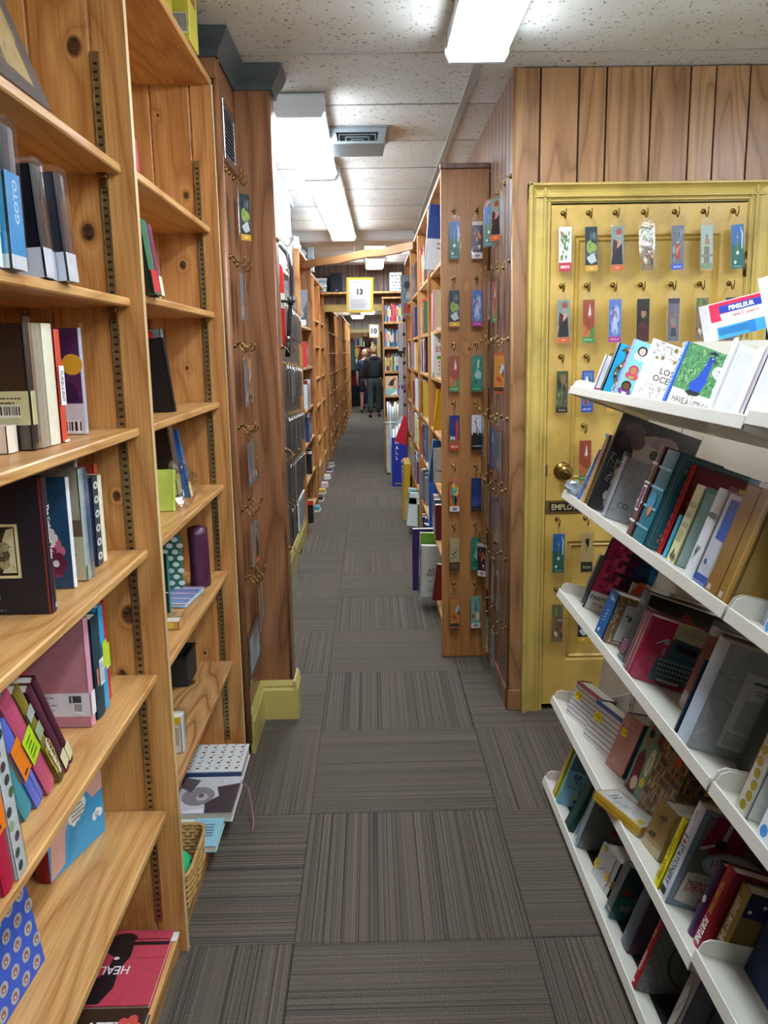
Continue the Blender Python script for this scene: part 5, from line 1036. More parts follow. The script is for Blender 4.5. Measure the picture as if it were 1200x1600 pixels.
ml = [('r', 0, 0, 1, 1, '9c9ea0')]+strokes(24, ['b4b6b8', '8a8c90', 'a8aaac'], 0, 1, 0, 1, .3, .004)+[('r', .32, .09, .98, .80, 'cdcdc8')]+lines(.45, .95, .70, .76, 1, '55565a')+[('t', .68, .73, .028, 'LETTER PERFECT STATIONERY', '4a4a4e', 0, .5)]+lines(.5, .9, .62, .68, 2, '77787c')+[('r', .42, .27, .86, .56, 'a8a9a8'), ('r', .43, .28, .85, .55, 'b1b1ae')]+lines(.36, .7, .12, .24, 6, '77787c')+barcode(.78, .95, .11, .18, 'c8c8c6')
rb('portfolio', 'wide grey marble stationery portfolio with printed label, standing on the middle shelf', 'box', 3, .008, 1.525, .175, .05, .225, '8e9296', spine='b4c0cc', front=ml)
ck = [('r', 0, 0, 1, 1, '3b4438')]+blobs(20, ['4a5644', '2e362c', '54483c'], r=.1)+[('t', .5, .55, .14, 'CL', 'd8d4c4', -20, .5), ('t', .45, .38, .16, 'KU', 'd8d4c4', -12, .6), ('r', 0, .85, 1, 1, '6a4c34')]
rb('gift_box', 'dark green box with loose white capital letters, right of the marble portfolio', 'box', 3, .105, 1.452, .10, .05, .17, '3b4438', front=ck)
yf = [('r', 0, 0, 1, 1, 'dcdcd0')]+[('e', .5+.2*math.sin(i), .08+.1*i, .3, .045, 'b0a032', 9) for i in range(9)]
rb('gift_book', 'white book with mustard yellow floral spine on the nearest rack section', 'book', 3, .012, 1.265, .15, .035, .20, 'd9d9cc', spine='dcdcd0', spn=yf, wrap=True)
bl = [('r', 0, 0, 1, 1, 'e8edf2')]+[('e', .28+.44*(i % 2), .07+.10*i, .2, .05, ['4a94d8', '6ab4e0', 'dc9cb8', '3c84cc'][i % 4], 10) for i in range(10)]
rb('gift_book', 'white book with blue and pink brushed dots on the nearest rack section', 'book', 3, .012, 1.165, .15, .055, .205, 'e8edf2', front=bl, spn=bl)
rb('gift_book', 'olive green book at the right frame edge, beside the blue-dotted book', 'book', 3, .012, 1.11, .15, .04, .19, '8ea23c', wrap=True)
# --- shelf 4: items leaning back on the shelf
def stripes(c): return [('r', 0, 0, 1, 1, 'd6d2cc')]+[('r', 0, .08+.12*i, 1, .10+.12*i, '6a5a60') for i in range(8)]+[('r', .0, .9, 1, 1, c)]
rb('card_box', 'box of cards with pink and cream ruled cover, door end of fourth shelf', 'box', 4, .075, 2.395, .055, .13, .115, 'a05060', spine='d3cdc8', spn=stripes('c4606c')+price(.1, .55, .25, .2), yaw=24, front=[('r', 0, 0, 1, 1, 'a8a0a4')])
rb('card_box', 'box of cards with blue and cream ruled cover, beside the pink ruled box', 'box', 4, .088, 2.245, .05, .12, .125, '50649c', spine='d3cdc8', spn=stripes('5468a0')+price(.1, .55, .28, .2), yaw=24, front=[('r', 0, 0, 1, 1, '6478a8')])
rb('card_box', 'dusty pink box with blue side leaning beside the ruled card boxes', 'box', 4, .095, 2.13, .075, .075, .165, '3a5a78', spine='c08a80', spn=[('r', .0, .0, 1, 1, 'bb8478')]+strokes(16, ['a06c64', 'd09c90'], .1, .9, .1, .9, .2, .003)+price(.15, .62, .3, .12), yaw=22, front=[('r', .03, .02, .97, .98, '3f6884')])
fr = [('r', 0, 0, 1, 1, '6a9078'), ('p', [(.1, 0), (.08, .5), (.3, .62), (.5, .5), (.62, 0)], '6c2430'), ('e', .32, .74, .14, .12, '9c6a4c', 12), ('e', .32, .84, .15, .06, '1c1614', 10), ('e', .3, .92, .12, .04, 'b03048', 8), ('e', .78, .5, .16, .2, 'd0c8a8', 12), ('e', .78, .22, .12, .07, 'e0c030', 10), ('e', .4, .14, .18, .1, 'd8b49a', 10)]+lines(.68, .9, .4, .6, 5, '7a6a4a')+[('p', [(.7, .8), (1, .72), (1, 1), (.75, .95)], '7a2a2c')]
rb('gift_book', 'green book with a painted dark-haired woman in a red shawl', 'book', 4, .110, 2.02, .09, .07, .205, '5a3034', spine='5a2a30', spn=fr, front=fr, yaw=18)
lib = [('r', 0, 0, 1, 1, '93784a')]
for j in range(9):
    x = 0
    while x < 1:
        w_ = LITTER.uniform(.02, .05); lib.append(('r', x, .03+.108*j, min(1, x+w_*.9), .03+.108*j+LITTER.uniform(.06, .095), LITTER.choice(['8a4a34', '5c4430', 'b08c54', '3a4a54', '74583a', 'a8a080', '54303a', '3e5244']))); x += w_
rb('puzzle_box', 'large puzzle box printed with crowded library shelves and a yellow price tag', 'box', 4, .112, 1.86, .11, .12, .21, '6a5236', spine='93784a', spn=lib+[('r', .6, .8, .75, .95, 'd8382a')], front=lib+price(.6, .6, .2, .12), yaw=12)
t = thing('card_stack', 'stack of yellow-edged cards in clear wrap lying on the rack lip', 'cards', rackM(4, .03, 1.90, .001) @ R_(32, 'Z'), 'gift books on the cream rack')
for i in range(7):
    put('card', MB().box((-.045+LITTER.uniform(-.0015, .0015), -.075, .0035*i), (.045, .075+LITTER.uniform(-.0015, .0015), .0035*i+.003), 'cfa62a' if i < 6 else 'cfa62a'), prm, t)
pm = MB(); decal(pm, (-.04, -.073, .0245), (1, 0, 0), (0, 1, 0), .08, .145, [('r', 0, 0, 1, 1, 'dcdcd6')]+strokes(14, ['5a5a5a'], .2, .8, .3, .7, .3, .0008)+lines(.2, .8, .75, .9, 2, '777777')+price(.05, .05, .3, .14, 'e8d820', '14.95')); put('card_print', pm, prm, t)
put('clear_wrap', MB().box((-.049, -.079, .0), (.049, .079, .027), ch=.003), wrap_m, t)
bd = [('r', 0, 0, 1, 1, 'b39a62')]
for (cx, cy) in ((.5, .72), (.3, .3)): bd += [('e', cx, cy, .14, .06, '5c5c50', 10), ('e', cx+.13, cy+.05, .055, .04, '4a4a44', 9), ('e', cx+.06, cy-.025, .08, .035, 'b0643a', 9), ('p', [(cx-.12, cy), (cx-.3, cy-.06), (cx-.12, cy-.03)], '4a4a40'), ('l', cx, cy-.05, cx-.02, cy-.14, .0015, '3a3a34')]
rb('coaster_box', 'glassy box printed with two small robins on a tan ground', 'box', 4, .055, 1.725, .10, .075, .12, 'a99468', spine='b8a678', front=bd+price(.75, .6, .2, .16, 'e8c81c'), spn=bd, wrap=True, yaw=10)
rb('coaster_box', 'tan glassy box half hidden right of the robin box', 'box', 4, .165, 1.68, .07, .06, .13, 'a08a50', spine='b09a60', wrap=True)
rb('sticky_note_book', 'slim bright yellow book left of the blue-framed stationery box', 'book', 4, .008, 1.604, .10, .024, .165, 'e8dc1c', spine='efe21c', spn=[spine_text('HAPPY NOTES', 'a08a20', .5, .42, .6, 6.5, -90, .03, .6)])
st = [('r', 0, 0, 1, 1, '7c8894'), ('r', .07, .05, .97, .95, '6e665e'), ('p', [(.12, .66), (.16, .97), (.62, .97), (.60, .60), (.3, .58)], '8c1c44'), ('p', [(.33, .97), (.38, .97), (.36, .72), (.3, .70)], 'c8b4a0'), ('p', [(.12, .64), (.3, .72), (.3, .69), (.12, .60)], 'c8b4a0'), ('e', .33, .70, .07, .055, '3a1420', 14), ('e', .56, .5, .36, .15, '93a8b8', 20), ('e', .56, .5, .32, .125, 'c8c8c4', 20), ('t', .56, .51, .075, 'I   STATIONERY', '1c1c20', 0, .5, .01), ('p', [(.10, .36), (.08, .06), (.62, .02), (.62, .34), (.25, .38)], 'd2cabb')]
hx_ = .395; st += [('e', hx_-.018, .52, .022, .02, 'c03844', 10), ('e', hx_+.018, .52, .022, .02, 'c03844', 10), ('p', [(hx_-.04, .515), (hx_, .465), (hx_+.04, .515)], 'c03844')]
st += strokes(90, ['c03844', 'b02c3c'], .14, .52, .17, .30, .07, .0014)+strokes(16, ['c03844'], .34, .42, .03, .18, .09, .0016, 1.2, 1.9)
rb('stationery_box', 'flat box with light blue frame titled I heart STATIONERY, red tree card on cover', 'box', 4, .008, 1.560, .19, .036, .225, '8d9aa6', spine='d6dae0', front=st, spn=[('e', .5, .60, .2, .018, 'c03844', 10), spine_text('I', '2a2c34', .5, .66, .5, 6, -90, .01, .5), spine_text('STATIONERY', '2a2c34', .5, .36, .5, 6, -90, .01, .42), ('r', .2, .05, .8, .12, '2a2c34'), ('t', .5, .87, .04, 'cards', 'b8586a', -90, .12)])
rb('gift_book', 'dark purple book with small white flower leaning against the red book', 'book', 4, .030, 1.462, .16, .022, .165, '2f1f3c', spine='38264c', front=[('e', .3, .45, .1, .08, 'e0dcd8', 9), ('r', 0, 0, .08, 1, 'b02a60')], spn=[('e', .6, .5, .3, .05, 'e4e0dc', 8)])
rb('gift_book', 'dark red spined book with gold and white lettering', 'book', 4, .030, 1.422, .14, .032, .178, '7c1226', spine='981428', front=[('r', 0, 0, 1, 1, '8a1a2c'), ('r', .1, .1, .9, .9, '741024')], spn=[spine_text('THE GREAT WAVE', 'd8a82c', .5, .62, .4, 5.5, -90, .02, .4), spine_text('FORTUNE', 'f0ece8', .5, .2, .6, 5.5, -90, .04, .3)])
fg = [('r', 0, 0, 1, 1, '7a6434'), ('r', 0, .7, 1, 1, '2c2c4c')]+[('e', .1+.2*i, .78+.1*(i % 2), .04, .025, 'd8d4c8', 5) for i in range(5)]
rb('gift_book', 'antique gold book with starry blue top corner near the rack bracket', 'book', 4, .045, 1.378, .12, .038, .170, '86702f', spine='8c7534', front=fg, spn=[spine_text('LONG MAY SHE WAVE', 'e0d8b8', .5, .45, .45, 4.4, -90, .02, .8)])
rb('framed_card', 'pale map booklet standing in a pine frame at the end of the fourth shelf', 'book', 4, .178, 1.42, .06, .02, .17, 'aca697', front=strokes(20, ['54544c', '8a8a80'], .1, .9, .1, .9, .3, .001))
put('wooden_slat', MB().box((0, 0, 0), (.018, .02, .30), ch=.001).xf(rackM(4, .175, 1.385, .001)), pine_z, label='pine slat standing upright on the shelf beside the antique gold book', cat='slat')
# --- bottom deck
rb('colouring_book', 'thin pink book at the door end of the bottom rack shelf', 'book', 5, .006, 2.505, .11, .012, .19, 'c08a98', lean=0, front=[('r', 0, 0, 1, 1, 'd2a0a8')])
rb('colouring_book', 'thin yellow spined book between the pink one and the TO COLOR book', 'book', 5, .004, 2.488, .13, .012, .2, 'd6d02c')
c5 = [('r', 0, 0, 1, 1, '7fb4c8'), ('r', .0, .62, 1, 1, '5a7480')]+[('t', .22, .53, .10, '50', '18262e', 0, .25, .03), ('t', .5, .43, .075, 'TO COLOR', '18262e', 0, .6, .03), ('t', .6, .55, .05, 'DESIGNS', '3c5866', 0, .4)]+lines(.1, .6, .32, .36, 1, '3c5866')+[('p', [(.3, .12), (.5, .2), (.45, .03)], '24346c'), ('p', [(.5, .2), (.7, .14), (.6, .3)], 'e0c838'), ('p', [(.5, .2), (.35, .3), (.55, .32)], '24346c'), ('p', [(.5, .2), (.62, .05), (.75, .1)], '24346c'), ('p', [(.45, .2), (.3, .22), (.28, .16)], 'e0c838')]
rb('colouring_book', 'light blue colouring book reading 50 TO COLOR on the bottom rack shelf', 'book', 5, .006, 2.455, .15, .012, .195, '7fb4c8', front=c5)
rb('picture_book', 'dark green spined book with a small nutcracker figure on white', 'book', 5, .006, 2.295, .07, .042, .165, 'c8ccd0', spine='17443a', roll=6, front=[('r', 0, 0, .25, 1, '17443a'), ('r', .4, .4, .7, .75, 'b03028'), ('e', .55, .82, .1, .06, 'd8a888', 8), ('r', .45, .2, .65, .4, 'e0e0e0'), ('e', .5, .6, .05, .03, 'e0b030', 6)], spn=[('r', 0, 0, .25, 1, '0f2c28')])
rb('picture_book', 'pale grey hardback in clear wrap with one red flower drawn on its cover', 'book', 5, .012, 2.215, .12, .025, .17, '8a8a86', spine='9fb8c8', front=[('e', .75, .45, .1, .07, 'c02838', 10)]+strokes(40, ['6a6a66', 'b8b8b4'], .1, .9, .05, .95, .15, .0012), wrap=True)
fb = [('r', 0, 0, 1, 1, '1c241e')]+petals(10, .13, ['d8d8d0', 'e8c028', 'c8503c', '5a8ab0', '7fa85a'], .08, .92, .05, .95)
rb('floral_box', 'black box patterned with daisies and an ochre panel on the bottom shelf', 'box', 5, .045, 2.005, .12, .10, .10, '1c241e', spine='b8b8b4', front=fb+[('r', .35, .35, .95, .95, 'a86820')], spn=[('r', 0, 0, .8, 1, 'b9b9b5'), ('l', .3, .3, .5, .5, .002, '2a2a28')]+fb[1:30], yaw=8)
gr = [('r', 0, 0, 1, 1, '2f5a58')]+blobs(22, ['b0402c', 'c05a30', '3f7a78', '8c3a34', '7a8a8c'], r=.13)
rb('gift_bag', 'teal and rust red patterned box in clear wrap low on the rack', 'box', 5, .022, 1.905, .14, .035, .15, '2f5a58', front=gr, spn=gr, wrap=True)
rb('gift_box', 'dark mauve and grey shaded box behind the red spined book', 'box', 5, .03, 1.78, .15, .05, .19, '3a3438', spine='4a5058', front=[('r', 0, 0, .4, 1, '52404a')])
wt = [('r', 0, 0, 1, 1, '6c6a66')]+[('e', .06+.09*i+.045*(j % 2), .04+.07*j, .035, .03, '7c7a76', 5) for i in range(11) for j in range(14)]
wt += [('e', .62, .52, .40, .38, '1d1d1c', 24), ('e', .62, .52, .38, .365, '74716b', 24), ('t', .60, .66, .075, 'WAY', '1c1c1c', 0, .3, .03), ('t', .62, .50, .085, 'THROUGH', '1c1c1c', 0, .55, .03), ('r', .5, .36, .72, .38, '1c1c1c')]+lines(.4, .85, .40, .44, 2, '4a4a48')
rb('guide_book', 'grey embossed book reading WAY THROUGH with bright red spine', 'book', 5, .008, 1.655, .20, .022, .20, '6c6a66', spine='b0202c', front=wt, spn=[spine_text('PARDONS', 'e8c8b0', .5, .35, .5, 9, -90, .02, .25), ('r', .3, .66, .7, .7, 'd8a838'), ('r', .3, .72, .7, .76, 'd8a838'), ('e', .5, .08, .25, .02, 'f0ece8', 8)])
rb('card_box', 'pale grey tall box with faint scribbles at the bottom right corner of the rack', 'box', 5, .045, 1.515, .14, .04, .175, '6f6c74', spine='a09c9c', spn=[('e', .5, .45, .3, .3, 'bcb8b4', 10), ('l', .3, .3, .7, .6, .0015, '5a5654')])
rb('card_box', 'dark grey blue box beside the pale scribbled box, bottom shelf', 'box', 5, .09, 1.44, .14, .06, .17, '4a4a58', front=[('r', 0, 0, 1, .5, '5c5860')])
rb('storage_bin', 'deep navy fabric bin filling the near section of the fourth rack shelf', 'bin', 4, .085, 1.12, .12, .245, .30, '1c2a4c', gloss=False, spine='1e2e54')
rb('gift_box', 'small tan striped box beside the price rail on the near bottom rack shelf', 'box', 5, .10, 1.28, .10, .07, .12, '7c6444')
# ================================================================ BOOKMARKS ON HOOKS
def bar(c, s='', tc='f0ece4', hgt=.13): return [('r', 0, 0, 1, hgt, c)]+([('t', .5, hgt/2, hgt*.32, s, tc, 0, .7, .02)] if s else [])
def roundel(): return [('r', 0, 0, 1, .16, 'dedcd4'), ('e', .5, .08, .2, .055, 'b02838', 14), ('e', .5, .08, .13, .036, 'dedcd4', 12), ('r', .26, .066, .74, .094, '26408c')]
def dz(n):
    R = random.Random(n)
    def bl(k, cols, y0=.14, y1=.98, r=.12): return blobs(k, cols, .02, .98, y0, y1, r, R)
    return R, bl
def design(n):
    R, bl = dz(n)
    D = {
     'robin on white berry branches with a red foot': [('r', 0, 0, 1, 1, 'e9e7e0')]+[('l', .3, .25, .6, .95, .0015, '5a4030'), ('l', .6, .6, .2, .9, .0012, '5a4030'), ('e', .5, .78, .2, .05, '7a4428', 10), ('e', .62, .70, .12, .035, '9c5a30', 8)]+blobs(22, ['3f6a3c', '7a9c5a', 'a8343c', '5c7c44'], .1, .9, .22, .95, .07, R)+bar('b82c3a', 'BIRDS', 'f0ece4', .2),
     'dark still life with fruit and white cloth': [('r', 0, 0, 1, 1, '27343a')]+bl(18, ['3a4c58', '1c2428', '5a6a6c'])+bl(8, ['6a8c3c', 'b07a2c', '8ca04c'], .4, .68, .13)+[('p', [(.1, .3), (.7, .42), (.95, .22), (.5, .16), (.3, .2)], 'b9bdba')]+bar('cf9c28', 'Czn', 'f4f0e0'),
     'woman with red hair in a black dress, orange foot': [('r', 0, 0, 1, 1, '7c9490'), ('p', [(.0, .14), (.1, .55), (.3, .7), (.75, .7), (.95, .45), (.9, .14)], 'c89478'), ('p', [(0, .14), (.25, .62), (.5, .5), (.85, .62), (.95, .14)], '17161a'), ('p', [(.08, .42), (.16, .72), (.5, .66), (.4, .38)], '4a1c22'), ('e', .58, .82, .18, .07, 'c89478', 12), ('e', .6, .88, .26, .075, 'a04a2c', 12)]+bar('dc6428', 'mdgn'),
     'busy village scene in browns with white figures': [('r', 0, 0, 1, 1, '8a7350')]+bl(10, ['5c6a3c', '7a8a4c'], .7, .98, .16)+[('r', .3, .3, .9, .7, '74583a'), ('r', .45, .55, .95, .62, 'a09a8c')]+bl(24, ['c8c4b4', '6c4a34', '3c4a54', 'b0683c'], .03, .4, .07),
     'jester juggling in a grey street, blue foot': [('r', 0, 0, 1, 1, '6c7480')]+bl(14, ['8c949c', '545c68', '7c8488'])+[('e', .5, .62, .08, .03, 'd8b08c', 8), ('p', [(.35, .25), (.4, .58), (.62, .58), (.68, .25)], 'c0342c'), ('p', [(.42, .3), (.46, .5), (.58, .5)], 'e0c038'), ('l', .35, .5, .2, .62, .002, 'c0342c'), ('l', .65, .5, .82, .6, .002, 'e0c038')]+bar('3858b8', 'SPIKE MILLS', 'd8e0f0'),
     'small bird perched on a weathered post, sage foot': [('r', 0, 0, 1, 1, 'a9bcae'), ('r', .25, .14, .7, .52, '7c7058'), ('r', .0, .28, 1, .34, '8c8468'), ('p', [(.3, .56), (.42, .74), (.6, .74), (.78, .56)], 'a8845a'), ('e', .48, .76, .1, .035, '6c6454', 9), ('p', [(.6, .62), (.88, .52), (.7, .6)], '5c5448')]+bar('7c9468', '', '', .14),
     'white snowdrops on blue and deep green': [('r', 0, 0, 1, 1, '2c6cac'), ('p', [(0, 0), (0, .6), (.3, .5), (.6, .62), (1, .5), (1, 0)], '1f6a5c'), ('p', [(.7, .98), (.95, .8), (.9, .45), (.8, .45), (.82, .78)], 'c9dcec')]+petals(0, .1, ['f'], 0, 1, 0, 1)+flower(.5, .36, .13, 'e8ecea', 'd8d850', 6, .35)+flower(.3, .15, .12, 'dfe6ea', 'b8c850', 6, .35)+[('l', .5, .4, .5, .82, .0012, 'd8d050'), ('e', .5, .72, .06, .02, 'd8c838', 7)]+bar('1f6a5c', 'SNOWDROPS', 'a8d0c8', .1),
     'white-tipped red campion flower, green foot': [('r', 0, 0, 1, 1, 'a0482c'), ('p', [(0, .14), (0, .45), (1, .2), (1, .14)], 'c0743c'), ('p', [(.6, .14), (.8, .4), (1, .3), (1, .14)], '4c8a38'), ('l', .25, .18, .58, .55, .002, '6c3a1c'), ('p', [(.45, .62), (.6, .92), (.72, .66), (.6, .56)], 'e2dad4'), ('e', .58, .6, .12, .035, 'c8505c', 9)]+bar('3f9048', 'Red Campion', 'e0f0dc'),
     'rider on a pale horse in blue mist, magenta foot': [('r', 0, 0, 1, 1, '5c78b8')]+bl(12, ['8ca4d4', '4460a0', 'a8bce0'])+[('e', .5, .74, .12, .04, 'c8ccd8', 9), ('p', [(.3, .3), (.35, .6), (.65, .6), (.7, .3)], 'b9c4dc'), ('l', .3, .55, .5, .75, .003, 'b83a4c'), ('l', .7, .55, .5, .75, .003, 'b83a4c'), ('l', .42, .3, .42, .16, .0025, 'd0d6e4'), ('l', .6, .3, .6, .16, .0025, 'd0d6e4')]+bar('b02c90', 'Susan Ryder', 'f0d8ec'),
     'dark portrait of a man in a red plaid shirt': [('r', 0, 0, 1, 1, '1c1612'), ('p', [(.1, 0), (.12, .38), (.4, .48), (.7, .45), (.9, .3), (.95, 0)], '5a1c18'), ('e', .55, .66, .2, .12, 'a87c5c', 12), ('e', .56, .78, .24, .07, '1c120e', 10), ('e', .62, .56, .12, .035, '4a3424', 8)]+[('r', .15, .05*i, .9, .05*i+.012, '2c100e') for i in range(7)],
     'red squirrel on a stone urn, grey-violet ground': [('r', 0, 0, 1, 1, '6c6470'), ('r', 0, .88, 1, 1, '3a3440'), ('e', .5, .45, .26, .1, '8c7c7c', 10), ('e', .6, .6, .14, .06, 'a06048', 9), ('l', .25, .45, .2, .6, .004, 'b0684c'), ('p', [(.25, .12), (.35, .34), (.68, .34), (.8, .12)], '26242c'), ('e', .5, .36, .22, .05, 'a87060', 9)],
     'white stag and deer in a green-brown wood': [('r', 0, 0, 1, 1, '4c5434')]+bl(14, ['3a4028', '6c7040', '8c6c40', '2c3020'])+strokes(14, ['b8b890', '8c9468'], .1, .9, .15, .5, .2, .0015)+bar('2c2a20', 'Woods', 'b8b49c'),
     'blue evening gown scene, royal blue border': [('r', 0, 0, 1, 1, '2f4cae'), ('r', .12, .16, .88, .96, '5c84bc')]+blobs(6, ['dfe3e8', '3c4c5c', '8cb0d8'], .15, .85, .5, .95, .16, R)+[('p', [(.2, .3), (.3, .46), (.7, .44), (.8, .28)], '2440a0')]+blobs(8, ['b03c2c', '2c4a34'], .15, .85, .18, .32, .06, R)+bar('2f4cae', 'MISS SWEET', 'd8dcf0', .15),
     'black blackbird silhouette on kraft, dark foot': [('r', 0, 0, 1, 1, 'b59a66'), ('e', .5, .80, .18, .07, '191612', 12), ('p', [(.35, .78), (.55, .62), (.68, .72), (.6, .84)], '191612'), ('l', .5, .66, .46, .52, .0014, '191612'), ('l', .3, .6, .85, .6, .001, '6a5838'), ('p', [(.66, .86), (.8, .84), (.66, .82)], '191612')]+bar('2c2820', 'Ohara Donen', 'b8b09c', .26),
     'dark violet night with orange lanterns and a pale fox': [('r', 0, 0, 1, 1, 'cfc8b8'), ('r', .0, .17, 1, .9, '33203c')]+blobs(7, ['c0402c', 'd07a2c'], .05, .95, .3, .85, .08, R)+[('e', .68, .33, .14, .035, 'd8c8a8', 8), ('l', .62, .32, .6, .24, .002, 'd8c8a8'), ('l', .74, .32, .74, .24, .002, 'd8c8a8')]+roundel(),
     'crane in a teal garden, green foot': [('r', 0, 0, 1, 1, '2c8a74')]+blobs(9, ['b9c490', '1c6a58', '4ca48c'], .02, .98, .3, .95, .15, R)+[('p', [(.3, .45), (.55, .62), (.95, .5), (.9, .36), (.5, .34)], 'a9c0c0'), ('l', .38, .52, .3, .8, .004, '1f7a6a'), ('e', .32, .83, .08, .03, '1f7a6a', 8)]+strokes(14, ['12302a'], .02, .5, .14, .3, .16, .002)+bar('12805c', 'Jane Crane', 'b8e0d0'),
     'red and white lighthouse against deep blue sky': [('r', 0, 0, 1, 1, '1f2c78'), ('r', 0, .17, 1, .3, '8c6a44'), ('r', .62, .25, .88, .8, 'c83c2c'), ('r', .66, .8, .84, .88, '9c3024'), ('p', [(.05, .3), (.1, .42), (.3, .36), (.5, .4), (.6, .3)], 'c8ccc4')]+bar('d2402c', 'BELLE', 'f4d8c8', .18),
     'black dancer silhouette leaping over a crowd on white': [('r', 0, 0, 1, 1, 'dfe2e6'), ('r', 0, 0, 1, .42, '141416')]+blobs(16, ['141416'], .02, .98, .36, .5, .07, R)+[('l', .3, .85, .55, .6, .003, '141416'), ('l', .55, .62, .8, .5, .003, '141416'), ('l', .5, .95, .42, .8, .0025, '141416'), ('l', .55, .62, .45, .5, .003, '141416'), ('e', .42, .78, .06, .025, '141416', 7)]+[('t', .5, .1, .05, 'chickenshed', 'c8c8cc', 0, .8)],
     'colourful crowd of dancers on orange': [('r', 0, 0, 1, 1, 'd06a3c')]+blobs(24, ['2c58a8', '2c9cb8', 'e0c038', '17161c', '8c2c5c', '3a8a4c', 'b02c34'], .02, .98, .18, .98, .12, R)+roundel(),
     'blue night skyline, dark foot': [('r', 0, 0, 1, 1, '1d3470')]+[('r', .08*i, .18, .08*i+.05, .3+.05*((i*5) % 4), '3a5c98') for i in range(12)]+[('r', .45, .3, .55, .8, '2c4c8c')]+bar('12141c', 'LONDON', '8c8458', .12),
     'sprig of green leaves on sand': [('r', 0, 0, 1, 1, 'b8a878'), ('e', .35, .5, .12, .03, '1f5a40', 8), ('e', .6, .55, .12, .03, '1f5a40', 8), ('e', .5, .42, .1, .03, '2a6a4c', 8), ('e', .2, .38, .1, .025, '1f5a40', 8), ('e', .7, .65, .08, .02, '2a6a4c', 8), ('l', .25, .36, .65, .64, .001, '3a4a2c'), ('r', 0, 0, 1, .26, '4a3820'), ('t', .5, .17, .05, 'SAKAI', 'b8a880', 0, .7), ('t', .5, .09, .05, 'HOITSU', 'b8a880', 0, .7)],
     'egret over red flowers on amber': [('r', 0, 0, 1, 1, 'c8843c'), ('r', 0, .0, 1, .06, 'b85c3c'), ('r', 0, .94, 1, 1, 'b85c3c'), ('p', [(.55, .5), (.75, .72), (1, .7), (1, .5)], 'c9ccd2'), ('p', [(.8, .5), (.95, .64), (1, .4)], '1c2438'), ('l', .4, .64, .72, .68, .002, '2c2c30')]+blobs(9, ['a83c2c', 'c0503c'], .1, .8, .25, .45, .06, R)+[('r', 0, .06, 1, .16, '4a3c20')],
     'red pagoda among pale trees': [('r', 0, 0, 1, 1, '6cb0a4')]+[('p', [(.5-.22+.02*i, .5+.06*i), (.5+.22-.02*i, .5+.06*i), (.5, .55+.06*i)], '9c3428') for i in range(7)]+blobs(12, ['e0d0b4', 'c8a888', '3c7a6c'], .02, .98, .2, .55, .12, R)+roundel(),
    }
    return D[n]
NAMES = ['robin on white berry branches with a red foot', 'dark still life with fruit and white cloth', 'woman with red hair in a black dress, orange foot', 'busy village scene in browns with white figures', 'jester juggling in a grey street, blue foot', 'small bird perched on a weathered post, sage foot', 'white snowdrops on blue and deep green', 'white-tipped red campion flower, green foot', 'rider on a pale horse in blue mist, magenta foot', 'dark portrait of a man in a red plaid shirt', 'red squirrel on a stone urn, grey-violet ground', 'white stag and deer in a green-brown wood', 'blue evening gown scene, royal blue border', 'black blackbird silhouette on kraft, dark foot', 'dark violet night with orange lanterns and a pale fox', 'crane in a teal garden, green foot', 'red and white lighthouse against deep blue sky', 'black dancer silhouette leaping over a crowd on white', 'colourful crowd of dancers on orange', 'blue night skyline, dark foot', 'sprig of green leaves on sand', 'egret over red flowers on amber', 'red pagoda among pale trees']
CW, CH = .046, .158
_card = {}
def card_mesh(n):
    if n not in _card:
        mb = MB().box((-CW/2, -.0004, -.208), (CW/2, .0004, -.208+CH), 'd8d4c8')
        decal(mb, (-CW/2, -.0004, -.208), (1, 0, 0), (0, 0, 1), CW, CH, design(NAMES[n]) if n >= 0 else [('r', 0, 0, 1, 1, ['6c7a84', '8a8078', '7c848c', '5c6870'][-n-1]), ('r', .2, .1, .8, .3, 'b0aca4')], lift=.0003, step=.00004)
        decal(mb, (CW/2, .0004, -.208), (-1, 0, 0), (0, 0, 1), CW, CH, [('r', 0, 0, 1, 1, '9a928a'), ('r', .2, .3, .8, .8, '857d76')], lift=.0002)
        _card[n] = mb.mesh('card', pr)
    return _card[n]
sl = MB()
o_ = [(-.029, -.213), (.029, -.213), (.029, -.045), (.020, -.030), (.010, -.022), (-.010, -.022), (-.020, -.030), (-.029, -.045)]
sl.prism(o_, 'y', -.0016, .0016)
sleeve_me = sl.mesh('sleeve', clear_m)
ring_me = MB().tube([(.006*math.cos(a*pi/6), 0, -.026+.006*math.sin(a*pi/6)) for a in range(13)], .0008, 5, caps=False).mesh('eyelet', clear_m)
hk = MB().tube([(0, .0, 0), (0, -.012, 0), (0, -.018, -.004), (0, -.022, -.013), (0, -.030, -.019), (0, -.039, -.014), (0, -.042, -.003), (0, -.041, .007)], .0019, 6)
hk.lathe([(0, .0), (.008, .0), (.0075, .003), (.004, .006), (0, .007)], R_(90, 'X'), 10)
hk.xf(Matrix.Scale(1.25, 4))
hook_me = hk.mesh('cup_hook', brass)
def hook(parent, M):
    o = bpy.data.objects.new('cup_hook', hook_me); C.objects.link(o); o.parent = parent
    inv = Matrix() if parent.get('_w') else parent.matrix_basis.inverted()
    o.matrix_basis = inv @ M
def bookmark(n, label, M, group, yaw=0, tilt=0):
    # M places the hook; the bookmark hangs in the hook's bowl
    t = thing('bookmark', label, 'bookmark', M @ T(0, -.0375, -.004) @ R_(yaw, 'Z') @ R_(tilt, 'Y'), group)
    for nm, me in (('card', card_mesh(n)), ('sleeve', sleeve_me), ('eyelet', ring_me)):
        o = bpy.data.objects.new(nm, me); C.objects.link(o); o.parent = t
    return t
G = 'bookmarks hanging on the yellow door'
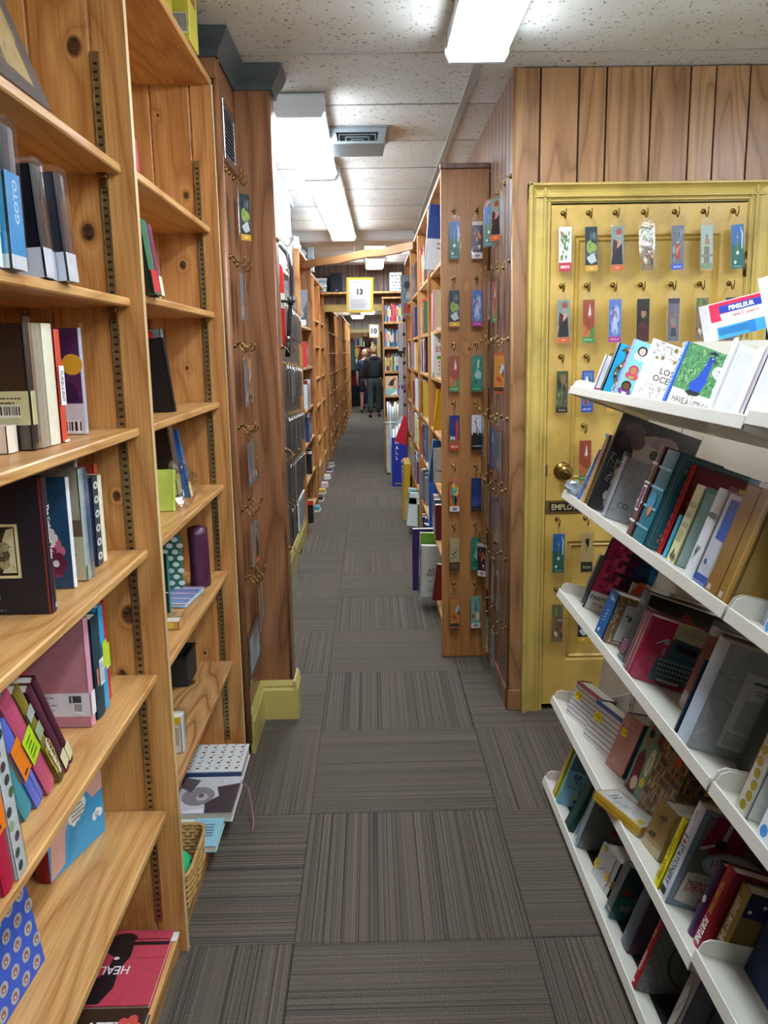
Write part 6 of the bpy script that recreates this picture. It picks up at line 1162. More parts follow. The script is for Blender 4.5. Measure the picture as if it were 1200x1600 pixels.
row1x = [.729, .824, .924, 1.030, 1.146, 1.254, 1.366]
HY = DY-.0005
rowname = {0: 'top row', 1: 'second row', 2: 'third row', 3: 'fourth row', 4: 'row below the sign', 5: 'lowest row'}
def dmark(x, z, n, r, yaw=0, tilt=0):
    M = T(x, HY, z); hook(DO, M)
    bookmark(n, NAMES[n].split(',')[0]+' bookmark, '+rowname[r]+' on the yellow door', M, G, yaw, tilt)
for i, n in enumerate((0, 1, 2, 3, 4, 5, 6)): dmark(row1x[i], 1.972, n, 0, LITTER.uniform(-8, 8), [-1, -2, -1, -3, -2, -3, -4][i])
for i, n in enumerate((2, 7, 8, 9, 10, 3, 10)):
    M = T(row1x[i], HY, 1.71); hook(DO, M)
    bookmark(n, NAMES[n].split(',')[0]+' bookmark, second row, column '+['one', 'two', 'three', 'four', 'five', 'six', 'seven'][i], M, G, LITTER.uniform(-8, 8), -1)
for x, n in ((.732, 11), (.830, 12), (.93, 1)): dmark(x, 1.447, n, 2, 5, 0)
for x, n in ((.828, 7),): dmark(x, 1.18, n, 3, 0, 0)
for x, n in ((.733, 6), (.846, 13)): dmark(x, .812, n, 4, 0, 0)
for x, n in ((.735, 3), (.842, 1)): dmark(x, .520, n, 5, 0, 0)
G = 'bookmarks hanging on the wooden end panel'
for r, (z, a, b) in enumerate(((2.088, 6, 14), (1.795, 1, 8), (1.506, 7, 15), (1.238, 16, 17), (.946, 18, 19), (.66, 20, 15), (.372, 21, 22))):
    for x, n, side in ((.382, a, 'left'), (.484, b, 'right')):
        M = T(x, 3.8925, z); hook(ep, M)
        bookmark(n, NAMES[n].split(',')[0]+' bookmark, '+side+' column, '+['first', 'second', 'third', 'fourth', 'fifth', 'sixth', 'seventh'][r]+' panel row', M, G, LITTER.uniform(-6, 6), 0)
# side wall: hooks stick out towards -X, bookmarks hang turned edge-on
G = 'bookmarks hanging on the narrow brown side wall'
od_ = ['nearest', 'second', 'third', 'farthest']
for r, z in enumerate((2.11, 1.812, 1.518, 1.207, .925, .635, .33)):
    for c, y in enumerate((3.345, 3.475, 3.64, 3.80)):
        yy = y+LITTER.uniform(-.02, .02); zz = z+LITTER.uniform(-.012, .012)
        M = T(.545, yy, zz) @ R_(-90, 'Z'); hook(WR, M)
        if (r, c) in ((0, 3), (6, 0), (2, 1)): continue
        n = [[-1, 2, 6, 0], [9, 7, 10, 2], [21, -2, -3, 3], [-1, 12, 4, -4], [-2, 19, -1, 8], [14, -3, 10, 14], [-1, -4, 22, -2]][r][c]
        bookmark(n, od_[c]+' clear-sleeved bookmark in '+['top', 'second', 'third', 'fourth', 'fifth', 'sixth', 'lowest'][r]+' row on the narrow side wall', M, G, LITTER.uniform(-14, 14) if (r, c) not in ((2, 0), (0, 1), (0, 2), (5, 3)) else 48, 0)
# left cherry wall: hooks stick out towards +X
G = 'bookmarks hanging on the cherry wall beside the pilaster'
for r, z in enumerate((2.09, 1.80, 1.512, 1.222, .93, .66)):
    for c, y in enumerate((2.985, 3.06, 3.14)):
        M = T(-.475, y+LITTER.uniform(-.01, .01), z+LITTER.uniform(-.01, .01)) @ R_(90, 'Z'); hook(WL, M)
        if (r, c) in ((1, 2), (4, 2), (5, 0), (0, 1)): continue
        n = [[-2, 0, 1], [-1, -4, 0], [-3, 21, -1], [-1, -2, 3], [-3, 2, 0], [0, -4, -1]][r][c]
        bookmark(n, ['nearest', 'middle', 'farthest'][c]+' clear-sleeved bookmark in '+['top', 'second', 'third', 'fourth', 'fifth', 'sixth'][r]+' row on the cherry-red left wall', M, G, LITTER.uniform(-12, 12) if (r, c) != (0, 2) else -40, 0)
# nook panel: five rows of hanging clear-sleeved bookmarks with white tops
G = 'bookmarks in the nook behind the pilaster'
cr = ['top', 'second', 'third', 'fourth', 'fifth']
tab_me = MB().box((-.012, -.003, -.034), (.012, .003, -.012), 'e2e4e6', ch=.002).mesh('white_tab', pr)
for r, z in enumerate((1.80, 1.42, 1.09, .79, .50)):
    for c in range(8 if r < 4 else 3):
        y = 5.35+c*.155
        M = T(-.56, y, z-c*.006) @ R_(90, 'Z'); hook(WL, M)
        t = bookmark(-1-((r+c) % 4), ['first', 'second', 'third', 'fourth', 'fifth', 'sixth', 'seventh', 'eighth'][c]+' white-tabbed hanging bookmark, '+cr[r]+' row of the dark nook panel', M, G, LITTER.uniform(8, 32), 0)
        o = bpy.data.objects.new('white_tab', tab_me); C.objects.link(o); o.parent = t
for r, z in enumerate((1.9, 1.5, 1.1, .7)):
    M = T(-.345, 3.32, z) @ R_(90, 'Z'); hook(WL, M)
    bookmark(-1, 'clear-sleeved bookmark on the thin side of the pilaster, '+cr[r]+' one', M, 'bookmarks on the pilaster side', 8, 0)
# grilles on the cherry wall
def grille(label, y0, y1, z0, z1):
    t = thing('wall_grille', label, 'grille', T(-.475, (y0+y1)/2, z0))
    fm = MB()
    b = .022
    for (a, c, d, e) in ((y0, y1, z0, z0+b), (y0, y1, z1-b, z1), (y0, y0+b, z0+b, z1-b), (y1-b, y1, z0+b, z1-b)):
        fm.box((-.4745, a, c if False else d), (-.464, c, e), ch=.0015)
    part(t, 'frame', fm, chrome)
    part(t, 'backing', MB().box((-.4745, y0+b, z0+b), (-.472, y1-b, z1-b)), black_m)
    z = z0+b+.004
    while z < z1-b-.008:
        part(t, 'louvre', MB().add([(-.472, y0+b, z+.009), (-.472, y1-b, z+.009), (-.4655, y1-b, z), (-.4655, y0+b, z), (-.473, y0+b, z+.0075), (-.473, y1-b, z+.0075), (-.4665, y1-b, z-.0015), (-.4665, y0+b, z-.0015)], [(0, 1, 2, 3), (7, 6, 5, 4), (3, 2, 6, 7), (0, 4, 5, 1)]), vent_m); z += .014
grille('silver louvred grille high on the cherry wall', 2.935, 3.175, 2.11, 2.30)
grille('silver louvred grille low on the cherry wall above the yellow baseboard', 2.925, 3.225, .27, .46)
t = thing('floor_vent', 'white perforated vent cover low in the nook above the baseboard', 'vent', T(-.555, 6.4, .17))
fm = MB().box((-.5595, 6.08, .172), (-.548, 6.66, .40), ch=.003); part(t, 'cover', fm, white_m)
gm = MB()
for i in range(22):
    for j in range(8): gm.box((-.5485, 6.11+.0245*i, .20+.024*j), (-.547, 6.124+.0245*i, .212+.024*j))
part(t, 'slots', gm, black_m, kind='stuff')
# ================================================================ FAR THINGS
PAL = [('8c2430', 'dark red'), ('c43a3a', 'red'), ('24406c', 'navy'), ('3a78b4', 'blue'), ('d8d4c8', 'white'), ('1c1e22', 'black'), ('3c6a48', 'green'), ('c8a83c', 'mustard'), ('6a5a4c', 'brown'), ('8c8c90', 'grey'), ('d8b8c0', 'pink'), ('cfd8dc', 'pale grey'), ('4a9aa4', 'teal'), ('e0c030', 'yellow'), ('5c3a6c', 'purple')]
FR = random.Random(11)
def fbook(x, y, z, s, W, Tk, H, colr, label, group, lean=0, face=None, tip=0):
    """small far book, spine towards the aisle; s=1 left bookcases (spine +X), -1 right ones (spine -X)"""
    mb = MB().box((0, 0, 0), (W, Tk, H), colr[0])
    mb.box((.001, .002, H), (W-.002, Tk-.002, H+.0004), 'e2dac8')
    c2 = 'e8e4da' if colr[1] not in ('white', 'pale grey', 'yellow', 'pink') else '3a3a40'
    a = FR.uniform(.55, .8)
    decal(mb, (0, Tk, 0), (0, -1, 0), (0, 0, 1), Tk, H, [('r', .25, a-.35, .75, a, c2), ('r', 0, .04, 1, .1, c2)] if FR.random() < .7 else [('r', 0, .75, 1, .95, FR.choice(PAL)[0]), ('r', .3, .2, .7, .6, c2)])
    if face: decal(mb, (0, 0, 0) if s < 0 else (W, Tk, 0), (1, 0, 0) if s < 0 else (-1, 0, 0), (0, 0, 1), W, H, face)
    if s < 0: M = T(x, y, z) @ R_(lean, 'X') @ R_(tip, 'Y')
    else: M = T(x, y, z) @ R_(lean, 'X') @ R_(-tip, 'Y') @ T(0, Tk, 0) @ R_(180, 'Z')
    return put('book', mb, pr, M=M, label=label, cat='book', group=group)
NUM = ['first', 'second', 'third', 'fourth', 'fifth', 'sixth', 'seventh', 'eighth', 'ninth', 'tenth', 'eleventh', 'twelfth', 'thirteenth', 'fourteenth', 'fifteenth', 'sixteenth', 'seventeenth', 'eighteenth', 'nineteenth', 'twentieth']
SH = ['top', 'second', 'third', 'fourth', 'fifth', 'sixth', 'lowest']
def row(s, x, y0, y1, z, hmax, where, n=None, tk=(.018, .04), pal=PAL, out=.0, lean=0, hs=(.18, .25)):
    y = y0; k = 0
    while y < y1 and (n is None or k < n):
        c = FR.choice(pal); t_ = FR.uniform(*tk); h = min(hmax, FR.uniform(*hs))
        fbook(x+s*out*FR.random(), y, z+.001, s, FR.uniform(.13, .16), t_, h, c, '%s %s book from the near end, %s' % (NUM[min(k, 19)], c[1], where), 'books '+where, lean)
        y += t_+.0015; k += 1
wb = lambda b, k: '%s shelf, %s right-hand bookcase' % (SH[k], b)
x = .347
# nearest right bookcase (big, readable ones built one by one)
def rr(Y, z, W, Tk, H, cov, label, spine=None, front=(), spn=(), lean=0, tip=0, xo=0, yaw=0, **k):
    return book('book', label, 'book', T(x+xo, Y+.62, z) @ R_(yaw, 'Z') @ R_(lean, 'X') @ R_(tip, 'Y'), W, Tk, H, cov, spine=spine, front=front, spn=spn, group='books on the nearest right bookcase', **k)
rr(4.02, 1.906, .175, .04, .335, 'b8bec4', 'tall grey and navy slipcased book leaning out from the top right shelf', spine='aab4bc', xo=-.045, tip=5,
   front=[('r', 0, .48, 1, 1, '26407c'), ('r', 0, 0, 1, .47, 'b9bfc6'), ('r', .55, .14, .9, .24, 'e06a80')]+lines(.3, .9, .30, .44, 2, '556070'), spn=[('r', 0, .48, 1, 1, '203468'), ('r', 0, 0, 1, .48, 'a8b0b8')])
rr(4.10, 1.906, .16, .10, .07, 'c08a30', 'small orange and black boxes under the tall slipcased book', front=[('r', .5, 0, .75, 1, '1c1c1e'), ('r', 0, 0, .4, .6, 'd8a030')])
rr(4.25, 1.906, .16, .10, .13, '5a6a7c', 'grey-blue box on the top shelf behind the slipcased book')
rr(4.03, 1.586, .175, .03, .215, 'b8ab93', 'tan book cover with dark lettering and a brown flourish, second shelf right', spine='c87a80', front=[('l', .3+.12*i, .8-.07*j, .34+.12*i, .85-.07*j, .003, '4a4036') for i in range(4) for j in range(5)]+[('e', .4, .25, .14, .06, '3c2c24', 9), ('l', .3, .12, .7, .25, .004, '4a3428'), ('r', .1, .02, .5, .08, 'e6e0c8')])
rr(4.10, 1.586, .16, .05, .20, 'c09098', 'pink spined book behind the tan lettered book')
rr(4.03, 1.337, .175, .03, .225, 'd6dad6', 'white English dictionary-like book with red EN letters and a green band', spine='e2e4e2', hard=True,
   front=[('t', .5, .66, .13, 'ENGLISH', 'b8303a', 0, .85, .01), ('t', .5, .53, .06, 'FOR ALL', '8a9a90', 0, .6), ('r', .1, .42, 1, .50, '5c9a3c'), ('t', .55, .46, .045, 'Learner', 'e8f0e0', 0, .5)]+[('e', .18+.2*i, .35-.09*j, .03, .02, ['b03038', '4a5058', '6a7078'][(i+j) % 3], 6) for i in range(5) for j in range(3)]+[('e', .18+.2*i, .93-.08*j, .03, .02, ['4a5058', 'b03038'][(i+j) % 2], 6) for i in range(5) for j in range(2)]+lines(.1, .9, .03, .08, 1, '5a6058'), spn=[('r', 0, 0, 1, .12, '6aa050')])
rr(4.08, 1.337, .16, .035, .225, 'c0504c', 'red spined book pressed behind the white one with green band')
rr(4.13, 1.337, .16, .06, .23, 'e2ddd0', 'thick cream paperback third from the end panel on the middle shelf')
rr(4.05, 1.042, .175, .05, .225, 'c8961c', 'mustard yellow hardback with small red letters, fourth shelf right', spine='d8a824', lean=0, tip=6, front=[('t', .62, .32, .10, 'F', 'b02828', 0, .3, .02), ('t', .6, .20, .10, 'GO', 'b02828', 0, .4, .02)])
rr(4.03, .752, .17, .03, .19, 'c2bdb2', 'pale photo cover with a branch, standing on the fifth shelf', spine='b8b2a8', front=[('p', [(.0, .35), (.5, .32), (.6, .4), (1, .45), (1, .3), (.4, .25)], '3a2c22'), ('e', .6, .75, .2, .15, '8c867c', 10)])
rr(4.07, .752, .17, .05, .235, '1c4a74', 'navy slipcase with bright blue spine leaning forward on the fifth shelf', spine='3a8ed0', xo=-.03, tip=7)
for k_, (yy, tk, c, sp, lb_) in enumerate(((3.96, .045, '6a1c2c', 'a02838', 'dark red and white spined'), (4.01, .05, '22405c', '284e7c', 'navy spine with green foot'), (4.07, .055, 'cfd2c0', '2a7694', 'teal over cream banded'), (4.13, .04, 'b02c3c', 'c0344a', 'crimson'), (4.175, .035, '28364c', '2c4468', 'slate blue'))):
    rr(yy, .432, .17, tk, [.2, .22, .235, .23, .21][k_], c, lb_+' book on the sixth shelf beside the end panel', spine=sp, spn=[('r', 0, 0, 1, .5 if k_ == 2 else .12, ['d8c8c8', '6aa03c', 'cfd2c0', 'e8c8c8', 'd8a030'][k_])], hard=False)
rr(4.28, .432, .15, .03, .29, '2c6cd0', 'blue spined paperback with orange top band on the sixth shelf', spine='2c6cd0', spn=[('r', 0, .35, 1, .75, 'e0a02c')], xo=-.01)
asz = [('e', .82, .66, .17, .12, 'e0642c', 14), ('t', .5, .52, .09, 'ASIAN', '5a4a40', 0, .6), ('t', .45, .44, .07, 'HERITAGE', '5a4a40', 0, .6)]+lines(.2, .9, .28, .33, 1, '8a8a80')+lines(.2, .9, .10, .18, 3, '8a8a80')
rr(4.00, .092, .175, .045, .30, 'd6dad4', 'big pale book with an orange sun and ASIAN lettering protruding from the lowest shelf', spine='cfd4ce', xo=-.085, tip=2, front=asz, wrap=True)
rr(3.93, .092, .17, .05, .21, '8c2030', 'red and tan striped spined book in front of the pale ASIAN book', spine='c08a6c', xo=-.02, tip=8, spn=[('r', .5, 0, 1, 1, '8c2030'), spine_text('HERBAL', 'd8c8b0', .5, .5, .5, 4, -90, .03, .7)])
rr(4.07, .092, .175, .035, .36, '5c8a1c', 'green and white tall book behind the pale ASIAN book', spine='d8dcd0', xo=-.09, tip=2, front=[('r', 0, .75, 1, 1, '6a9c20'), ('r', 0, .6, 1, .72, '1c1c22')], spn=[('r', 0, 0, 1, .3, '3a7a3c'), ('r', 0, .6, 1, .75, '2c2440')])
rr(4.13, .092, .175, .045, .37, '3c1c5c', 'deep purple book with a yellow spine band on the lowest shelf', spine='4c2074', xo=-.12, tip=0, spn=[('r', .1, .5, .9, .68, 'e0c030'), ('e', .5, .05, .3, .02, 'e8e0f0', 6)])
for bi, bn in ((1, 'second'), (2, 'third'), (3, 'fourth')):
    y0 = 3.915+1.05*bi+.03
    for k, z in enumerate(ZR):
        if bi == 3 and k in (0, 1, 3): continue
        n = 20; off = FR.uniform(.45, .72)
        row(-1, x, y0+off, y0+.95, z, .24, wb(bn, k), n, tk=(.02, .045), out=-.02)
# end case rows
for k, z in enumerate(EZ[:6]):
    xx = .182; i = 0
    if k == 3:
        put('picture_book', MB().box((.182, 10.508, z+.001), (.335, 10.53, z+.235), 'd8b48c').xf(Matrix()), pr, label='face-out picture book with a dark bird shape, in the packed end bookcase', cat='book')
        pm = MB(); decal(pm, (.182, 10.508, z+.001), (1, 0, 0), (0, 0, 1), .153, .234, [('r', 0, 0, 1, .35, '8cc4bc'), ('e', .5, .6, .2, .14, '2a2a2c', 10), ('p', [(.2, .5), (.5, .8), (.8, .9), (.6, .5)], '2a2a2c'), ('e', .75, .84, .12, .1, 'c8442c', 8), ('p', [(.4, 0), (.9, .25), (1, 0)], 'eeeeec'), ('e', .75, .4, .12, .09, 'd88c6c', 8)])
        put('picture_print', pm, pr, label='printed bird picture on the face-out book in the end bookcase', cat='print'); xx = .342
    while xx < .42:
        c = ('2c5cae', 'blue') if k == 3 else FR.choice(PAL); t_ = FR.uniform(.012, .02); h = FR.uniform(.17, .22)
        mb = MB().box((xx, 10.512, z+.001), (xx+t_, 10.64, z+h), c[0])
        decal(mb, (xx, 10.512, z), (1, 0, 0), (0, 0, 1), t_, h, [('r', .2, .3, .8, .8, FR.choice(['e6e2d8', 'd8c83c', '222226', 'c8404c']))])
        put('paperback', mb, pr, label='%s %s paperback from the left, %s shelf of the narrow end bookcase' % (NUM[min(i, 19)], c[1], SH[k]), cat='book', group='paperbacks in the end bookcase'); xx += t_+.001; i += 1
# left case A
xl = -.545
fbook(xl+.0, 7.6, 1.702, 1, .16, .03, .32, ('6c7a84', 'grey'), 'grey mountain picture book facing out in the tall left bookcase beyond the nook', 'books in the tall left bookcase', face=[('r', 0, 0, 1, 1, '7c8c98'), ('p', [(0, .3), (.4, .6), (.7, .4), (1, .7), (1, 0), (0, 0)], '4a5860'), ('e', .5, .35, .3, .12, '98a4ac', 10), ('r', .1, .05, .9, .2, 'd8dcdc')])
row(1, xl, 7.35, 7.95, 1.357, .24, 'upper middle shelf, tall left bookcase', 4, tk=(.03, .045), pal=[PAL[5], PAL[1], PAL[4], PAL[3]])
row(1, xl, 7.25, 8.0, 1.002, .24, 'middle shelf, tall left bookcase', 12, pal=PAL[4:6]+PAL[0:1]+PAL[9:12])
row(1, xl, 7.3, 8.0, .712, .24, 'lower middle shelf, tall left bookcase', 11, pal=PAL[5:6]+PAL[0:1]+PAL[2:3]+PAL[9:10])
row(1, xl, 7.5, 7.9, .402, .22, 'low shelf, tall left bookcase', 3, pal=PAL[4:6]+PAL[1:2])
fbook(xl+.05, 6.80, .092, 1, .16, .035, .19, ('1c1c20', 'black'), 'black book with red top standing at the foot of the tall left bookcase', 'books in the tall left bookcase', face=[('r', 0, .8, 1, 1, 'd02c2c')])
for i, (y, c) in enumerate(((7.75, ('4a9aa4', 'teal')), (8.3, ('1c1e22', 'black')), (8.75, ('c8a83c', 'mustard')), (9.2, ('d8b8c0', 'pink')), (9.8, ('d8d4c8', 'white')), (10.4, ('5c3a6c', 'purple')), (10.9, ('8c8c90', 'grey')))):
    put('book_pile', MB().box((-.575, y, .002), (-.50, y+.15, .022), 'd8d4c8').box((-.572, y+.005, .022), (-.505, y+.14, .05), c[0]), pr, label='small %s topped book pile on the carpet before the far left bookcases, %s along' % (c[1], NUM[i]), cat='books', group='book piles at the foot of the far left bookcases')
fbook(-.60, 8.5, 1.842, 1, .15, .03, .2, ('d8d4c8', 'white'), 'lone white book with red top in the first recessed bookcase', 'lone books', face=[('r', 0, .85, 1, 1, 'c83c3c')])
for k in range(6):
    fbook(-.515, 15.7+1.03*k, 1.762 if k % 2 else 1.472, 1, .15, .05, .2, ('d8d4c8', 'white'), '%s lone white book in the far row of the second room' % NUM[k], 'lone books in the second room')
fbook(-.57, 11.8, 1.762, 1, .16, .04, .24, ('3a78b4', 'blue'), 'blue and white picture book at the top of the first bookcase beyond the doorway', 'lone books', face=[('r', 0, 0, 1, .5, 'c8d8e4')])
# top of the left cases: bags, cartons
crumple('plastic_bag', 'white plastic bag bulging on top of the tall left bookcase', -.63, 7.15, 2.271, .085, .25, .15, plain('white_bag', 'd5d8dc', .35, 0, .12, 20), seed=2)
crumple('plastic_bag', 'small white bag with pink handle behind the bulging bag', -.62, 7.65, 2.271, .075, .2, .11, plain('white_bag_two', 'cdd2d8', .35, 0, .2, 20), seed=4)
t = thing('display_tower', 'tall grey and white display carton standing on top of the recessed bookcases', 'carton', T(-.60, 8.75, 2.28))
put('carton_body', MB().box((-.07, -.06, 0), (.05, .06, .26), '7c8a96', ch=.003), pr, t); pm = MB(); decal(pm, (-.07, -.06, 0), (1, 0, 0), (0, 0, 1), .12, .26, [('r', .55, 0, 1, 1, 'cfe2ee'), ('r', .6, .1, .95, .5, '8cc4e4')]); put('carton_print', pm, pr, t)
t = thing('rack_of_discs', 'stack of blue and white boxed discs on the ledge beside the black loudspeaker', 'boxes', T(-.60, 11.1, 2.245))
pm = MB()
for i in range(6): put('disc_box', MB().box((-.09+.004*(i % 2), -.06, .028*i), (.055+.004*(i % 3), .08, .028*i+.025), ['c8d4dc', '8cb4d0', 'dfe3e6'][i % 3], ch=.002), pr, t)
# timber plank
pk_ = MB()
a = Vector((-.533, 7.25, 2.225)); b = Vector((.334, 6.25, 2.245)); d = (b-a).normalized(); n_ = Vector((-d.y, d.x, 0)).normalized()
v = []
for i in range(9):
    c = a+(b-a)*i/8+Vector((0, 0, .006*math.sin(i*1.7)))
    for sx, sz in ((-.02, 0), (.02, 0), (.02, .055+.004*math.sin(i*2.3)), (-.02, .055+.004*math.sin(i*2.9))): v.append(c+n_*sx+Vector((0, 0, sz-.055)))
pk_.add(v, [(i*4+j, i*4+(j+1) % 4, (i+1)*4+(j+1) % 4, (i+1)*4+j) for i in range(8) for j in range(4)]+[(3, 2, 1, 0), (32, 33, 34, 35)])
put('timber_plank', pk_, wood('plank_wood', 'b08454', '8a5f34', 'x', .7, 3, .5, contrast=.4), label='rough timber plank slanting across the aisle between the bookcase tops', cat='plank')
# header shelf, speaker
put('wall_shelf', MB().box((-.62, 11.02, 2.21), (.45, 11.299, 2.235), ch=.003), aisle_wood_y, label='long wooden shelf above the first doorway carrying the loudspeaker', cat='shelf')
t = thing('loudspeaker', 'black loudspeaker box on the shelf above the first doorway', 'speaker', T(-.415, 11.12, 2.236))
put('cabinet', MB().box((-.078, -.07, 0), (.078, .09, .235), ch=.005), plain('speaker_black', '141519', .5), t)
put('grille', MB().box((-.068, -.076, .008), (.068, -.07, .227), ch=.002), plain('speaker_cloth', '0d1220', .8), t)
put('badge', MB().box((-.012, -.078, .02), (.012, -.0755, .028)), chrome, t)
t = thing('poster', 'white poster with rows of small coloured cars standing on the ledge right of sign 13', 'poster', T(.345, 11.08, 2.236))
pm = MB().box((-.08, -.003, 0), (.08, .003, .235), 'dfe2e0'); decal(pm, (-.08, -.003, 0), (1, 0, 0), (0, 0, 1), .16, .235, sum([[('e', .22+.28*i+(.1 if j % 2 else 0), .14+.17*j, .1, .04, ['b8303c', '2c5cae', '3a8a4c', 'b8a838', '2a2a30'][(i*2+j) % 5], 8), ('e', .22+.28*i+(.1 if j % 2 else 0), .16+.17*j, .05, .03, '8cb0c8', 7)] for i in range(3) for j in range(5)], []))
put('sheet', pm, pr, t)
# hanging signs
def sign(label, x, y, z0, z1, w_, border, big, top='', rot=0, cords=True, ztop=2.55):
    t = thing('hanging_sign', label, 'sign', T(x, y, z0) @ R_(rot, 'Y'))
    h = z1-z0
    put('border_card', MB().box((-w_/2, -.002, 0), (w_/2, .002, h), border, ch=.0006), pr, t)
    pm = MB(); b = .09
    sh_ = [('r', b, b*.75, 1-b, 1-b*.7, 'dcdfe2'), ('t', .5, .60 if top else .5, .17 if top else .42, big, '1c1c1e', 0, .6, .05)]
    if top: sh_ += [('t', .5, .86, .035, top, '3a3a3c', 0, .7, .01), ('t', .5, .79, .022, 'SECTION', '4a4a4c', 0, .3)]+lines(.18, .82, .13, .38, 7, '6a6c70', .22)
    decal(pm, (-w_/2, -.002, 0), (1, 0, 0), (0, 0, 1), w_, h, sh_, lift=.001, step=.0004); put('sign_print', pm, pr, t)
    if cords:
        for s_ in (-1, 1): put('cord', MB().tube([(s_*w_*.22, 0, h), (s_*w_*.22, 0, ztop-z0)], .0012, 5), plain('cord', '8c8c90', .5), t)
sign('yellow bordered hanging sign with a large 13 and lines of small print', -.095, 8.5, 1.86, 2.195, .262, 'e8c81c', '13', 'UPPER WEST WING', 1.5, True, 2.58)
sign('small far hanging sign with an orange edge and the number 10', .10, 20, 1.80, 2.11, .235, 'c89a58', '10', '', 1, True, 2.45)
# exit sign and far room
t = thing('exit_sign', 'red and white EXIT sign above the last bookcase beyond the second doorway', 'sign', T(-.06, 23.2, 1.74))
put('sign_box', MB().box((-.15, -.03, 0), (.15, .03, .15), 'e0d8d4', ch=.004), pr, t)
put('stem', MB().tube([(0, 0, .15), (0, 0, .64)], .008, 8), white_m, t)
pm = MB(); decal(pm, (-.15, -.03, 0), (1, 0, 0), (0, 0, 1), .3, .15, [('r', .02, .04, .98, .96, 'e6a8a8'), ('t', .5, .5, .55, 'EXIT', 'd01c20', 0, .8, .04)]); put('sign_print', pm, emis('exit_glow', 'e86a60', .0) if False else pr, t)
t = thing('banner', 'orange and dark red hanging banner behind the number 10 sign', 'banner', T(.05, 23.4, 1.88))
pm = MB().box((-.1, 0, 0), (.22, .01, .16), 'a8341c'); decal(pm, (-.1, 0, 0), (1, 0, 0), (0, 0, 1), .32, .16, [('t', .6, .5, .4, 'SALE', 'e8783c', 0, .7, .04)], lift=.003, step=.002); put('cloth', pm, pr, t)
for sx in (-.09, .21): put('cord', MB().tube([(sx, .005, .16), (sx, .005, .50)], .002, 5), black_m, t)
cm_ = aisle_case('bookcase across the end of the last room, under the exit sign', 'r', .6, 0, 0.1, [1], .1) if False else None
fcz = [1.66, 1.35, 1.05, .75, .45]
fc = thing('bookcase', 'wide bookcase closing the view at the far end of the last room', 'bookcase', T(-.1, 25.6, 0))
for xx in (-.8, .7): part(fc, 'upright', MB().box((xx, 25.4, 0), (xx+.03, 25.7, 2.2)), aisle_wood)
for z in fcz: part(fc, 'shelf', MB().box((-.77, 25.42, z-.03), (.7, 25.7, z)), aisle_wood_y)
part(fc, 'back_panel', MB().box((-.77, 25.69, 0), (.7, 25.7, 2.2)), aisle_wood)
for k, z in enumerate(fcz[:3]):
    xx = -.6; i = 0
    while xx < .35:
        c = FR.choice(PAL); t_ = FR.uniform(.03, .06)
        put('book', MB().box((xx, 25.45, z+.001), (xx+t_, 25.6, z+FR.uniform(.2, .26)), c[0]), pr, label='%s %s book on the %s shelf at the end of the last room' % (NUM[min(i, 19)], c[1], SH[k]), cat='book', group='books at the end of the last room'); xx += t_+.003; i += 1
t = thing('coat', 'dark green hanging coat at the left edge of the second doorway', 'coat', T(-.46, 21.90, 1.05))
v = []; mb = MB()
for i in range(8):
    for j in range(10):
        a = 2*pi*j/10; r_ = (.05+.012*i)*(1+.2*math.sin(3*a+i))
        v.append((math.cos(a)*r_*.8, math.sin(a)*r_*.7, .75-.11*i))
mb.add(v, [(i*10+j, i*10+(j+1) % 10, (i+1)*10+(j+1) % 10, (i+1)*10+j) for i in range(7) for j in range(10)]+[tuple(range(10))], 'ffffff', 0, True)
put('coat_body', mb, plain('coat_green', '1c3a34', .8), t)
put('hanger', MB().tube([(0, 0, .75), (0, 0, .80), (.02, 0, .82), (.0, 0, .84)], .004, 6), chrome, t)
t = thing('crate_stack', 'dark red and black boxes stacked low at the left beyond the second doorway', 'boxes', T(-.40, 23.6, 0))
for i, c in enumerate(('1c1c22', '24283c', '8c1c24', '1c1c22')): put('crate', MB().box((-.16, -.15, .28*i), (.2-.05*i, .15, .28*i+.27), c, ch=.008), prm, t)
# WALL MAPS bin
t = thing('map_bin', 'tall blue and white cardboard bin lettered WALL MAPS on the carpet', 'bin', T(.315, 9.35, 0))
put('side_panel', MB().prism([(-.14, .0), (.14, 0), (.14, .86), (-.14, .45)], 'x', -.105, -.10, 'a8b0b4'), pr, t)
put('side_panel', MB().prism([(-.14, .0), (.14, 0), (.14, .86), (-.14, .45)], 'x', .10, .105, 'b4bcc0'), pr, t)
put('front_panel', MB().box((-.10, -.14, 0), (.10, -.132, .545), '24349c'), pr, t)
put('back_panel', MB().add([(-.10, .13, .0), (.10, .13, 0), (.10, .13, .88), (-.10, .13, .56), (-.10, .138, .0), (.10, .138, 0), (.10, .138, .88), (-.10, .138, .56)], [(0, 1, 2, 3), (7, 6, 5, 4), (3, 2, 6, 7), (1, 5, 6, 2), (0, 3, 7, 4)], 'b0b9bd'), pr, t)
pm = MB()
sh_ = [('t', .30, .90-.105*i, .07, c, 'e8ecf4', 0, .3, .03) for i, c in enumerate('WALL')]+[('t', .62, .52-.105*i, .07, c, 'e8ecf4', 0, .3, .03) for i, c in enumerate('MAPS')]+[('r', .15, .05, .8, .07, 'c8a83c')]
decal(pm, (-.10, -.14, 0), (1, 0, 0), (0, 0, 1), .20, .545, sh_, lift=.002, step=.0003); put('lettering', pm, pr, t)
for i in range(5): put('map_roll', MB().tube([(-.07+.035*i, .02, .05), (-.07+.035*i, .06, .62+.03*(i % 3))], .014, 10), plain('map_tube', 'c4c8c0', .6, 0, .1, 30), t)
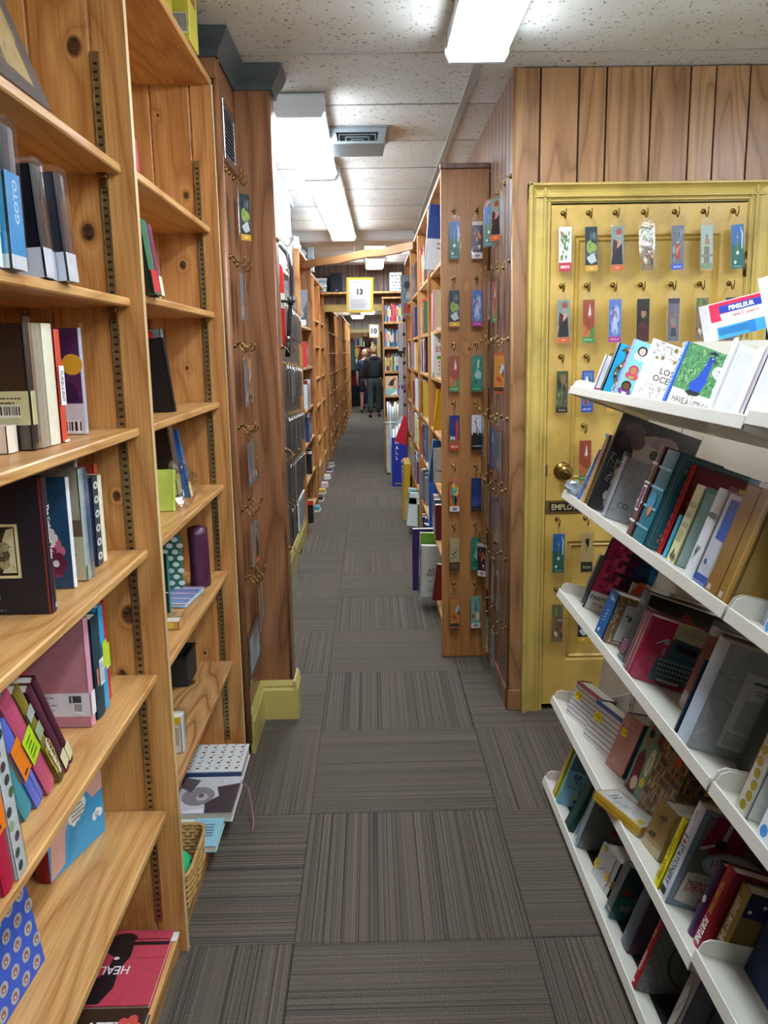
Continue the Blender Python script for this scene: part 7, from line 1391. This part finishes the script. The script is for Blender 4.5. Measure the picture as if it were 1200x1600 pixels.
# wire basket etc. on the end case beside the bin
t = thing('rolled_prints', 'clear box of white rolled prints behind the map bin', 'prints', T(.25, 10.2, .64))
for i in range(5): put('roll', MB().tube([(-.05+.03*i, 0, 0), (-.05+.03*i, 0, .24-.03*(i % 3))], .013, 10), plain('white_roll', 'd8dcdc', .5), t)
put('tray', MB().box((-.08, -.06, -.02), (.12, .06, 0), ch=.003).box((-.075, -.05, -.62), (.115, .05, -.02)), plain('pale_carton', 'a9b0aa', .6, 0, .15, 12), t)
# red bag on a cord, yellow map
t = thing('hanging_bag', 'red triangular bag hanging on a black cord beside the WALL MAPS bin', 'bag', T(.30, 7.93, .60))
put('bag_body', MB().prism([(-.085, .04), (.03, 0), (.035, .26), (.012, .30), (.0, .26), (-.07, .08)], 'y', -.02, .02, 'c01c34', 0), plain('red_nylon', 'c41c38', .45), t)
put('cord', MB().tube([(.015, 0, .29), (.018, 0, 1.2), (.01, 0, 1.33)], .0025, 6), black_m, t)
for i in range(7): put('bead', MB().lathe([(0, -.018), (.012, -.012), (.014, .012), (0, .018)], T(.017, 0, .38+.13*i), 8), black_m, t)
put('map_folder', MB().prism([(0, 0), (.04, 0), (.075, .50), (.02, .50)], 'y', 7.3, 7.75, 'c8a024').xf(T(.265, 0, .002)), pr, label='tall yellow map folder leaning against the far right bookcase', cat='folder')
for i, (y, c) in enumerate(((6.62, 'dfe3e0'), (6.72, '2c8a94'), (6.84, 'd8dcd8'))):
    put('book', MB().box((0, 0, 0), (.16, .05, .27), c).box((-.001, .0, .18), (.16, .05, .23), ['1c5a4c', 'e6e6e0', '3a8a5c'][i]).xf(T(.27, y, .093) @ R_(6, 'Y')), pr, label=['white and dark green', 'teal banded', 'white with green band'][i]+' book protruding from the low shelf of the third right bookcase', cat='book', group='protruding low books')
t = thing('picture_print', 'grey art print in clear sleeve clipped on the bookcase side above the red bag', 'print', T(.345, 7.88, 1.98))
put('print_sheet', MB().box((-.055, -.002, -.18), (.055, .002, .18), '7c8c94'), pr, t); pm = MB(); decal(pm, (-.055, -.002, -.18), (1, 0, 0), (0, 0, 1), .11, .36, [('r', .2, .05, .9, .3, 'a8443c'), ('e', .5, .75, .25, .1, '3a4448', 9), ('e', .6, .5, .25, .1, 'b0bcc0', 9), ('l', .3, .4, .7, .85, .006, '2c3438')], lift=.001, step=.0003); put('print_art', pm, pr, t)
for i, z in enumerate((1.74, 1.42, 1.12)):
    tt = thing('hanging_cards', 'string of clear-sleeved cards hanging at the bookcase end, '+['upper', 'middle', 'lower'][i]+' one', 'cards', T(.315, 8.135, z), 'sleeved cards at the end of the right bookcases')
    for j in range(3): put('card_sleeve', MB().box((-.045+.02*j, -.02+.012*j, -.26), (-.005+.02*j, -.018+.012*j, 0), 'b8b4b8'), pr, tt)
    put('ring', MB().tube([(.0+.012*math.cos(a*pi/5), 0, .008+.012*math.sin(a*pi/5)) for a in range(11)], .002, 5), brass, tt)
# ================================================================ FIRE EXTINGUISHER
t = thing('fire_extinguisher', 'red fire extinguisher with black hose hanging in the nook behind the pilaster', 'extinguisher', T(-.494, 4.38, 1.50))
red = plain('extinguisher_red', 'b81820', .25)
put('cylinder', MB().lathe([(0, 0), (.055, 0), (.063, .01), (.065, .03), (.065, .37), (.058, .41), (.035, .44), (.02, .455), (.02, .47), (0, .47)], None, 24), red, t)
put('label_band', MB().lathe([(.0655, .20), (.0658, .205), (.0658, .27), (.0655, .275)], None, 24), plain('extinguisher_label', 'c9c4b8', .5), t)
put('valve', MB().lathe([(0, .47), (.022, .47), (.024, .50), (.012, .52), (0, .52)], None, 12), black_m, t)
put('handle', MB().box((-.012, -.03, .52), (.012, .10, .528), ch=.002).box((-.012, -.03, .545), (.012, .09, .552), ch=.002), black_m, t)
P = [(0, -.02, .505), (.03, -.03, .515), (.06, -.035, .50), (.09, -.04, .46), (.108, -.04, .38), (.105, -.04, .30), (.095, -.04, .20), (.085, -.04, .10), (.08, -.04, .04)]
put('hose', MB().tube(P, [.010]*9, 10), rubber, t)
put('nozzle', MB().tube([(.08, -.04, .045), (.075, -.04, -.04)], [.011, .014], 10), rubber, t)
put('nozzle_collar', MB().tube([(.082, -.04, .06), (.08, -.04, .04)], .0135, 10), chrome, t)
put('hose_clip', MB().tube([(.02, -.03, .235), (.12, -.045, .235)], .008, 8).tube([(.098, -.04, .215), (.098, -.04, .255)], .0155, 10), black_m, t)
put('instruction_tag', MB().box((.05, -.02, .30), (.052, .06, .50), 'd8d2c0').xf(R_(-6, 'X')), prm, t)
put('wall_bracket', MB().box((-.0655, -.02, .1), (-.06, .02, .42), ch=.001), black_m, t)
# ================================================================ PEOPLE
def skin(name, verts, edges, root, mats, parent, sub=2, faces=()):
    me = bpy.data.meshes.new(name); me.from_pydata([v[:3] for v in verts], edges, [])
    o = bpy.data.objects.new(name, me); C.objects.link(o); o.parent = parent
    m = o.modifiers.new('skin', 'SKIN'); sv = me.skin_vertices
    if not sv: me.skin_vertices  # created with the modifier
    lay = me.skin_vertices[0] if len(me.skin_vertices) else None
    if lay is None:
        bm = bmesh.new(); bm.from_mesh(me); bm.verts.layers.skin.verify(); bm.to_mesh(me); bm.free(); lay = me.skin_vertices[0]
    for i, v in enumerate(verts):
        r = v[3]; r2 = v[4] if len(v) > 4 else r
        lay.data[i].radius = (r, r2); lay.data[i].use_root = (i == root)
    m.use_smooth_shade = True
    s = o.modifiers.new('sub', 'SUBSURF'); s.levels = sub; s.render_levels = sub
    me.materials.append(mats); return o
import bmesh
def person(label, x, y, h, face, top_m, leg_m, hair_m, bun=False, shorts=False, stride=.10, hood=False, loose=1.0, arms=(0, 0)):
    """standing / walking figure seen from behind; local +Y is the walking direction"""
    k = h/1.70
    t = thing('person', label, 'person', T(x, y, 0) @ R_(face, 'Z') @ Matrix.Scale(k, 4))
    s = stride
    # one continuous body
    V_ = [(0, 0, .95, .125, .10), (0, .01, 1.12, .115, .09), (0, .01, 1.30, .135, .095), (0, 0, 1.42, .09, .07), (0, .01, 1.48, .052), (0, .02, 1.56, .06), (0, .03, 1.64, .062)]
    E_ = [(0, 1), (1, 2), (2, 3), (3, 4), (4, 5), (5, 6)]
    for sd in (-1, 1):
        n = len(V_); f = s*sd
        V_ += [(sd*.09, 0, .88, .092), (sd*.10, .02+f*.4, .50, .060), (sd*.105, f-.02, .11, .038), (sd*.115, f+.02-(.04 if sd < 0 else 0), .035, .032), (sd*.12, f+.12, .03, .025)]
        E_ += [(0, n), (n, n+1), (n+1, n+2), (n+2, n+3), (n+3, n+4)]
        n = len(V_); a = arms[0 if sd < 0 else 1]
        V_ += [(sd*.165, 0, 1.37, .055), (sd*.225, -.01, 1.12, .042), (sd*.215, .06+a, .90, .032), (sd*.205, .09+a*1.3, .82, .026)]
        E_ += [(3, n), (n, n+1), (n+1, n+2), (n+2, n+3)]
        hb = n+3; bx_, by_, bz_ = V_[hb][:3]
        for q in range(4):     # four fingers
            m_ = len(V_); oy = -.022+.014*q
            L_ = (.060, .070, .066, .052)[3-q]
            V_ += [(bx_-sd*.004, by_+oy, bz_-.045, .0085), (bx_-sd*.012, by_+oy+.006, bz_-.045-L_*.6, .0075), (bx_-sd*.024, by_+oy+.01, bz_-.045-L_, .006)]
            E_ += [(hb, m_), (m_, m_+1), (m_+1, m_+2)]
        m_ = len(V_); V_ += [(bx_-sd*.018, by_+.03, bz_-.015, .010), (bx_-sd*.022, by_+.045, bz_-.045, .008)]; E_ += [(hb, m_), (m_, m_+1)]
    skin('body', V_, E_, 0, skin_m, t, 1)
    # head features (face looks along +Y)
    put('head', MB().lathe([(0, -.105), (.045, -.098), (.062, -.06), (.072, -.01), (.076, .03), (.070, .07), (.045, .10), (0, .112)], T(0, .03, 1.605) @ Matrix.Diagonal((1, 1.18, 1, 1)), 20), skin_m, t)
    fm = MB()
    fm.lathe([(0, -.022), (.010, -.012), (.006, .018), (0, .03)], T(0, .122, 1.600), 8)
    for sd in (-1, 1): fm.lathe([(0, -.028), (.010, -.02), (.013, .01), (0, .028)], T(sd*.077, .03, 1.605), 8)
    put('nose_and_ears', fm, skin_m, t)
    em = MB()
    for sd in (-1, 1): em.lathe([(0, -.008), (.009, 0), (0, .008)], T(sd*.03, .112, 1.625), 8)
    put('eyes', em, black_m, t)
    put('mouth', MB().box((-.022, .108, 1.562), (.022, .118, 1.569), ch=.002), plain('lips', 'a0584c', .5), t)
    hm = MB().lathe([(.060, -.04), (.078, -.01), (.085, .03), (.079, .075), (.052, .108), (0, .122)], T(0, .012, 1.605) @ Matrix.Diagonal((1, 1.18, 1, 1)), 20)
    hm.lathe([(0, -.075), (.045, -.07), (.07, -.03), (.078, .02), (.06, .07), (0, .09)], T(0, -.018, 1.605) @ Matrix.Diagonal((1, .9, 1, 1)), 18)
    if bun: hm.lathe([(0, -.035), (.028, -.025), (.036, 0), (.028, .025), (0, .036)], T(0, -.05, 1.715), 14)
    put('hair', hm, hair_m, t)
    # jacket / top with sleeves
    L_ = loose
    V2 = [(0, 0, .90, .172*L_, .14*L_), (0, .0, 1.06, .17*L_, .135*L_), (0, .01, 1.25, .172*L_, .125*L_), (0, 0, 1.38, .125, .09), (0, 0, 1.455, .075, .07)]
    E2 = [(0, 1), (1, 2), (2, 3), (3, 4)]
    for sd in (-1, 1):
        n = len(V2); a = arms[0 if sd < 0 else 1]
        V2 += [(sd*.17, 0, 1.36, .075*L_), (sd*.232, -.01, 1.12, .062*L_)]
        E2 += [(3, n), (n, n+1)]
        if not shorts: V2 += [(sd*.218, .05+a*.9, .92, .046)]; E2 += [(n+1, n+2)]
    skin('jacket' if hood else 'shirt', V2, E2, 0, top_m, t, 2)
    if hood: put('hood', MB().lathe([(.05, .035), (.085, .02), (.105, -.01), (.095, -.05), (.05, -.09), (0, -.10)], T(0, -.045, 1.44) @ Matrix.Diagonal((1.15, .75, 1, 1)), 18), top_m, t)
    V3 = [(0, 0, 1.03, .155, .125), (0, 0, .90, .168, .138)]
    E3 = [(0, 1)]
    for sd in (-1, 1):
        n = len(V3); f = s*sd
        if shorts:
            V3 += [(sd*.088, .0, .80, .10), (sd*.10, .02+f*.3, .56, .088)]; E3 += [(1, n), (n, n+1)]
        else:
            V3 += [(sd*.088, 0, .80, .108), (sd*.10, .02+f*.4, .50, .088), (sd*.105, f-.02, .22, .075), (sd*.105, f-.02, .10, .068)]; E3 += [(1, n), (n, n+1), (n+1, n+2), (n+2, n+3)]
    skin('shorts' if shorts else 'trousers', V3, E3, 1, leg_m, t, 2)
    for sd in (-1, 1):
        f = s*sd
        sm = MB(); v = []
        for i, (yy, ww, hh) in enumerate(((-.085, .034, .06), (-.06, .042, .085), (0, .042, .085), (.07, .046, .06), (.13, .044, .045), (.165, .024, .03))):
            for j in range(10):
                a = 2*pi*j/10; v.append((sd*.112+math.cos(a)*ww, f+yy, max(.002, .03+math.sin(a)*hh*.75)))
        sm.add(v, [(i*10+j, (i+1)*10+j, (i+1)*10+(j+1) % 10, i*10+(j+1) % 10) for i in range(5) for j in range(10)]+[tuple(range(10)), tuple(range(59, 49, -1))], 'ffffff', 0, True)
        put('shoe', sm, plain('shoe_dark', '15171b', .6), t)
        put('sole', MB().box((sd*.112-.045, f-.085, .0), (sd*.112+.045, f+.15, .014), ch=.004), plain('sole_pale', 'b9b8b4', .6), t)
    return t
blond = plain('blond_hair', '8e7450', .6, 0, .25, 60); dark = plain('dark_hair', '241a15', .55, 0, .2, 60)
black_cloth = plain('black_hoodie', '080b12', .85, 0, .15, 30, .2); olive = plain('olive_trousers', '2f3b36', .85, 0, .15, 30, .3)
navy_cloth = plain('navy_cloth', '131b2e', .85, 0, .15, 30); brown_cloth = plain('brown_shirt', '5a3c28', .85, 0, .15, 30)
person('person with blond bun, black hoodie and olive trousers walking away down the aisle', .08, 19.3, 1.60, 2, black_cloth, olive, blond, True, False, .10, True, 1.12, (.0, .0))
person('person with blond hair in navy shorts, half hidden on the left of the hooded walker', -.13, 20.8, 1.52, 8, navy_cloth, navy_cloth, blond, False, True, -.09, False, 1.1, (0, .02))
person('tall person with short dark hair and a brown shirt, farthest of the three', -.06, 22.3, 1.76, -4, brown_cloth, navy_cloth, dark, False, False, .05, False, 1.1, (0, 0))
